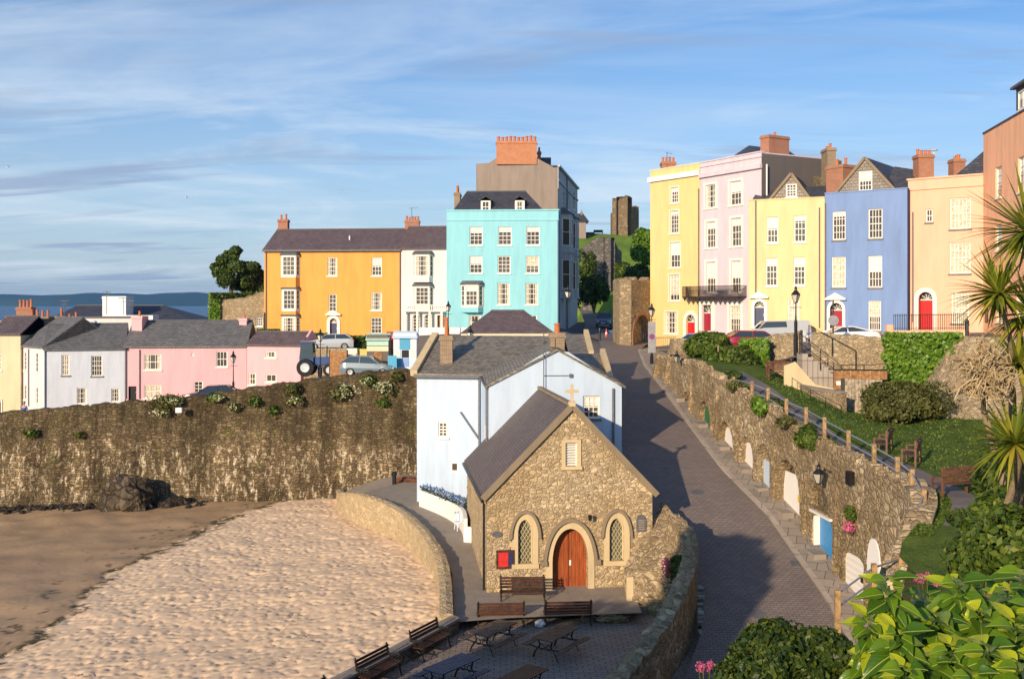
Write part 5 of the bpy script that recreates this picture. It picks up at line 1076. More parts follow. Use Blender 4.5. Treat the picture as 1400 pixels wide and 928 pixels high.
mb=MB(); mb.hexa([Fy.p(-.1,ZQ-.4,-.3),Fy.p(Fy.L,ZQ-.4,-.3),Fy.p(Fy.L,ZQ-.4,-8),Fy.p(-.1,ZQ-.4,-8)],[Fy.p(-.1,ZQ+1.2,-4),Fy.p(Fy.L,ZQ+1.4,-4),Fy.p(Fy.L,ZQ+1.4,-5),Fy.p(-.1,ZQ+1.2,-5)]); mb.build('main_roof',M['sld'],T)
downp(T,Fy,1033.5,274,400); downp(T,Fy,1120.5,284,448); 
chimney(T,1131,202,1143,250,83,1.6,M['brickd'],2,ph=.35,zb=ZQ); 
s=MB(); F_=Fy; s.box(*(lambda p_:(p_.x-.2,p_.x+1.6,p_.y-.3,p_.y+.3,ZQ-.3,ZQ+2.6))(Fy.p(3.8,0,-7.5))); s.build('party_wall',M['archd'],T)
ZB=CZ+(415-265.2)*78.3/1400
T,Fu=house('blue_house','cornflower blue three storey house with a red door and slate hung gable',(1127.8,78.3),(1240.5,74.6),6.5,ZB,9,M['blue'],
 [(1138,289,1156,328,4,4,dict(sill='dark')),(1187,285.5,1206.5,326,4,4,dict(sill='dark')),(1137,351,1156,393,4,4,dict(sill='dark',blind=1,curt=True)),(1187,349.5,1206,393,4,4,dict(sill='dark',blind=.5)),(1187,411,1204.5,452,5,4,dict(sill='dark',blind=.55,curt=True))],
 doors=[(1135,414,1152,451,M['crimson'],dict(ped=True,surround=.22,rev=.4))])
gable_dormer(T,Fu,1139,1227,217.5,262,1183,(1174,234,1192.5,261),zbase=ZB-.25,dep=8)
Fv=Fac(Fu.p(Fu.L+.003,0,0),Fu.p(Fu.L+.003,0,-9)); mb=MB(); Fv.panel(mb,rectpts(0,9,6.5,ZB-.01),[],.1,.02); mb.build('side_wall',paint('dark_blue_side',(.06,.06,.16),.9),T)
mb=MB(); Fu.box(mb,-.02,Fu.L+.05,ZB,ZB+.08,-.3,.05); mb.build('parapet_coping',M['blue'],T)
mb=MB(); mb.hexa([Fu.p(4.0,ZB-.3,-.6),Fu.p(Fu.L,ZB-.3,-.6),Fu.p(Fu.L,ZB-.3,-8.5),Fu.p(4,ZB-.3,-8.5)],[Fu.p(4.0,ZB+2.2,-4),Fu.p(Fu.L,ZB+1.7,-4),Fu.p(Fu.L,ZB+1.7,-4.6),Fu.p(4,ZB+2.2,-4.6)]); mb.build('main_roof',M['sld'],T)
chimney(T,1146,221,1155,256,77.5,1.7,M['brickr'],2,ph=.6,zb=ZB,F=Fac(Fu.p(.9,0,-1.4),Fu.p(1.5,0,-2.8))); chimney(T,1256,211,1277,246,76.5,1.1,M['brickr'],4,ph=.4,zb=ZB)
downp(T,Fu,1128.8,278,450)
ZP=CZ+(415-246.5)*75/1400
T,Fx=house('peach_house','peach rendered house with an arched red front door and tall net curtained windows',(1241.5,75.2),(1344.5,71.9),6.5,ZP,9,M['peach'],
 [(1265.5,286,1275,304,2,2,dict(sill='dark')),(1298.5,270.5,1327.5,313,5,4,dict(sill='dark',blind=1,curt=True)),(1298,331.5,1327,374,5,4,dict(sill='dark',blind=1,curt=True)),(1300.5,400.5,1324.5,442,5,4,dict(sill='dark',blind=1,curt=True))],
 doors=[(1256,399,1275.5,451,M['reddoor'],dict(surround=.3,rev=.45))])
mb=MB(); z=Fx.hit(1241.5,259.5)[1]; Fx.box(mb,-.05,Fx.L,z-.08,z+.02,.002,.1); Fx.box(mb,-.08,Fx.L,ZP,ZP+.12,-.3,.1); mb.build('string_course',M['peach'],T)
chimney(T,1304,217,1320,236,78,1,M['brickr'],3,ph=.3,zb=ZP); rf=MB(); rf.hexa([Fx.p(2.5,ZP-.2,-1),Fx.p(Fx.L,ZP-.2,-1),Fx.p(Fx.L,ZP-.2,-8),Fx.p(2.5,ZP-.2,-8)],[Fx.p(Fx.L-.3,ZP+2.3,-2.5),Fx.p(Fx.L,ZP+2.4,-2.5),Fx.p(Fx.L,ZP+2.4,-5),Fx.p(Fx.L-.3,ZP+2.3,-5)]); rf.build('roof',M['sld'],T)
downp(T,Fx,1248.5,290,440); mb=MB(); a_=W(1277,205,76.6); mb.tube([a_-Vector((0,0,.4)),a_],.03,5); mb.lathe([(.3,0),(.22,-.08),(.02,-.12)],a_,10); mb.build('satellite_dish',M['white'],T)
A=(1344.5,72); B=(1455,56.5); ZS=CZ+(415-184)*72/1400
T,Fm=house('salmon_house','salmon orange end building at the right edge with narrow white windows seen at an angle',A,B,6.5,ZS,8,M['salmon'],
 [(1361,228,1369.5,270,1,4,bl(.6)),(1361,308,1370,342,1,4,bl(.6)),(1392,214,1402,262,2,4,bl(.4)),(1391,300,1401,342,2,4,bl(.4)),(1362,402,1370,440,1,4,bl(.6)),(1390,398,1401,440,2,4,bl(.6))])
mb=MB(); Fm.box(mb,-.04,Fm.L,ZS,ZS+.12,-.3,.06); mb.build('parapet_coping',M['teakd'],T)
G=Fac(Fm.p(4.6,0,-.8),Fm.p(12,0,-.8)); window(G,T,(.4,2.2,ZS+.7,ZS+1.9),2,1,uz=True,rev=.08); mb=MB(); G.panel(mb,rectpts(0,G.L,ZS,ZS+2.2),G.holes,.1); mb.add([G.p(0,ZS),G.p(0,ZS,-3),G.p(0,ZS+2.2,-3),G.p(0,ZS+2.2)],[(0,1,2,3)]); dm=mb.build('attic_dormer',M['sld'],T,recalc=False); mb=MB(); G.box(mb,-.3,G.L,ZS+2.2,ZS+2.35,-3,.3); mb.build('dormer_roof',M['lead'],dm)
a=Fm.hit(1349,430); s=MB(); Fm.poly(s,archpts(a[0]-.3,a[0]+.35,a[1]-.55,a[1]+.75,'round'),.0,.05); sgn=tag(s.build('name_sign',M['black']),'narrow dark arched name sign fixed to the salmon building','sign')
# ------------------------------------------------------------------ gate tower, castle, walls on the hill
def ragged_tower(name,lab,pts,zb,zt,th,mat,jag=.6,cat='tower',T=None,crenel=False,holes=()):
    T=T or thing(name,lab,cat,((pts[0][0]+pts[1][0])/2,pts[0][1],zb)); mb=MB()
    n=len(pts)
    for i in range(n-1):
        F_=Fac(pts[i],pts[i+1]); m=max(4,int(F_.L/0.5)); top=[]
        for k in range(m+1):
            u=F_.L*(m-k)/m
            z=lerp(zt[i],zt[i+1],1-k/m)+(0 if (k==0 or k==m) else random.uniform(-jag,jag))
            if crenel and k<m:
                c_=.55 if (k//2)%2 else 0; top.append((u,z+c_)); top.append((F_.L*(m-k-1)/m+.01,z+c_))
            else: top.append((u,z))
        hs=[h for j,h in holes if j==i]
        F_.panel(mb,[(0,zb),(F_.L,zb)]+top,hs,th*.9)
        ends=[(u,z) for u,z in top]
        mb.add([F_.p(u,z,0) for u,z in ends]+[F_.p(u,z,-th) for u,z in ends],[(k,k+1,len(ends)+k+1,len(ends)+k) for k in range(len(ends)-1)])
        mb.add([F_.p(0,zb,-th),F_.p(F_.L,zb,-th)]+[F_.p(u,z,-th) for u,z in ends],[tuple(range(2+len(ends)))])
    mb.build('wall',mat,T,recalc=False); return T
g0=XY(838,95.5); g1=XY(847,92.0);g2=XY(863,91.5); g3=XY(890,95.2)
FT=Fac(g2,g3); ua=FT.hit(866,440)[0]; ub=FT.L-.1; hz_=archpts(ua,ub,7.6,FT.hit(880,430)[1],'round',8)
Tt=ragged_tower('stone_gate_tower','ruined stone gate tower with a broken top and arched gateway beside the yellow house',[tuple(g0),tuple(g1),tuple(g2),tuple(g3)],6.5,[CZ+(415-384)*95.5/1400,14.1,14.1,14.2],.8,M['tower'],.3,crenel=False,holes=[(2,hz_)])
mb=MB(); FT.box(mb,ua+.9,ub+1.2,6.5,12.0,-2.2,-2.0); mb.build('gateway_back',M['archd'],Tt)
s=MB(); ring(FT,s,hz_,archpts(ua-.25,ub+.0,7.6,hz_[2+4][1]+.28,'round',8),.003,.06); s.build('brick_arch_ring',M['brickr'],Tt)
s=MB(); u=.6; FT.box(s,.7,1.0,10.4,10.9,.0,.03); s.build('arrow_slit',M['black'],Tt); s=MB(); FT.box(s,.2,.45,11.8,12.3,.001,.02); s.build('arrow_slit',M['black'],Tt)
D=242; a=XY(837,D);b=XY(860,D-4);c=XY(873.5,D+8)
ragged_tower('castle_tower','ruined square castle keep standing alone on the grassy hilltop',[tuple(XY(837.4,249)),tuple(XY(837,242)),tuple(XY(858,240)),tuple(XY(859.5,246)),tuple(XY(873.5,249)),tuple(XY(873,254))],26.0,[36.4,36.9,37.0,35.8,35.0,34.6],2.6,M['ruin'],.75)
D=165; pts=[tuple(XY(796,D)),tuple(XY(812,D-2)),tuple(XY(835,D-4)),tuple(XY(850,D))]
ragged_tower('castle_wall','high ruined stone wall with shade put into its colour below the castle hill beside the narrow street',pts,8,[CZ+(415-338)*D/1400,CZ+(415-328)*D/1400,CZ+(415-327)*D/1400,CZ+(415-345)*D/1400],1.2,stone('shaded_ruin_stone',[(0.13,0.12,0.12),(0.22,0.2,0.19),(0.17,0.155,0.15)],1.5,(0.14,0.13,0.12),1.5,0.15,green=.6),.3,cat='wall')  # greyer copy of the ruin stone: the shadow on this wall is in the colour
for px,py,D,rx,rz_,n,m,lab in ((812,402,140,2.4,2.7,2600,'leafd','dark rounded shrub overhanging the left side of the narrow street'),(803,368,158,1.5,2.8,1500,'leafd','upright dark shrub against the foot of the ruined castle wall'),
    (880,345,150,2.0,3.2,3000,'leafy','bright ivy covered mound between the castle hill and the yellow house'),(872,384,140,1.7,2.3,2400,'leafd','dark bushes just above the stone gate tower'),(852,372,160,1.2,2.0,1200,'leafm','green bush at the right end of the ruined castle wall'),(884,326,152,1.6,1.8,1500,'leafy','bright ivy crown touching the yellow house high on the slope')):
    p_=W(px,py,D); bush('hill_shrub',lab,tuple(p_),(rx,rx,rz_),n,.3,M[m])
for px,D in ((797,236),(806,238),(818,240)):
    p_=W(px,313,D); p_.z=hz(p_.x,p_.y)-.1; T=thing('hill_bench',{797:'first small bench on the skyline nearest the street houses',806:'second small bench along the castle hill skyline',818:'third skyline bench, nearest the castle keep'}[px],'bench',tuple(p_),0,'benches on the castle hill')
    mb=MB(); mb.box(p_.x-1.1,p_.x+1.1,p_.y-.3,p_.y+.3,p_.z+.35,p_.z+.5); mb.build('seat',M['black'],T); mb=MB(); mb.box(p_.x-1.1,p_.x+1.1,p_.y+.25,p_.y+.35,p_.z+.5,p_.z+1.0); mb.build('backrest',M['black'],T); 
    for q_ in (-1,.9): mb=MB(); mb.box(p_.x+q_,p_.x+q_+.12,p_.y-.25,p_.y+.3,p_.z-.6,p_.z+.35); mb.build('leg',M['black'],T)
mb=MB(); mb.box(W(838.5,0,246).x,W(871,0,251).x,249,253,26,34.2); mb.build('inner_wall',M['ruin'],[o for o in bpy.data.objects if o.name=='castle_tower'][0])
# ------------------------------------------------------------------ arched retaining wall right of the road
WLN=[(10.1,71),(10.55,58.5),(11.3,51),(11.85,46.6),(12.3,43.4),(12.62,39.8),(13.0,36)]
WZT=[8.35,8.5,7.55,7.05,6.33,6.2,6.0]
def wz(x,y): return rz(y)+0.2
T=thing('arched_retaining_wall','long sunlit stone retaining wall with arched store openings along the right of the road','wall',(11.5,50,2))
mb=MB(); FW=[]; DJ=[]
def addhole(F_,r,kind): 
    a,b,c,d_=F_.rect(*r); F_.holes.append(archpts(a,b,c,d_,kind,6)); return a,b,c,d_
for i in range(len(WLN)-1): FW.append(Fac(WLN[i],WLN[i+1]))
for F_ in FW: pass
def store(i,r,kind,mat,lab,rev=.45,frame=False,ph=.8,nm='door'):
    F_=FW[i]; a,b,c,d_=addhole(F_,r,kind); m=MB(); F_.box(m,a-.05,b+.05,c-.3,c+(d_-c)*ph,-rev-.06,-rev); dd=m.build(nm,mat,T,label=lab)
    h=MB(); F_.box(h,a+(b-a)*.75,a+(b-a)*.85,c+.9,c+1.15,-rev,-rev+.06); h.build('handle',M['black'],dd)
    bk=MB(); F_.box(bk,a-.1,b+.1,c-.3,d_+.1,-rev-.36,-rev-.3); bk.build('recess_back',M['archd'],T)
    if frame: s=MB(); F_.box(s,a-.02,a+.1,c-.2,d_,-rev,-.05); F_.box(s,a,b,d_-.1,d_,-rev,.12); s.build('door_frame',M['frame'],dd)
    if kind=='round': s=MB(); ring(F_,s,archpts(a,b,c,d_,kind,6),archpts(a-.22,b+.22,c,d_+.24,kind,6),.003,.07); s.build('arch_ring',M['arch'],T)
    return dd
store(1,(956,548,972,598),'round',M['green'],'tall arched recess holding a dark green door',.3)
store(1,(983,576,1004,630),'round',M['white'],'narrow white plank door',.3)
store(2,(1011.5,596,1031,653),'round',M['white'],'narrow pale door in a deep arch',.3)
store(2,(1037,606,1054,686),'round',M['pale'],'weathered grey white boarded door under a rough stone arch',.25,ph=.68)
store(3,(1060,628,1095,736),'round',M['white'],'white arched door with a yellow sticker',.4)
DST=DD_ if False else None
F_=FW[3]; u,z=F_.hit(1082,680); s=MB(); F_.box(s,u,u+.16,z-.2,z+.12,-.3,-.285); s.build('yellow_sticker',plain('yellow_sticker',(.7,.5,.05)),T)
store(4,(1110,702,1138,780),'seg',M['bluedoor'],'bright blue plank door in a white frame',.3,True,1.0)
store(5,(1152,756,1182,824),'seg',M['corr'],'white slatted shutter door',.12,ph=.93,nm='shutter')
# rough blind arches above doors
for i,r in ((4,(1108,660,1132,697)),(5,(1150,690,1168,730)),(0,(932,535,943,590))):
    F_=FW[i]; a,b,c,d_=addhole(F_,r,'round'); bk=MB(); F_.box(bk,a-.1,b+.1,c-.1,d_+.1,-.4,-.3); bk.build('recess_back',M['archd'],T)
s=MB(); F_=FW[5]; a,b,c,d_=F_.rect(1188,736,1205,784); F_.poly(s,archpts(a,b,c,d_,'pointed'),.02,.07); s.build('white_arched_panel',M['white'],T,label='white pointed panel near the rounded wall end')
for i,F_ in enumerate(FW):
    m=max(6,int(F_.L/.45)); top=[]
    for k in range(m+1): u=F_.L*(m-k)/m; top.append((u,lerp(WZT[i+1],WZT[i],k/m)+(random.uniform(-.12,.16) if 0<k<m else 0)))
    F_.panel(mb,[(0,rz(F_.A.y)-.6),(F_.L,rz(F_.B.y)-.6)]+top,F_.holes,.62)
    nt_=len(top); mb.add([F_.p(u,z,0) for u,z in top]+[F_.p(u,z-.05,-.6) for u,z in top]+[F_.p(u,z-1.2,-.6) for u,z in top],[(k,k+1,nt_+k+1,nt_+k) for k in range(nt_-1)]+[(nt_+k,nt_+k+1,2*nt_+k+1,2*nt_+k) for k in range(nt_-1)])
# rounded end bastion
cx,cy,rr=11.3,33.9,1.75
E_=[(13.0,36),(13.1,34.6),(12.9,33.0),(12.5,32.0),(11.9,31.2),(11.2,30.6),(10.6,30.2)]
mb.build('wall_face',M['arch'],T,recalc=False)
# top course stones
cp=MB()
for i,F_ in enumerate(FW):
    u=0
    while u<F_.L:
        w_=random.uniform(.25,.5); z=lerp(WZT[i],WZT[i+1],u/F_.L); h_=random.uniform(.08,.28); 
        cp.hexa([F_.p(u,z-.1,.06),F_.p(u+w_-.04,z-.1,.06),F_.p(u+w_-.04,z-.1,-.5),F_.p(u,z-.1,-.5)],[F_.p(u+.03,z+h_,.02),F_.p(u+w_-.08,z+h_*.9,.03),F_.p(u+w_-.07,z+h_,-.42),F_.p(u+.04,z+h_*.8,-.42)]); u+=w_
cp.build('top_stones',M['arch'],T,bevel=.03)
# buttresses on the dark far part and door steps
bt=MB()
for i,px,w_,dd,zz_ in ((0,900,.4,.5,1.8),(0,915,.3,.4,2.6),(0,945,.25,.25,2.9),(1,979,.22,.18,3.0),(1,1007,.22,.18,3.0),(2,1033,.2,.16,3.0),(3,1058,.2,.14,3.2),(4,1099,.22,.14,3.4),(4,1141,.2,.14,3.6),(5,1184,.22,.14,3.6)):
    F_=FW[i]; u=F_.hit(px,600)[0]
    if u<-.2: u=.3
    y=F_.p(u,0).y; z=rz(y)
    bt.hexa([F_.p(u,z-.3,0),F_.p(u+w_,z-.3,0),F_.p(u+w_,z-.3,dd),F_.p(u,z-.3,dd)][::-1],[F_.p(u,z+zz_,0),F_.p(u+w_,z+zz_,0),F_.p(u+w_,z+zz_-.4,dd*.35),F_.p(u,z+zz_-.4,dd*.35)][::-1])
bt.build('buttress',M['arch'],T)
st=MB()
for i,px,w_,h_ in ((1,986,1.5,.3),(2,1013,1.6,.3),(1,957,1.6,.3),(3,1064,1.9,.28),(4,1110,1.6,.3),(2,1037,1.3,.2),(0,930,1.2,.4)):
    F_=FW[i]; u=F_.hit(px,640)[0]; y=F_.p(u+w_/2,0).y; z=rz(y); F_.box(st,u-.2,u+w_*.8,z-.4,z+.13+h_*.45,-.1,.42)
st.build('door_step',M['conc'],T)
# the rounded end of the wall: curved battered mass
ribbon_wall(E_,[1.0,.6,.4,.2,0,-.2,-.3],[6.0,6.0,5.9,5.6,5.0,4.3,3.5],.7,M['arch'],'wall_bastion','rounded rubble stone end of the arched wall by the wooden rail fence','wall',M['arch'],.1,sub=5,side=1,capname='top_stones')
# lawn behind the wall
def wl(y): return interp(y,[(a[1],a[0]) for a in reversed(WLN)]) if y>35.2 else interp(y,[(29,10.4),(31,11.8),(33,13.0),(35.2,13.1)])
def lz(x,y):
    h=interp(y,[(26,4.6),(29,5.0),(33,5.6),(36,5.75),(44.8,6.05),(48,6.85),(51,7.35),(58.5,8.4),(66,8.7),(72,8.5)])
    k=smoothstep(14,18,x)*interp(y,[(44,0),(50,.9),(54,1.3),(60,2.0),(66,1.2)]); return h-k+max(0,x-19)*.07+0.05*math.sin(x*1.3+y)
mbx=[i*.8 for i in range(42)]; fgrid('garden_lawn',mbx,[26+i*.9 for i in range(44)],lz,M['lawn'],fx=lambda x,y: wl(y)+.45+x if y<60 else wl(y)+.45+x*max(.12,(1-(y-60)/6.5)))['kind']='structure'
mb=MB(); pr=None
for y in [31+i*.8 for i in range(34)]:
    x=wl(y)+1.25; q_=[(x,y,lz(x,y)+.03),(x+1.0,y,lz(x+1,y)+.03)]
    if pr: mb.add(pr+q_,[(0,1,3,2)])
    pr=q_
struct(mb.build('garden_path',M['gravel']))
# near bank below the camera
def bankz(x,y):
    hi=interp(y,[(-6,10.4),(0,10.3),(4,10.1),(7,9.3),(10,8.2),(14,7.2),(20,5.9),(26,4.5),(30,4.6)]); lo=interp(y,[(-6,10.4),(2,10.2),(5,9.2),(8,8.0),(10,7.2),(20,3.2),(28,0.0),(31,-.8)])
    t=smoothstep(-.6,1.2,x-.335*y-.1); 
    v=lerp(lo,hi,t)+max(0,x-.62*y-2)*.25
    if x<-2: v=min(v,lerp(lo,-1.8,smoothstep(-2,-7,x))) if y>3 else v
    return v-(2.5 if (y>24 and x<wl(max(y,29))+.3) else 0)
fgrid('bank',[-14+i*.7 for i in range(60)],[-6+i*.7 for i in range(51)],bankz,M['soil'])['kind']='structure'

# ------------------------------------------------------------------ walls, steps and fences in the garden
def zt10(y): return 10.25
A1=[tuple(XY(1109,55.6)),tuple(XY(1212,54.2))]
T=thing('retaining_wall','tan stone retaining wall below the white parked car','wall',(17,55,6)); F_=Fac(*A1); mb=MB(); top=[(F_.L*(12-k)/12,lerp(10.2,10.45,k/12)+random.uniform(-.06,.06)) for k in range(13)]
F_.panel(mb,[(0,5.5),(F_.L,5.5)]+top,[],.1); mb.add([F_.p(u,z) for u,z in top]+[F_.p(u,z,-.5) for u,z in top],[(k,k+1,14+k,13+k) for k in range(12)]); mb.add([F_.p(0,5.5),F_.p(0,5.5,-1),F_.p(0,10.4,-1),F_.p(0,10.4)],[(0,1,2,3)]); mb.build('wall',M['gard'],T)
T=thing('ivy_clad_wall','stone wall section hidden under a bright green ivy sheet','wall',(21,54,6)); F_=Fac(tuple(XY(1212,54.3)),tuple(XY(1312,52.6))); mb=MB(); F_.panel(mb,rectpts(0,F_.L,5.5,10.35),[],.1); mb.add([F_.p(0,10.35),F_.p(F_.L,10.35),F_.p(F_.L,10.35,-.5),F_.p(0,10.35,-.5)],[(0,1,2,3)]); mb.build('wall',M['gard'],T)
P=[]
for _ in range(11000):
    x=random.uniform(1206,1316); y=random.uniform(455,566); t=(y-455)/110
    xr=1316-48*t-10*t*t; xl=1207+4*t
    if xl-3*math.sin(y*.3)<x<xr+4*math.sin(y*.25): D_=interp(x,[(1212,54.3),(1312,52.6)]); P.append(list(W(x,y,D_-abs(random.gauss(0,.22))-.05)))
o=leafmesh('ivy_leaves',P,np.tile([-.3,-1,.35],(len(P),1)),.17,M['leafy'],T,aspect=1.2)
T=thing('battered_stone_wall','high sloping stone wall right of the ivy behind the spiky palms','wall',(23,51,6)); mb=MB()
tp=[W(1306,459,52.7),W(1350,461,51.4),W(1460,462,49.5)]; bt_=[W(1262,596,49.5),W(1330,606,47.5),W(1470,640,45)]
n=10; vs=[]
for j in range(n+1):
    for k in range(25):
        t=k/24*2; i=min(1,int(t)); f=t-i; a=tp[i].lerp(tp[i+1],f); b=bt_[i].lerp(bt_[i+1],f); q_=b.lerp(a,j/n); vs.append((q_.x+random.uniform(-.06,.06),q_.y+random.uniform(-.12,.12)+.9*math.sin(PI*j/n)*.5,q_.z))
for k in range(25): q_=vs[n*25+k]; vs.append((q_[0],q_[1]+1.5,q_[2]))
for j in range(0): pass
mb.add(vs,[(j*25+k,j*25+k+1,(j+1)*25+k+1,(j+1)*25+k) for j in range(n+1) for k in range(24)]); 
lw=[vs[j*25] for j in range(n+1)]; mb.add(lw+[(x,y+2.5,z) for x,y,z in lw],[(j,j+1,n+2+j,n+1+j) for j in range(n)]); mb.build('wall',M['gard'],T)
# wall and ivy left of the steps
ribbon_wall([tuple(XY(1017,64.5)),tuple(XY(1050,60.5)),tuple(XY(1094,59.5))],[7,7,7],[9.6,10.05,10.3],.5,M['gard'],'rubble_wall','rubble stone wall beside the top of the garden steps under the red estate car','wall',M['gard'],.08,capname='top_stones')
P=[]
for _ in range(2600):
    x=random.uniform(1012,1050); y=random.uniform(464,505); 
    if y<470+ (x-1012)*1.0 or True: D_=interp(x,[(1012,64),(1050,60)]); P.append(list(W(x,y,D_-.15-abs(random.gauss(0,.2)))))
tag(leafmesh('ivy_patch',P,np.tile([-.3,-1,.4],(len(P),1)),.2,M['leafy']),'bright ivy patch on the rubble wall under the red estate car','ivy')
ribbon_wall([tuple(XY(941,73)),tuple(XY(925,72)),tuple(XY(922,77)),tuple(XY(958,84))],[8,8,8,8],[9.5,9.5,9.3,9.2],.4,M['gard'],'low_forecourt_wall','low stone wall in front of the bright yellow and lilac doors','wall',None,.05)
# steps going down to the right
T=thing('garden_steps','stone garden steps descending from the upper street beside the railings','steps',(15.6,56,7))
for k in range(12):
    mb=MB(); x=15.3+k*.27; z=9.35-k*.17; mb.box(x,x+.29,53.95,55.0,6.6,z); mb.build('step',M['kerb'],T)
# sloping rendered wall in front of the steps
T=thing('step_wall','pale rendered wall sloping down in front of the garden steps','wall',(15,55.5,6.5)); F_=Fac(tuple(XY(1072,54.0)),tuple(XY(1150,53.5))); mb=MB()
F_.poly(mb,[(0,6.4),(F_.L,5.9),(F_.L,F_.hit(1150,533)[1]),(F_.L*.55,F_.hit(1118,532)[1]+.25),(F_.L*.2,F_.hit(1090,497)[1]+.1),(0,F_.hit(1072,500)[1])],-.3,0); mb.build('wall',M['dress'],T)
ribbon_wall([tuple(XY(1086,54.5)),tuple(XY(1115,52.2)),tuple(XY(1150,50.5))],[6.3,6,5.8],[CZ-(527-HY)*54.5/1400,CZ-(533-HY)*52.2/1400,CZ-(538-HY)*50.5/1400],.35,M['gard'],'low_garden_wall','low stone edging wall at the foot of the steps','wall',M['conc'],0)
# railings
def railing(name,lab,pts,h,T=None,n=None,rails=2,post=.025,group=None,mat=None):
    T=T or thing(name,lab,'railing',tuple(pts[0]),0,group); mat=mat or M['black']
    for a,b in zip(pts,pts[1:]):
        a=Vector(a);b=Vector(b)
        for k in range(rails): mb=MB(); o=Vector((0,0,h*(1-k*.45))); mb.tube([a+o,b+o],post*.8,6); mb.build('rail',mat,T)
        m=max(1,int((b-a).length/1.0)) if n is None else n
        for k in range(m+1 if b==Vector(pts[-1]) else m): p_=a.lerp(b,k/m); mb=MB(); mb.tube([p_,p_+Vector((0,0,h+.02))],post,6); mb.build('post',mat,T)
    return T
railing('step_railing','black iron railing running down beside the garden steps',[W(1093,484,53.9),W(1150,528,53.7),W(1213,527,53.3)],1.1)
railing('step_railing','black iron railing down the back edge of the garden steps under the stone wall',[W(1106,470,55.4),W(1170,505,54.6)],1.0,rails=1)
railing('landing_railing','black iron railing along the landing from the dark post beside the wooden bench',[W(1085,523,55.5),W(1140,524,53.8)],1.05)
railing('garden_handrail','thin low handrail on the edging wall above the lawn',[W(1083,535,53),W(1108,552,50.5),W(1150,575,48)],.7,rails=1,post=.018)
T=thing('brown_panel_fence','orange brown boarded panel above the plank gate','fence',(18,53,7)); F_=Fac(tuple(XY(1140,53.4)),tuple(XY(1213,53.0))); mb=MB(); a=F_.hit(1140,518)[1];b_=F_.hit(1140,506)[1]; F_.box(mb,0,F_.L,a,b_,-.05,0); mb.build('board',M['woodb'],T); mb=MB(); c=F_.hit(1140,532)[1]; F_.box(mb,0,.5,c,a-.01,-.05,0); mb.build('board',M['woodb'],T)
mb=MB(); F_.box(mb,0,F_.L,b_,b_+.06,-.08,.05); mb.build('rail',M['black'],T); s=MB(); F_.box(s,.12,.42,a-.32,a-.1,.0,.012); s.build('notice',M['blind'],T)
for px in (1151,1163,1176,1190,1202): mb=MB(); u=F_.hit(px,510)[0]; F_.box(mb,u-.03,u+.03,a,b_,0,.03); mb.build('batten',M['post'],T)
T=thing('plank_gate','weathered grey vertical plank fence beside the round olive shrub','fence',(18,52,6.4)); F_=Fac(tuple(XY(1155,52.4)),tuple(XY(1206,51.8))); mb=MB(); u=0
while u<F_.L-.05: F_.box(mb,u,u+.15,F_.hit(1180,566)[1]-.2,F_.hit(1180,518.5)[1]+random.uniform(-.02,.02),-.03,0); u+=.165
mb.build('planks',M['postg'] if 'postg' in M else plain('grey_plank',(.40,.33,.24),.85,var=.3),T); mb=MB(); F_.box(mb,-.2,-.03,5.9,F_.hit(1155,517)[1],-.1,.05); mb.build('gate_post',M['black'],T)
# wooden rail fence along the wall
T=thing('path_fence','wooden post and steel rail fence following the top of the arched wall','fence',(12,40,6))
PP=[(1003,515,541),(1028,521,546.5),(1050,530,553),(1075,545,567),(1102,556,575),(1127,570,589),(1160,588,606),(1195,606,628),(1227,624,650),(1247,641,668),(1263,669,700),(1249,722,765)]
DD=[52.5,50.6,49,46.6,44.8,43,40.8,38,35.6,34.0,32.3,31.2]
pts=[]
for (px,y0,y1),D_ in zip(PP,DD):
    x=(px-CXP)*D_/FPX; zt_=CZ-(y0-HY)*D_/FPX; zb_=min(lz(x,D_),zt_-.9)-.1; pts.append((x,D_,zt_)); mb=MB(); mb.box(x-.07,x+.07,D_-.07,D_+.07,zb_,zt_); mb.build('fence_post',M['post'],T,bevel=.012)
ext=[(1232,758,30.2),(1195,770,29.2),(1145,806,28.4)]
for px,y0,D_ in ext: x=(px-CXP)*D_/FPX; zt_=CZ-(y0-HY)*D_/FPX; pts.append((x,D_,zt_)); mb=MB(); mb.box(x-.075,x+.075,D_-.075,D_+.075,zt_-2.6,zt_); mb.build('fence_post',M['post'],T,bevel=.012)
st_=plain('steel_rail',(.45,.45,.47),.35,.7)
for dz in (.12,.5): mb=MB(); mb.tube([(x-.02,y,z-dz) for x,y,z in pts],.028,6); mb.build('rail',st_,T)
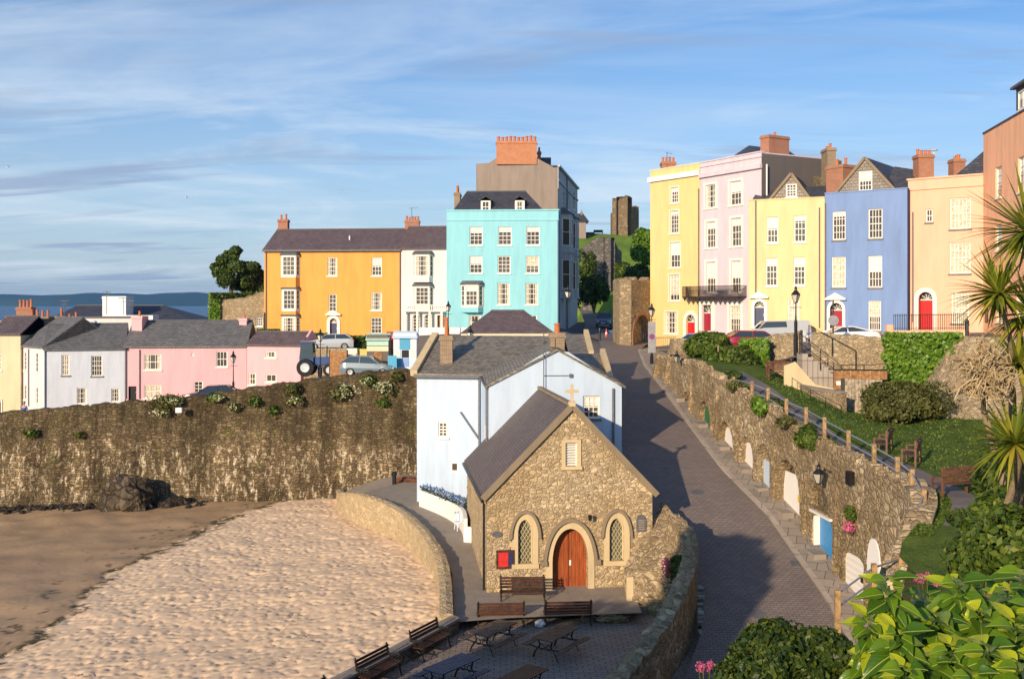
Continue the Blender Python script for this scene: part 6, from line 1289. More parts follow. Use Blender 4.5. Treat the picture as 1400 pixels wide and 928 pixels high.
# ------------------------------------------------------------------ benches
def bench_local(name,lab,kind,loc,rz,group,scale=1.0,L_=1.75):
    T=thing(name,lab,'bench',loc,rz,group); T.scale=(scale,)*3
    wood=M['teakd'] if kind!='garden' else plain('reddish_teak',(.16,.07,.04),.6,var=.3); h=L_/2
    for nm,rows in (('seat',[(y,.44,.09,.03) for y in (-.42,-.31,-.20,-.09)]),('backrest',[(.03+.02*i,.55+.115*i,.03,.085) for i in range(4)])):
        mb=MB()
        for y,z,dy,dz in rows: mb.box(-h,h,y-dy/2,y+dy/2,z-dz/2,z+dz/2)
        mb.build(nm,wood,T,world=False)
    if kind=='iron':
        for sx in (-1,1):
            x=sx*(h-.06); mb=MB(); mb.tube([(x,-.5,0),(x,-.42,.25),(x,-.46,.42)],.03,6); mb.tube([(x,.16,0),(x,.02,.25),(x,.0,.45),(x,.12,1.0)],.03,6); mb.tube([(x,-.46,.42),(x,0,.42)],.028,6); mb.tube([(x,-.46,.42),(x,-.5,.62),(x,-.4,.68),(x,.03,.66)],.028,6)
            mb.tube([(x,-.42,.22),(x,-.2,.32),(x,0,.22)],.02,6)
            for yy in (-.34,-.2,-.07): mb.tube([(x,yy+.07*math.cos(a),.55+.07*math.sin(a)) for a in np.linspace(0,2*PI,9)],.014,5)
            mb.build('arm_frame',M['black'],T,world=False)
    else:
        for sx in (-1,1):
            x=sx*(h-.04)
            for y,zt in ((-.45,.64),(.02,1.0)): mb=MB(); mb.box(x-.035,x+.035,y-.035,y+.035,0,zt if y<0 else zt); mb.build('leg',wood,T,world=False)
            mb=MB(); mb.box(x-.045,x+.045,-.5,.0,.64,.68); mb.build('armrest',wood,T,world=False)
        mb=MB(); mb.box(-h,h,.02,.06,.94,1.02); mb.build('top_rail',wood,T,world=False)
    return T
gB='iron framed benches on and beside the terrace'
def at(px,py,z): D_=(CZ-z)*FPX/(py-HY); return ((px-CXP)*D_/FPX,D_,z)
x,y,z=at(714,822,.05); bench_local('iron_bench','dark slatted bench standing against the church wall left of the door','iron',(x,y+.15,z),R(182),gB) if False else None
bench_local('iron_bench','dark slatted bench standing against the church wall left of the door','iron',(.42,41.25,.05),R(2),gB,L_=1.85)
bench_local('iron_bench','dark slatted bench seen from behind below the red notice board','iron',(-.42,39.0,-.3),R(184),gB,L_=1.85)
bench_local('iron_bench','dark slatted bench seen from behind directly below the church door','iron',(2.15,39.2,-.3),R(184),gB,L_=1.85)
bench_local('iron_bench','sea wall bench nearest the church with its pale scrolled end in the sun','iron',(-3.05,36.2,-.3),R(62),gB,L_=1.85)
bench_local('iron_bench','middle bench of the three along the sea wall','iron',(-4.5,33.4,-.3),R(62),gB,L_=1.85)
bench_local('iron_bench','bench half out of the picture at the bottom of the sea wall','iron',(-6.05,30.4,-.3),R(62),gB,L_=1.85)
gG='wooden garden benches'
for px,py,D_,rz_,lb in ((1066,522,55.5,0,'pale brown garden bench beside the black post at the foot of the steps'),(1215,612,41.8,R(-118),'first dark garden bench on the lawn in front of the olive shrub'),(1254,636,38.8,R(-118),'second dark garden bench on the lawn, nearer the spiky palm'),(1312,690,33.5,R(-160),'shaded dark garden bench under the palm beside the leafy shrubs')):
    p_=W(px,py,D_); bench_local('garden_bench',lb,'garden',(p_.x,p_.y,lz(p_.x,p_.y)+.0),rz_,gG,L_=1.5)
# picnic tables
def picnic(lab,loc,rz,wood,group='picnic tables on the terrace'):
    T=thing('picnic_table',lab,'picnic table',loc,rz,group); h=.95
    mb=MB()
    for k in range(7): y=-.36+k*.12; mb.box(-h,h,y-.05,y+.05,.72,.755)
    mb.build('tabletop',wood,T,world=False)
    for sy in (-1,1):
        mb=MB()
        for k in range(2): y=sy*(.66+k*.13); mb.box(-h,h,y-.055,y+.055,.43,.46)
        mb.build('seat',wood,T,world=False)
    for x in (-.7,.7):
        mb=MB()
        for sy in (-1,1):
            mb.tube([(x,sy*.3,.72),(x,sy*.22,.45),(x,sy*.42,.2),(x,sy*.5,0)],.03,6); mb.tube([(x,sy*.3,.36),(x,sy*.72,.42)],.028,6)
            mb.tube([(x,sy*(.14)+.1*math.cos(a),.42+.1*math.sin(a)) for a in np.linspace(0,2*PI,11)],.018,5)
        mb.tube([(x,-.3,.36),(x,.3,.36)],.022,6); mb.tube([(x,-.3,.7),(x,.3,.7)],.025,6); mb.build('iron_frame',M['black'],T,world=False)
    return T
wb=plain('grey_blue_slats',(.06,.07,.12),.5,var=.2); wbr=plain('weathered_dark_slats',(.12,.085,.06),.6,var=.3)
for px,py,lb,m,rz_ in ((674,886,'dark picnic table below the gap between the two terrace benches',wbr,56),(760,893,'dark picnic table nearest the church door side of the terrace',wbr,56),(618,938,'blue grey picnic table cut by the bottom edge',wb,52),(712,955,'reddish picnic table mostly below the bottom edge',M['teakd'],54)):
    x,y,z=at(px,py,-.3); picnic(lb,(x,y,-.3),R(rz_),m)
rock('edging_stone','flat broken stone block at the end of the church apron',(3.9,39.6,-.15),(.6,.3,.18),9,M['arch']); rock('edging_stone','small dark stone beside the flat broken block',(3.0,39.75,-.2),(.3,.2,.14),11,M['arch'])
tag(rock('litter_bag','x',(1.08,38.9,-.15),(.17,.14,.17),21,plain('white_plastic',(.7,.7,.7),.4),cat='bag'),'crumpled white plastic bag between the two terrace benches','bag')
# ------------------------------------------------------------------ lamps
def street_lamp(lab,px,ytop,ybot,D,sign=False,scale=1):
    T=thing('street_lamp',lab,'street lamp',tuple(W(px,ybot,D)),0,'victorian street lamps'); p_=W(px,ybot,D); H=(ybot-ytop)*D/FPX; hl=.95*scale
    mb=MB(); mb.lathe([(.13,-1.0),(.13,.15),(.09,.25),(.10,.9),(.06,1.0),(.045,1.2),(.035,H-hl-.1),(.06,H-hl-.05)],p_,10); mb.tube([p_+Vector((-.32,0,H-hl-.3)),p_+Vector((.32,0,H-hl-.3))],.02,6); mb.build('post',M['black'],T)
    g=MB(); g.lathe([(.11,H-hl),(.235*scale,H-hl+.42*scale)],p_,4) ; g.build('glass',M['lampg'],T)
    f=MB(); f.lathe([(.12,H-hl-.05),(.12,H-hl)],p_,4); 
    for k in range(4): a=k*PI/2; f.bar(p_+Vector((.115*math.cos(a),.115*math.sin(a),H-hl)),p_+Vector((.245*scale*math.cos(a),.245*scale*math.sin(a),H-hl+.42*scale)),.025)
    f.lathe([(.27*scale,H-hl+.42*scale),(.22*scale,H-hl+.5*scale),(.09,H-hl+.66*scale),(.07,H-hl+.74*scale),(.10,H-hl+.76*scale),(.02,H-hl+.9*scale),(.012,H)],p_,8); f.build('lantern_frame',M['black'],T)
    if sign:
        s=MB(); s.box(p_.x-.28,p_.x+.28,p_.y-.1,p_.y-.07,p_.z+H-3.7,p_.z+H-1.4); o=s.build('sign_plate',plain('grey_sign',(.3,.3,.32),.5),T)
        s=MB(); s.lathe([(.2,0),(.2,.02)],(0,0,0),16); s.v=[(x+p_.x,-z_+p_.y-.105,y+p_.z+H-2.5) for x,y,z_ in s.v]; s.build('roundel',plain('purple_roundel',(.25,.05,.2)),o)
    return T
street_lamp('black street lamp with a hanging sign plate before the bright yellow house',891,414,490,76,True)
street_lamp('tall black street lamp in front of the soft yellow house',1088,390,462,58)
street_lamp('black street lamp in front of the long pink house',319,479,538,84)
street_lamp('black street lamp beside the blue tractor',438,449,522,80)
street_lamp('black lamp rising behind the inn roof left chimney',643,444,480,70)
street_lamp('slim lamp against the corner of the turquoise house',613,411,462,96)
def wall_lamp(lab,p_,dr,scale=1.0):
    p_=Vector(p_); dr=Vector(dr).normalized(); T=thing('wall_lamp',lab,'wall lamp',tuple(p_),0,'lanterns on wall brackets'); q_=p_+dr*.55*scale
    mb=MB(); mb.tube([p_,p_+dr*.3*scale+Vector((0,0,.08*scale)),q_+Vector((0,0,0))],.02*scale,6); mb.build('bracket',M['black'],T)
    g=MB(); g.lathe([(.10*scale,-.42*scale),(.22*scale,-.06*scale)],q_,4); g.build('glass',M['lampg'],T)
    f=MB(); f.lathe([(.25*scale,-.05*scale),(.17*scale,.04*scale),(.08*scale,.14*scale),(.07*scale,.22*scale),(.09*scale,.24*scale),(.02*scale,.33*scale),(.01,.42*scale)],q_,8); f.lathe([(.11*scale,-.46*scale),(.11*scale,-.42*scale)],q_,4)
    for k in range(4): a=k*PI/2; f.bar(q_+Vector((.105*scale*math.cos(a),.105*scale*math.sin(a),-.42*scale)),q_+Vector((.23*scale*math.cos(a),.23*scale*math.sin(a),-.06*scale)),.02*scale)
    f.build('lantern_frame',M['black'],T)
F_=FW[4]; u,z=F_.hit(1138,645); wall_lamp('large black lantern on a bracket above the blue store door',F_.p(u,z,0),(F_.N.x-.3,F_.N.y,0),1.0)
u,z=FW[0].hit(934,486); wall_lamp('pale lantern at the far end of the arched wall below the yellow house',FW[0].p(u,z,0),(-1,-.6,0),.9)
p_=W(767,398,100); wall_lamp('lantern on the shaded corner of the turquoise house',p_,(1,-.6,0),1.4)
F_=FW[5]; u,z=F_.hit(1166,650); T=thing('flood_light','dark double floodlight high on the arched wall near its rounded end','lamp',tuple(F_.p(u,z))); mb=MB(); F_.box(mb,u,u+.35,z-.3,z+.2,.1,.3); mb.build('housing',M['black'],T); mb=MB(); F_.box(mb,u+.15,u+.2,z-.5,z+.1,0,.1); mb.build('bracket',M['rim'],T)
s=MB(); F_=FW[4]; F_.box(s,.05,.4,F_.hit(1099,657)[1],F_.hit(1099,648)[1],.0,.03); tag(s.build('store_sign',M['white']),'small white sign between the white and blue store doors','sign')
for i,px,py,lb in ((5,1168,712,'pink valerian hanging on the arched wall beside the slatted shutter'),):
    F_=FW[i]; u,z=F_.hit(px,py); p_=F_.p(u,z,.15); T=thing('pink_valerian',lb,'plant',tuple(p_)); P,N_=blobpts((p_.x,p_.y,p_.z+.25),(.2,.35,.3),350); leafmesh('foliage',P,N_,.08,M['leafm'],T); P,N_=blobpts((p_.x-.1,p_.y-.1,p_.z-.2),(.2,.35,.25),260,.4,.3); leafmesh('flowers',P,N_,.06,M['pinkf'],T,aspect=1.1)
for px,py,D_,rx,rz_,n,m,lb in ((1046,556,47.8,.9,.45,1500,'leafy','bright green ivy mound spilling over the wall top in the middle'),(1124,600,42.6,.9,.5,1500,'leafm','green creeper spilling over the arched wall above the white door'),(1008,528,51.5,.5,.3,500,'leafo','dry olive tuft on the arched wall top'),(1100,578,44.8,.5,.25,500,'leafo','yellowish creeper on the wall top between the fence posts')):
    p_=W(px,py,D_); x=wl(D_); T=thing('wall_creeper',lb,'plant',(x,D_,p_.z)); P,N_=blobpts((x-.05,D_,p_.z),(.45,rx,rz_),n,.5,.3); leafmesh('foliage',P,N_,.11,M[m],T)
p_=Vector((-7.3,63.5,.75)); T=thing('bollard','black mooring bollard at the far end of the quay path','bollard',tuple(p_)); mb=MB(); mb.lathe([(.13,-.1),(.13,.6),(.17,.65),(.17,.8),(.05,.86)],p_,10); mb.build('post',M['black'],T)
tag(rock('rope_pile','x',(-6.4,64.5,.85),(.9,.5,.22),33,plain('rusty_rope',(.16,.06,.03),.9),cat='rope'),'low rusty brown heap of nets behind the mooring bollard','nets')
# ------------------------------------------------------------------ signs, bollards, bins
T=thing('bollard','black bollard standing in the street by the dark blue car','bollard',tuple(W(820,462,98))); p_=W(820,462,98); mb=MB(); mb.lathe([(.1,-.3),(.1,.7),(.12,.75),(.08,.95),(.02,1.0)],p_,8); mb.build('post',M['black'],T)
T=thing('traffic_cone','small red and white traffic cone beside the gate tower','traffic cone',tuple(W(829,458,97))); p_=W(829,460,97); mb=MB(); mb.lathe([(.2,0),(.2,.05),(.14,.06),(.03,.75)],p_,8); mb.build('cone',M['reddoor'],T); mb=MB(); mb.lathe([(.11,.25),(.085,.42)],p_,8); mb.build('band',M['white'],T)
for px,py,D_,lb in ((1113,478,60,'black bollard at the head of the garden steps'),(1322,460,53.5,'dark bollard at the railings outside the peach house'),(1082,512,55.2,'stout black post beside the pale brown garden bench')):
    p_=W(px,py,D_); T=thing('bollard',lb,'bollard',tuple(p_)); mb=MB(); mb.lathe([(.1,-.6),(.1,.7),(.13,.75),(.07,.9),(.02,.95)],p_,8); mb.build('post',M['black'],T)
T=thing('road_sign','round grey sign seen from behind in front of the blue house door','sign',tuple(W(1139,455,62))); p_=W(1139,455,62); mb=MB(); mb.tube([p_-Vector((0,0,.5)),p_+Vector((0,0,2.0))],.05,8); mb.build('post',M['black'],T); mb=MB(); mb.lathe([(.32,0),(.32,.03)],(0,0,0),20); mb.v=[(x+p_.x,z_+p_.y-.09,y+p_.z+.75) for x,y,z_ in mb.v]; mb.build('sign_disc',plain('grey_sign',(.3,.3,.32),.5),T)
T=thing('blue_gate','bright blue low gate panel between the soft yellow and blue houses','gate',tuple(W(1115,460,72))); F_=Fac(tuple(XY(1103,72)),tuple(XY(1128,71.6))); mb=MB(); F_.box(mb,0,F_.L,F_.hit(1110,472)[1],F_.hit(1110,455)[1],-.06,0); mb.build('gate_panel',M['blued'],T); mb=MB(); F_.box(mb,-.25,-.01,8.5,F_.hit(1103,452)[1],-.2,.05); mb.build('gate_post',M['greyl'],T)
# iron railing fences in front of peach and blue houses
def iron_fence(lab,pts,h,n):
    T=thing('iron_fence',lab,'railing',tuple(pts[0])); mb=MB()
    a=Vector(pts[0]);b=Vector(pts[1])
    for k in range(n+1): q_=a.lerp(b,k/n); mb.bar(q_,q_+Vector((0,0,h)),.03)
    for zz_ in (.12,h-.1): mb.bar(a+Vector((0,0,zz_)),b+Vector((0,0,zz_)),.035)
    mb.build('railings',M['black'],T); return T
iron_fence('black iron railings in front of the peach house and its red door',[(W(1222,457,69).x,69,10.2),(W(1322,452,66).x,66,10.3)],1.1,40)
iron_fence('black iron railings beside the lamp below the bright yellow house',[(W(897,478,84).x,84,8.2),(W(924,476,82).x,82,8.3)],1.1,10)
T=thing('house_pier','pale rendered pier ending the railings by the blue house','wall',tuple(W(1216,458,69.5))); p_=W(1216,458,69.3); mb=MB(); mb.box(p_.x-.2,p_.x+.25,69.2,69.6,9.5,CZ+(415-444)*69.3/1400); mb.build('pier',M['peach'],T); mb=MB(); mb.box(p_.x+.25,W(1320,0,66).x,66.5,67.0,9.8,10.35)
T2=thing('peach_forecourt_wall','low peach wall under the railings of the peach house','wall',(27,67.5,9.8)); mb=MB(); Fq=Fac((W(1222,457,69).x,69.1),(W(1325,452,66).x,66.1)); Fq.box(mb,0,Fq.L,9.6,10.2,-.25,0); mb.build('wall',M['peach'],T2)
# ------------------------------------------------------------------ vehicles
def car(name,lab,paintm,loc,rz,L_=4.1,W_=1.72,H=1.45,kind='hatch',group='parked cars'):
    T=thing(name,lab,'car' if kind!='van' else 'van',loc,rz,group); w_=W_/2
    if kind=='coupe': belt=[(0,.52),(.2,.68),(1.1,.84),(1.5,.90),(2.6,.95),(3.6,.98),(L_-.15,.92),(L_,.7)]; cab=[(1.15,.86),(1.95,H-.04),(2.7,H),(3.85,.98)]
    elif kind=='van': belt=[(0,.6),(.1,.9),(.6,1.1),(1.0,1.2),(2.5,1.25),(L_-.1,1.25),(L_,1.1)]; cab=[(.55,1.1),(1.15,H-.05),(L_-.15,H),(L_-.03,1.25)]
    else: belt=[(0,.55),(.15,.74),(1.0,.90),(1.4,.95),(2.6,1.0),(L_-.2,1.02),(L_,.85)]; cab=[(1.05,.92),(1.8,H-.03),(L_-.75,H),(L_-.08,1.02)]
    mb=MB(); rings=[]; wa=[(.78,.34),(L_-.8,.34)]; N=36
    for k in range(N+1):
        x=L_*k/N; zb_=interp(x,belt); e=1-.14*max(0,1-x/.5)-.10*max(0,1-(L_-x)/.4); y=w_*e
        lo=.22
        for wx,wr in wa:
            if abs(x-wx)<wr: lo=max(lo,.22+math.sqrt(wr*wr-(x-wx)**2)*.95+.02)
        rings.append([(x,-y*.96,lo),(x,-y,max(lo+.02,zb_*.62)),(x,-y*.93,zb_),(x,-y*.6,zb_+.03),(x,y*.6,zb_+.03),(x,y*.93,zb_),(x,y,max(lo+.02,zb_*.62)),(x,y*.96,lo)])
    vs=[(p_[0]-L_/2,p_[1],p_[2]) for r_ in rings for p_ in r_]; mb.add(vs,[(k*8+j,k*8+(j+1)%8,(k+1)*8+(j+1)%8,(k+1)*8+j) for k in range(N) for j in range(8)]+[tuple(range(8))[::-1],tuple(range(N*8,N*8+8))])
    body=mb.build('body',paintm,T,world=False,smooth=False,bevel=.02)
    a,b,c,d_=[(x-L_/2,z) for x,z in cab]; wi=w_*.9; wt=w_*.72
    def cabin(mb,shr,z0,z1t): pass
    g=MB(); base=[(a[0],-wi,a[1]-.02),(d_[0],-wi,d_[1]-.02),(d_[0],wi,d_[1]-.02),(a[0],wi,a[1]-.02)]; top=[(b[0],-wt,b[1]-.03),(c[0],-wt,c[1]-.03),(c[0],wt,c[1]-.03),(b[0],wt,b[1]-.03)]
    g.hexa(base,top); g.build('window_glass',M['cglass'],T,world=False,bevel=.04)
    r=MB(); o=.015; t0=[(b[0]-.04,-wt-o,b[1]-.05),(c[0]+.04,-wt-o,c[1]-.05),(c[0]+.04,wt+o,c[1]-.05),(b[0]-.04,wt+o,b[1]-.05)]; r.hexa(t0,[(x+(.05 if i in(0,3) else -.05),y*.93,z+.06) for i,(x,y,z) in enumerate(t0)])
    for sy in (-1,1):
        for (p_,q_) in ((a,b),(d_,c)): r.bar((p_[0],sy*(wi+.005),p_[1]),(q_[0],sy*(wt+.005),q_[1]-.03),.06)
        xm=(b[0]+c[0])/2; r.bar((xm,sy*(wi+.005),(a[1]+d_[1])/2),(xm-.03,sy*(wt+.005),b[1]-.03),.07)
    if kind=='van':
        for sy in (-1,1): r.hexa([(xm,sy*(wi+.012),d_[1]-.02),(d_[0],sy*(wi+.012),d_[1]-.02),(d_[0],sy*(wi-.01),d_[1]-.02),(xm,sy*(wi-.01),d_[1]-.02)],[(xm,sy*(wt+.012),c[1]-.03),(c[0],sy*(wt+.012),c[1]-.03),(c[0],sy*(wt-.01),c[1]-.03),(xm,sy*(wt-.01),c[1]-.03)])
    r.build('roof',paintm,T,world=False,bevel=.01)
    for wx,_ in wa:
        for sy in (-1,1):
            t=MB(); t.lathe([(.2,0),(.31,.01),(.32,.06),(.32,.15),(.31,.19),(.2,.2)],n=20); t.v=[(x+wx-L_/2,(sy*(w_-.2)+ (sy*z_)),y+.32) for x,y,z_ in t.v]; wh=t.build('wheel',M['rub'],T,world=False)
            t=MB(); t.lathe([(.05,.16),(.19,.15),(.21,.19),(.19,.205),(.06,.2)],n=14); t.v=[(x+wx-L_/2,(sy*(w_-.2)+(sy*z_)),y+.32) for x,y,z_ in t.v]; t.build('rim',M['rim'],wh,world=False)
    for sy in (-1,1):
        h=MB(); h.box(L_/2-.12,L_/2+.005,sy*w_*.68-.13,sy*w_*.68+.13,.72,1.0 if kind!='coupe' else .86); h.build('tail_light',M['tail'],T,world=False)
        h=MB(); h.box(-L_/2-.01,-L_/2+.22,sy*w_*.66-.14,sy*w_*.66+.14,.55,.68); h.build('headlight',M['lens'],T,world=False)
    h=MB(); h.box(-L_/2-.015,-L_/2+.05,-.5,.5,.3,.5); h.build('grille',M['black'],T,world=False)
    h=MB(); h.box(-L_/2-.02,-L_/2,-.26,.26,.36,.46); h.build('number_plate',M['blind'],T,world=False)
    return T
def cp_(name,c,r=.25):
    m,nt,b=newmat(name,r,.6); b.inputs['Base Color'].default_value=(*c,1); b.inputs['Coat Weight'].default_value=.6; b.inputs['Coat Roughness'].default_value=.05; return m
silver=cp_('silver_car_paint',(.42,.45,.48)); dark=cp_('dark_car_paint',(.02,.02,.035)); redp=cp_('maroon_car_paint',(.28,.01,.03)); whitep=cp_('white_car_paint',(.75,.75,.75)); bluep=cp_('blue_car_paint',(.03,.09,.22)); lblue=cp_('light_blue_car_paint',(.15,.35,.7)); greyp=cp_('grey_van_paint',(.12,.11,.11))
def carat(lab,m,px,py,D,rz,**k): p_=W(px,py,D); return car('parked_car',lab,m,tuple(p_),R(rz),**k)
carat('dark hatchback with a red tail light parked before the long pink house',dark,289,551,82.5,10)
carat('silver hatchback with red tail lights parked before the orange house',silver,452,477.5,94,4,L_=4.3)
carat('dark blue car facing down the narrow street past the turquoise house',bluep,826,446,117,82,H=1.6)
carat('maroon estate car behind the shrubs in front of the lilac house',redp,1034,479,74,186,L_=4.4)
carat('sleek white silver coupe in front of the blue house door',whitep,1152,473,66,-2,kind='coupe',L_=4.4,H=1.3)
car('parked_van','silver van with a dark rear box parked behind the maroon estate car',silver,tuple(W(1064,469.5,77.5)),R(2),L_=4.6,H=1.75,kind='van',group='parked cars')
carat('light blue car mostly hidden by the shrubs near the red doors',lblue,951,481,80,30)
# vehicle with a pale cover by the stalls
carat('dusty blue grey estate car parked beside the market stalls on the wall',cp_('blue_grey_car_paint',(.14,.2,.24)),504,513.5,76,176,L_=4.0,H=1.5)
# tractor
p_=W(431,514,82); T=thing('tractor','blue tractor with pale hubs parked beside the pink cottage','tractor',tuple(p_+Vector((-.25,0,0))),R(0)); T.scale=(1.15,)*3; tb=cp_('tractor_blue',(.03,.07,.22))
def wheel(x,y,r,w_): 
    t=MB(); t.lathe([(r*.55,0),(r*.95,0),(r,w_*.3),(r,w_*.7),(r*.95,w_),(r*.55,w_)],n=20); t.v=[(a+x,c+y,b+r) for a,b,c in t.v]; o=t.build('wheel',M['rub'],T,world=False); t=MB(); t.lathe([(.05,-.03),(r*.5,-.05),(r*.56,.03),(r*.56,w_-.03),(r*.5,w_+.05),(.05,w_+.03)],n=14); t.v=[(a+x,c+y,b+r) for a,b,c in t.v]; t.build('rim',plain('pale_hub',(.55,.6,.65),.5),o,world=False)
wheel(-.35,-.72,.62,.28); wheel(-.35,.45,.62,.28); wheel(1.3,-.6,.45,.2); wheel(1.3,.4,.45,.2)
mb=MB(); mb.box(.2,1.9,-.32,.32,.75,1.35); mb.build('bonnet',tb,T,world=False,bevel=.06); mb=MB(); mb.box(-.8,.2,-.5,.5,.7,1.25); mb.build('body',tb,T,world=False,bevel=.04)
mb=MB(); mb.hexa([(-.8,-.48,1.25),(.2,-.48,1.25),(.2,.48,1.25),(-.8,.48,1.25)],[(-.7,-.42,2.3),(.1,-.42,2.3),(.1,.42,2.3),(-.7,.42,2.3)]); cb=mb.build('cab_glass',M['cglass'],T,world=False); mb=MB(); mb.box(-.8,.2,-.5,.5,2.3,2.42); mb.build('cab_roof',tb,T,world=False,bevel=.03); mb=MB(); mb.tube([(1.0,.2,1.35),(1.0,.2,2.1)],.04,8); mb.build('exhaust',M['black'],T,world=False)
# person standing by the tractor in blue and one at the far left, one on the inn terrace
def person(name_lab,loc,rz,pose,shirt,trous,hair,scale=1.0):
    T=thing('person',name_lab,'person',loc,rz); T.scale=(scale,)*3
    skin=plain('skin',(.55,.32,.22),.6,var=.05)
    def sk(name,V,E,rad,mat,par,lvl=2):
        me=bpy.data.meshes.new(name); me.from_pydata(V,E,[]); o=bpy.data.objects.new(name,me); C.objects.link(o); o.parent=par; me.materials.append(mat)
        m=o.modifiers.new('skin','SKIN'); 
        for i,r_ in enumerate(rad): sv=me.skin_vertices[0].data[i]; sv.radius=(r_,r_); sv.use_root=(i==0)
        m.use_smooth_shade=True; s=o.modifiers.new('sub','SUBSURF'); s.levels=s.render_levels=lvl; return o
    if pose=='sit': hip=.48; kx,kz,fx,fz=-.42,.50,-.45,.06
    else: hip=.92; kx,kz,fx,fz=-.04,.5,0,.06
    V=[(0,0,hip),(0,0,hip+.28),(0,0,hip+.50),(0,0,hip+.60),(-.02,0,hip+.74),(-.02,0,hip+.82)]; rad=[.13,.12,.11,.05,.085,.075]; E=[(0,1),(1,2),(2,3),(3,4),(4,5)]
    for sy in (-1,1):
        n=len(V); V+=[(0,sy*.17,hip+.49),(.02,sy*.24,hip+.24),(-.12,sy*.22,hip+.03),(-.18,sy*.21,hip-.04)]; rad+=[.06,.045,.035,.03]; E+=[(2,n),(n,n+1),(n+1,n+2),(n+2,n+3)]
        n=len(V); V+=[(0,sy*.09,hip-.06),(kx,sy*.11,kz),(fx,sy*.11,fz),(fx-.16,sy*.12,.04)]; rad+=[.095,.065,.045,.04]; E+=[(0,n),(n,n+1),(n+1,n+2),(n+2,n+3)]
    sk('body',V,E,rad,skin,T)
    V=[(0,0,hip+.02),(0,0,hip+.28),(0,0,hip+.48)]; rad=[.15,.145,.135]; E=[(0,1),(1,2)]
    for sy in (-1,1): n=len(V); V+=[(0,sy*.17,hip+.49),(.02,sy*.24,hip+.26)]; rad+=[.08,.062]; E+=[(2,n),(n,n+1)]
    sk('shirt',V,E,rad,shirt,T)
    V=[(0,0,hip+.02)]; rad=[.15]; E=[]
    for sy in (-1,1): n=len(V); V+=[(0,sy*.09,hip-.06),(kx,sy*.11,kz),(fx,sy*.11,fz+.08)]; rad+=[.11,.08,.06]; E+=[(0,n),(n,n+1),(n+1,n+2)]
    sk('trousers',V,E,rad,trous,T)
    h=MB(); h.lathe([(.03,-.02),(.095,0),(.108,.06),(.085,.12),(.03,.145)],(.0,0,hip+.74),10,1.1,.95); h.build('hair',hair,T,world=False,smooth=True)
    for sy in (-1,1): e=MB(); e.lathe([(.004,-.01),(.012,0),(.004,.01)],(-.1,sy*.032,hip+.76),6); e.build('eye',M['black'],T,world=False)
    e=MB(); e.lathe([(.012,-.02),(.014,0),(.005,.02)],(-.115,0,hip+.73),6); e.build('nose',skin,T,world=False)
    return T
cl=lambda n,c: plain(n,c,.9,var=.15)
p_=W(33,563,74); person('person in a blue top standing behind the harbour wall at the far left',(p_.x,p_.y,CZ-(553-HY)*74/1400-1.55),R(80),'stand',cl('blue_cloth',(.05,.12,.45)),cl('dark_trousers',(.03,.03,.04)),cl('grey_hair',(.3,.3,.3)))
person('person in navy top and pale trousers seated at the table outside the inn',(-2.35,55.8,.74),R(10),'sit',cl('navy_cloth',(.02,.03,.09)),cl('khaki_cloth',(.4,.33,.22)),cl('dark_hair',(.05,.03,.02)))
p_=W(426,500,80.5); person('person in a red and blue jacket standing behind the tractor',(p_.x,84,gz(p_.x,84)),R(120),'stand',cl('red_cloth',(.4,.05,.08)),cl('blue_trousers',(.05,.1,.3)),cl('cap_blue',(.05,.1,.4)),1.0)
# ------------------------------------------------------------------ inn terrace
T=ribbon_wall([tuple(XY(573,57.0)),tuple(XY(595,55.5)),tuple(XY(616,53.8)),tuple(XY(632,51.8)),tuple(XY(634,49.6))],[.3,.3,.3,.2,.1],[1.62,1.6,1.6,1.65,1.6],.18,M['white'],'white_terrace_wall','curved low white wall round the little terrace of the inn','wall')
T=ribbon_wall([tuple(XY(634,49.6)),tuple(XY(654,49.4))],[0,0],[1.2,1.2],.15,M['white'],'white_terrace_wall','short straight white wall at the front of the inn terrace beside the church','wall')
P=np.array([list(Vector((*XY(lerp(575,632,t),lerp(57.3,52.3,t)),1.75))+Vector((random.gauss(.15,.08),random.gauss(.1,.08),random.gauss(0,.07)))) for t in np.random.rand(1600)])
T=thing('blue_flower_border','blue and white flower border along the curved white terrace wall','flowers',(-5,56,1.6)); leafmesh('flowers',P,np.tile([0,-.3,1],(1600,1)),.09,M['bluef'],T,aspect=1.1); leafmesh('foliage',P-np.array([0,0,.08]),np.tile([0,-.3,1],(1600,1)),.1,M['leafd'],T)
T=thing('cafe_table','round brown wooden table on the inn terrace','table',(-2.9,54.6,.74)); mb=MB(); mb.lathe([(.55,.70),(.58,.72),(.55,.75)],(-2.9,54.6,.74),18,1.3,.8); mb.build('tabletop',M['woodb'],T)
for a in range(3): mb=MB(); q_=Vector((-2.9,54.6,.74)); mb.tube([q_+Vector((math.cos(a*2.1)*.4,math.sin(a*2.1)*.3,0)),q_+Vector((-math.cos(a*2.1)*.2,-math.sin(a*2.1)*.2,.7))],.02,6); mb.build('leg',M['black'],T)
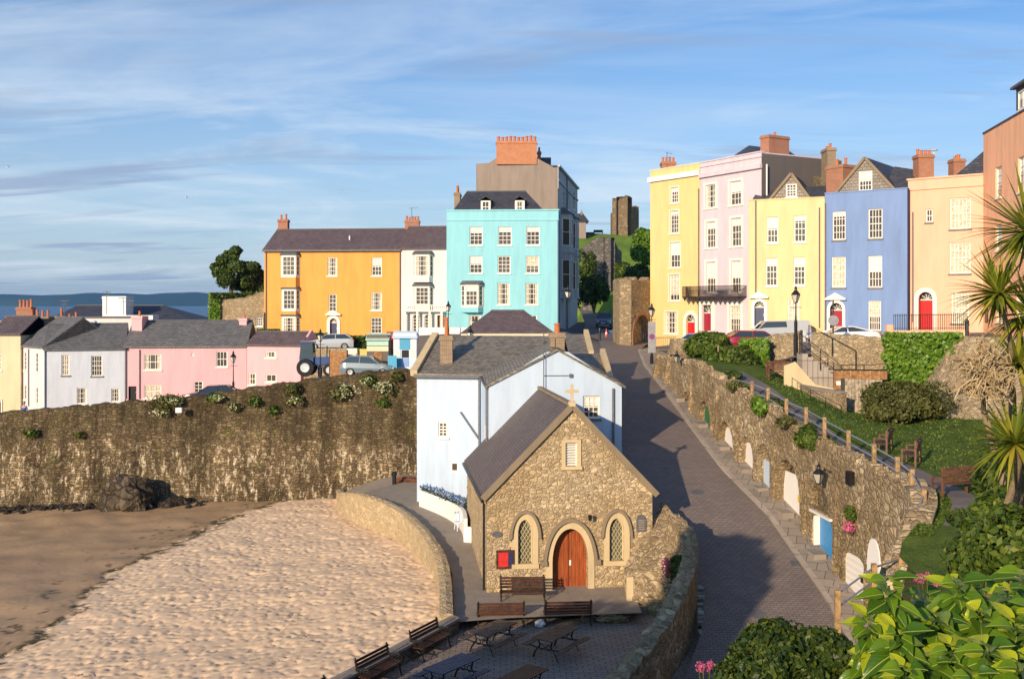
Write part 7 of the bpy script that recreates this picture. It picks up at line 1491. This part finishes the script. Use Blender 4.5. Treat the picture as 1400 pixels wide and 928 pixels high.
for (x,y),lb in (((-2.6,51.6),'pale blue white plastic chair nearest the front wall of the inn terrace'),((-2.3,53.2),'white plastic chair behind the first one on the inn terrace')):
    T=thing('plastic_chair',lb,'chair',(x,y,.6),R(20),'chairs on the inn terrace'); wp=plain('white_plastic_chair',(.6,.68,.78),.5,var=.05); mb=MB(); mb.box(-.24,.24,-.24,.24,.40,.45); mb.build('seat',wp,T,world=False); mb=MB(); 
    for k in range(4): mb.box(-.24+k*.14,-.15+k*.14,.22,.26,.45,.88)
    mb.box(-.24,.27,.22,.26,.80,.88); mb.build('backrest',wp,T,world=False)
    for sx in (-1,1):
        for sy in (-1,1): mb=MB(); mb.tube([(sx*.24,sy*.24,0),(sx*.21,sy*.21,.42)],.025,6); mb.build('leg',wp,T,world=False)
# ------------------------------------------------------------------ stalls by the wall top
def stall(lab,px0,px1,y0,y1,D,mats,rows,dep=1.6):
    T=thing('market_stall',lab,'stall',tuple(W((px0+px1)/2,y1,D)),0,'painted stalls by the wall'); F_=Fac(tuple(XY(px0,D)),tuple(XY(px1,D))); zb_=CZ-(y1-HY)*D/1400; zt_=CZ-(y0-HY)*D/1400
    mb=MB(); F_.box(mb,0,F_.L,zb_-.5,zt_-.05,-dep,0); mb.build('body',mats[0],T)
    rf=MB(); rf.hexa([F_.p(-.08,zt_-.45,.25),F_.p(F_.L+.08,zt_-.45,.25),F_.p(F_.L+.08,zt_,-dep*.5),F_.p(-.08,zt_,-dep*.5)],[F_.p(-.08,zt_-.4,.25),F_.p(F_.L+.08,zt_-.4,.25),F_.p(F_.L+.08,zt_+.07,-dep*.5),F_.p(-.08,zt_+.07,-dep*.5)]); rf.build('roof',mats[1],T)
    for (a,b,c,d_,m,nm) in rows: s=MB(); F_.box(s,a*F_.L,b*F_.L,zb_+c*(zt_-zb_),zb_+d_*(zt_-zb_),.003,.04); s.build(nm,m,T)
    return T
pl=lambda n,c: plain(n,c,.6,var=.06)
mint=pl('mint_paint',(.42,.62,.52)); crm=pl('stall_cream',(.7,.62,.42)); brn=pl('stall_brown',(.13,.10,.08)); wbl=pl('stall_pale_blue',(.55,.68,.85)); bbl=pl('stall_mid_blue',(.08,.35,.55)); lbl=pl('stall_soft_blue',(.25,.38,.65))
stall('mint and cream kiosk with an open brown front beside the blue stall',501.5,531,457,505,78,[brn,mint],[(0,1,.68,.88,mint,'sign_board'),(0,1,.52,.66,crm,'sign_board'),(.33,.7,.0,.5,M['woodb'],'hatch')])
stall('blue and white chequered stall next to the white inn roof',538,569.5,454,501,76.5,[wbl,wbl],[(.28,.72,.5,.82,bbl,'panel'),(.0,.26,.5,.82,M['white'],'panel'),(.74,1,.5,.82,M['white'],'panel'),(0,.3,.28,.48,M['blind'],'poster'),(.36,.66,.26,.48,M['black'],'hatch'),(.7,1,.28,.48,M['blind'],'poster'),(0,.32,.0,.24,bbl,'panel'),(.34,.66,.0,.24,lbl,'panel'),(.7,1,.0,.26,wbl,'panel')])
stall('small red topped kiosk squeezed between the mint and blue stalls',528,541,455,500,81,[M['woodb'],M['reddoor']],[(0,1,.7,.82,M['reddoor'],'sign_board')])
p_=W(462,500,79); T=thing('board_screen','plain brown timber screen left of the stalls','screen',tuple(p_)); F_=Fac(tuple(XY(451,79)),tuple(XY(474,78.5))); mb=MB(); F_.box(mb,0,F_.L,6,CZ-(480-HY)*79/1400,-.08,0); mb.build('panel',M['woodb'],T); mb=MB(); F_.box(mb,-.06,0,6,CZ-(478-HY)*79/1400,-.1,.03); F_.box(mb,F_.L,F_.L+.06,6,CZ-(478-HY)*79/1400,-.1,.03); mb.build('frame',M['teakd'],T)
for px,y0,y1,D_,m,lb,nm in ((481,476,500,79.5,M['blind'],'white notice panel standing behind the brown screen','display_stand'),(496,477,500,79.8,pl('yellow_board',(.6,.5,.12)),'yellow painted board with a round grey emblem beside the mint kiosk','display_stand')):
    p_=W(px,y1,D_); T=thing(nm,lb,'board',tuple(p_)); h=(y1-y0)*D_/1400; mb=MB(); mb.box(p_.x-.4,p_.x+.4,D_,D_+.06,p_.z,p_.z+h); mb.build('board',m,T)
    if 'yellow' in lb: s=MB(); s.lathe([(.28,0),(.28,.02)],n=18); s.v=[(x+p_.x,z_*-1+D_-.002,y+p_.z+h*.5) for x,y,z_ in s.v]; s.build('emblem',M['greyl'],T)
    for q_ in (-.35,.3): mb=MB(); mb.box(p_.x+q_,p_.x+q_+.05,D_+.061,D_+.11,p_.z-.6,p_.z+h); mb.build('leg',M['teakd'],T)
p_=W(536,502,75.5); T=thing('blue_board','blue leaning board at the foot of the chequered stall','board',tuple(p_)); mb=MB(); mb.hexa([(p_.x-.3,75.5,p_.z-.1),(p_.x+.35,75.5,p_.z-.1),(p_.x+.35,75.55,p_.z-.1),(p_.x-.3,75.55,p_.z-.1)],[(p_.x-.35,75.8,p_.z+.85),(p_.x+.3,75.8,p_.z+.85),(p_.x+.3,75.85,p_.z+.85),(p_.x-.35,75.85,p_.z+.85)]); mb.build('board',bbl,T)
ribbon_wall([tuple(XY(415,93)),tuple(XY(470,92)),tuple(XY(545,91))],[5,5.5,6],[CZ-(476-HY)*93/1400,CZ-(476-HY)*92/1400,CZ-(478-HY)*91/1400],.4,M['gard'],'stone_terrace_wall','low stone wall below the parked silver hatchback and the orange house','wall')
P=np.array([list(W(random.uniform(470,545),random.uniform(460,476),95+random.uniform(-.6,.6))) for _ in range(3500)]); tag(leafmesh('front_garden_hedge',P,np.tile([0,-.5,1],(3500,1)),.24,M['leafm']),'low green hedge in front of the orange house right of its door','hedge')
P=np.array([list(W(random.uniform(420,446),random.uniform(456,470),99+random.uniform(-.6,.6))) for _ in range(1200)]); tag(leafmesh('front_garden_shrub',P,np.tile([0,-.5,1],(1200,1)),.24,M['leafy']),'small bright green shrub left of the orange house door','shrub')
P=np.array([list(W(random.uniform(352,382),random.uniform(451,458),103+random.uniform(-.6,.2))) for _ in range(900)]); tag(leafmesh('corner_shrub',P,np.tile([0,-.5,1],(900,1)),.24,M['leafm']),'low green plants at the left foot of the orange house','shrub')
# ------------------------------------------------------------------ trees and shrubs
def tree(name,lab,base,crown,n,size,mat,tr=.25,group=None,limbs=8):
    b=Vector(base); T=thing(name,lab,'tree',base,0,group); mb=MB(); c0=Vector(crown[0][:3]); top=c0+Vector((0,0,.3*crown[0][3]))
    mid=b.lerp(top,.5)+Vector((tr*.8,0,0)); mb.tube([b-Vector((0,0,.5)),b.lerp(mid,.5),mid,top],[tr*1.2,tr,tr*.7,tr*.25],10); mb.build('trunk',M['bark'],T)
    Ps=[];Ns=[]
    for (x,y,z,r_,rz_) in crown:
        q=MB(); s_=b.lerp(top,random.uniform(.35,.8)); q.tube([s_,s_.lerp(Vector((x,y,z)),.6)+Vector((0,0,-.1)),Vector((x,y,z))],[tr*.4,tr*.22,tr*.08],6); q.build('limb',M['bark'],T)
        P,N_=blobpts((x,y,z),(r_,r_,rz_),n//len(crown),.5,.35); Ps.append(P);Ns.append(N_)
    leafmesh('crown',np.concatenate(Ps),np.concatenate(Ns),size,mat,T); return T
D_=112; cr=[]
for px,py,r_ in ((316,352,13),(300,372,12),(326,366,14),(340,374,11),(312,384,12),(333,388,12),(296,366,8),(322,344,8),(345,364,7),(305,356,9)):
    p_=W(px,py,D_+random.uniform(-1,1)); cr.append((p_.x,p_.y,p_.z,r_*D_/1400*1.15,r_*D_/1400*.85))
tree('pine_tree','tall dark pine with layered branches left of the orange house',tuple(W(315,405,D_)),cr,9000,.24,M['leafd'],.22)
p_=W(347,385,114); tree('round_tree','smaller rounded tree between the pine and the orange house',tuple(W(347,405,114)),[(p_.x+dx,114,p_.z+dz,1.5,1.1) for dx,dz in ((-.9,-.3),(.5,.2),(1.0,-.6),(-.2,-.9))],5000,.24,M['leafd'],.15)
# garden shrubs on the right
def bsh(px,py,D,rx,rz_,n,size,m,lab,**k): p_=W(px,py,D); return bush(k.pop('nm','shrub'),lab,(p_.x,p_.y,p_.z),(rx,rx,rz_),n,size,M[m],**k)
bsh(971,478,66,1.35,1.25,7000,.16,'leafm','dense green shrub at the top of the arched wall below the lilac house')
bsh(1000,491,62,1.5,1.0,6500,.16,'leafm','spreading green shrub under the maroon estate car')
bsh(1022,502,60,1.0,.75,3500,.15,'leafd','small dark shrub left of the pale brown garden bench')
bsh(985,500,64,.9,.7,3000,.15,'leafo','olive toned shrub behind the first fence posts')
bsh(1236,553,50.0,1.9,1.45,13000,.10,'leafo','large round olive green shrub in front of the ivy wall',nm='olive_shrub')
bsh(1214,566,48.8,1.1,.8,4500,.10,'leafo','lower left lobe of olive shrubs touching the plank gate',nm='olive_shrub')
for px,D_,lb in ((982,62,'slim pale bare trunk rising through the green shrubs'),):
    p_=W(px,520,D_); T=thing('slim_trunk',lb,'tree',tuple(p_)); mb=MB(); mb.tube([p_-Vector((0,0,.5)),p_+Vector((.03,0,1.2)),p_+Vector((-.02,0,2.4))],[.07,.06,.04],8); mb.build('trunk',M['pbark'],T)
    P,N_=blobpts((p_.x,p_.y,p_.z+2.5),(.5,.5,.4),500); leafmesh('crown',P,N_,.16,M['leafm'],T)
for px,py,D_,rx,n,m,lb in ((1140,590,43.5,1.0,1100,'leafm','low leafy plants between the fence and the garden path by the middle posts'),(1075,560,49,.7,700,'leafd','small dark plants inside the fence above the green ivy mound'),(1015,530,55,.9,900,'leafd','small dark plants by the first fence posts')):
    p_=W(px,py,D_); x=wl(D_)+1.0; T=thing('border_plants',lb,'plant',(x,D_,lz(x,D_))); P,N_=blobpts((x,D_,lz(x,D_)+.15),(.45,rx,.25),n); leafmesh('foliage',P,N_,.12,M[m],T)
# shrub masses right
for px,py,D_,rx,rz_,n,sz,m,lb in ((1392,735,19,.95,1.35,7500,.085,'leafm','tall leafy shrub at the right edge below the palm'),(1350,775,17.5,.6,.7,3500,.085,'leafm','leafy shrub with pink flowers left of the tall right edge shrub'),
   (1400,665,23,1.2,1.0,4500,.10,'leafd','dark shrub behind the palm trunk at the right edge'),(1318,715,24,.35,.3,600,.10,'leafd','small shrub spray reaching out over the shaded lawn')):
    bsh(px,py,D_,rx,rz_,n,sz,m,lb)
for px,py,D_,lb in ((1345,765,15.8,'pink flower spikes in front of the leafy shrub at the right'),(1268,793,15.0,'small pink flower spikes above the big bright leaves'),(965,915,14,'pink flowers at the bottom left of the dark hedge bush')):
    p_=W(px,py,D_); T=thing('pink_flower_spike',lb,'flower',tuple(p_)); 
    mb=MB()
    for k in range(5):
        q_=p_+Vector((random.uniform(-.12,.12),random.uniform(-.1,.1),random.uniform(-.05,.08))); mb.tube([p_-Vector((0,0,.8)),q_],.006,5)
        P,N_=blobpts(tuple(q_),(.05,.05,.09),70,.3,.2); leafmesh('flower_head',P,N_,.022,M['pinkf'],T,aspect=1.0)
    mb.build('stems',M['leafm'],T)
bsh(1388,752,12.6,.62,.62,5000,.06,'leafm','leafy shrub wrapped round the foot of the palm trunks')
bsh(1076,905,12.5,.66,.42,9000,.05,'leafd','dense dark green bush at the bottom edge below the rail fence',nm='hedge_bush')
bsh(1030,925,12.0,.45,.33,4000,.05,'leafd','lower left lobe of the dark bottom edge bushes',nm='hedge_bush')
bsh(1128,890,12.5,.40,.36,3600,.05,'leafd','small dark bush between the rail fence foot and the bright leaves',nm='hedge_bush')
# cordyline palms
def strap(mb,o,d_,L_,w_,droop,n=6):
    d_=Vector(d_).normalized(); o=Vector(o); side=d_.cross(Vector((0,0,1)))
    if side.length<.05: side=Vector((1,0,0))
    side.normalize(); pts=[]; p_=o.copy(); v=d_.copy()
    for k in range(n+1):
        t=k/n; ww=w_*(.55+.9*t if t<.35 else (1-t)*1.35)*.5+.001; pts.append((p_-side*ww,p_+Vector((0,0,-ww*.5)),p_+side*ww)); v=(v+Vector((0,0,-droop/n))).normalized(); p_=p_+v*(L_/n)
    vs=[q for r_ in pts for q in r_]; mb.add(vs,[(k*3+j,k*3+j+1,(k+1)*3+j+1,(k+1)*3+j) for k in range(n) for j in range(2)])
def palm_head(T,c,n,L_,w_,up=0.0,name='leaf_rosette'):
    mb=MB(); n=int(n*1.35); w_*=1.1; L_*=.88
    for k in range(n):
        z=random.uniform(-.55,1.0)+up; a=random.uniform(0,2*PI); r_=math.sqrt(max(.05,1-min(.95,abs(z))**2)); strap(mb,c,(math.cos(a)*r_,math.sin(a)*r_,z),L_*random.uniform(.7,1.1),w_,random.uniform(.3,.9) if z<.6 else .25)
    o=mb.build(name,M['palm'],T); return o
def cordyline(lab,base,heads,trunkr=.045,group='spiky cordyline palms'):
    T=thing('cordyline_palm',lab,'palm',tuple(base),0,group); b=Vector(base)
    for (c,n,L_,w_) in heads:
        c=Vector(c); mb=MB(); m1=b.lerp(c,.45)+Vector((random.uniform(-.15,.15),0,.05)); m1=m1+Vector((.12,0,0)); mb.tube([b-Vector((0,0,1.0)),b,m1,b.lerp(c,.8)+Vector((.10,0,0)),c],[trunkr*1.4,trunkr*1.2,trunkr,trunkr*.8,trunkr*.6],9); mb.build('trunk',M['pbark'],T); palm_head(T,c,n,L_,w_)
    return T
D1_=13.0
cordyline('spiky palm with a yellow centred rosette hanging over the lawn at the right',W(1372,705,D1_+1),[(W(1387,606,D1_),95,.98,.055)])
Tc=cordyline('taller spiky palm at the right edge with several rosettes before the salmon building',W(1392,700,D1_+2.5),[(W(1408,318,12.5),70,1.0,.06),(W(1366,402,12.8),75,.8,.055),(W(1412,430,13.2),70,.9,.06),(W(1392,498,13.4),60,.85,.055)])
# dry flower spike
T=thing('dry_flower_plume','bushy pale dry flower plume hanging between the palm rosettes','flower',tuple(W(1352,520,13.2))); mb=MB(); cc=W(1350,515,12.6)
for k in range(85):
    a=random.uniform(0,2*PI); z=random.uniform(-.6,1); r_=math.sqrt(1-min(.95,abs(z))**2); d_=Vector((math.cos(a)*r_,math.sin(a)*r_,z)); e=cc+Vector((d_.x*.42,d_.y*.3,d_.z*.62))*random.uniform(.6,1.0)
    mb.tube([cc,cc.lerp(e,.6)+Vector((0,0,.05)),e],[.014,.011,.007],5)
    for j in range(11):
        s_=cc.lerp(e,random.uniform(.35,1)); q_=s_+Vector((random.gauss(0,.07),random.gauss(0,.07),random.gauss(-.01,.07))); mb.tube([s_,q_],[.010,.006],4)
mb.build('flower_plume',M['dead'],T)
mb=MB(); mb.tube([W(1372,660,13.4),W(1345,560,13.2),cc],[.05,.04,.03],7); mb.build('stalk',M['pbark'],T)
# big bright leaves in the foreground
def bigleaf(mb,o,d_,up,L_,w_):
    d_=Vector(d_).normalized(); up=Vector(up); s_=d_.cross(up).normalized(); n=s_.cross(d_).normalized(); rows=[]
    P_=[(0,.03),(.08,.45),(.2,.85),(.36,1.0),(.54,.86),(.7,.58),(.84,.28),(.94,.09),(1.0,.0)]; fold=random.uniform(.15,.6); cur=random.uniform(.1,1.0)
    for t,ww in P_:
        c=Vector(o)+d_*L_*t-n*L_*cur*t*t*.5; h=w_*ww/2; wv=math.sin(t*9+fold*20)*.05*w_
        rows.append([c-s_*h+n*(h*fold+wv),c-s_*h*.5+n*h*fold*.45,c,c+s_*h*.5+n*h*fold*.45,c+s_*h+n*(h*fold-wv)])
    vs=[q for r_ in rows for q in r_]; mb.add(vs,[(k*5+j,k*5+j+1,(k+1)*5+j+1,(k+1)*5+j) for k in range(len(P_)-1) for j in range(4)])
    if mb.uv is None: mb.uv=[]
    mb.uv+=[((j-2)*.5*max(ww,.05),t) for t,ww in P_ for j in range(5)]
def bigplant(lab,spots,stemfrom,group):
    T=thing('large_leaved_shrub',lab,'shrub',tuple(stemfrom),0,group); st=MB()
    for (px,py,D_,nl,L_) in spots:
        nl=int(nl*2.7); L_*=.92
        c=W(px,py,D_); st.tube([Vector(stemfrom)+Vector((random.uniform(-.15,.15),random.uniform(-.1,.1),-.3)),c.lerp(Vector(stemfrom),.4)+Vector((0,-.03,.06)),c-Vector((0,0,.0))],[.014,.009,.004],6)
        mb=MB()
        for k in range(nl):
            a=k*2.4+random.uniform(-.3,.3); t=k/nl; el=lerp(-.95,.45,t)+random.uniform(-.15,.15); d_=Vector((math.cos(a)*math.cos(el),math.sin(a)*math.cos(el)*.9-.15,math.sin(el)))
            o=c+Vector((0,0,-.10+t*.12))+d_*.012; bigleaf(mb,o,d_,(-.1,-.5,.8),L_*random.uniform(.3,1.2)*(1-.35*t),L_*.58*random.uniform(.6,1.1)*(1-.3*t))
        mb.build('leaf_cluster',M['leafb'],T,smooth=True)
    st.build('stem',M['leafm'],T); return T
sp_=[(1215,800,3.1,10,.13),(1188,850,3.1,11,.12),(1228,868,3.0,11,.13),(1180,905,3.1,11,.12),(1238,920,2.9,11,.14),(1200,880,3.2,9,.12),(1212,935,3.0,9,.13)]
bigplant('leftmost clump of large bright leaves in the foreground',sp_,W(1215,1010,3.1),'large leaved shrubs in the foreground')
sp_=[(1265,820,3.5,10,.13),(1290,870,3.6,10,.14),(1240,850,3.4,10,.13),(1345,800,3.5,10,.14),(1310,915,3.3,10,.14),(1400,790,3.6,10,.14),(1250,905,3.4,9,.12),(1310,800,3.3,11,.15),(1280,845,3.2,11,.14),(1340,842,3.2,11,.16),(1300,890,3.0,11,.15),(1350,890,2.9,11,.16),(1275,915,3.0,10,.14),(1330,930,2.8,10,.15),(1375,812,3.3,10,.15),(1390,860,3.1,11,.17),(1395,915,2.8,11,.16),(1360,925,2.9,9,.15),(1420,840,3.2,10,.16),(1430,900,3.0,10,.16),(1255,885,3.3,9,.13),(1320,865,3.4,9,.14),(1370,870,3.4,9,.14)]
bigplant('broad mass of large bright and dark leaves filling the bottom right corner',sp_,W(1340,1010,3.2),'large leaved shrubs in the foreground')
# grass tufts on the lawn
gp_=[]
for _ in range(26000):
    y=random.uniform(30,56); x=wl(y)+2.5+random.uniform(0,14) if random.random()<.8 else wl(y)+.5+random.uniform(0,.7); gp_.append((x,y,lz(x,y)+.03))
gp_=np.array(gp_); o=leafmesh('grass_blades',gp_,np.tile([.6,-.5,.1],(len(gp_),1)),.05,M['bladed'],aspect=2.6); o['kind']='stuff'; o['label']='short green grass over the garden lawn'; o['category']='grass'
# ------------------------------------------------------------------ cliff and trees left of the camera (cast the shade on the terrace)
rock('cliff_rock','craggy cliff foot left of the view',(-12.5,6.5,1.0),(6.2,4.2,6.2),17,M['rock'],cat='rock')['label']='tall craggy cliff rock rising left of the terrace outside the picture'
cr=[(-15.2,9.0,7.6,2.4,2.2),(-12.6,9.6,8.2,2.5,2.3),(-10.2,9.6,9.8,2.5,2.6),(-9.3,10.2,11.4,2.1,2.2),(-13.8,10.2,7.2,2.6,2.4),(-11.4,10.4,7.4,2.6,2.8),(-9.2,9.5,8.2,2.0,2.4),(-16.8,8.8,7.0,1.8,1.8)]
tree('cliff_tree','large dense tree on the cliff left of the terrace outside the picture',(-12,9.4,4),cr,15000,.42,M['leafd'],.4)
# gulls
for px,py,D_,lb in ((255,270,150,'seagull gliding high over the left headland'),(11,228,150,'seagull gliding at the far left of the sky')):
    p_=W(px,py,D_); T=thing('seagull',lb,'bird',tuple(p_),R(20),'gulls'); mb=MB(); mb.lathe([(.01,-.28),(.08,-.1),(.09,.05),(.05,.2),(.01,.28)],n=8); mb.v=[(z,y,x) for x,y,z in mb.v]
    for sy in (-1,1): mb.add([(-.08,0,.02),(.12,0,.02),(.05,sy*.35,.14),(-.1,sy*.7,.04),(-.16,sy*.35,.12)],[(0,1,2,4),(4,2,3)])
    mb.build('body',M['white'],T,world=False)
p_=W(102,437,96.5); T=thing('seagull','seagull perched on the light blue house chimney pot','bird',tuple(p_),R(160),'gulls'); mb=MB(); mb.lathe([(.01,-.25),(.09,-.08),(.1,.06),(.06,.18),(.065,.25),(.01,.33)],n=8); mb.v=[(z*.9,y,x+.18+z*.35) for x,y,z in mb.v]; mb.build('body',M['white'],T,world=False)
# ------------------------------------------------------------------ air
mb=MB(); mb.box(-5200,5200,-20,7600,SEA-1.0,140)
hm=bpy.data.materials.new('haze'); hm.use_nodes=True; nt=hm.node_tree; nt.nodes.clear(); oo=nd(nt,'ShaderNodeOutputMaterial'); pv=nd(nt,'ShaderNodeVolumePrincipled'); pv.inputs['Color'].default_value=(.20,.52,1.0,1); pv.inputs['Density'].default_value=0.00008; pv.inputs['Anisotropy'].default_value=0.2
nt.links.new(pv.outputs[0],oo.inputs['Volume']); o=mb.build('haze',hm); o['kind']='stuff'; o['label']='thin blue sea air fading the far headland'; o['category']='haze'

#==BODY==
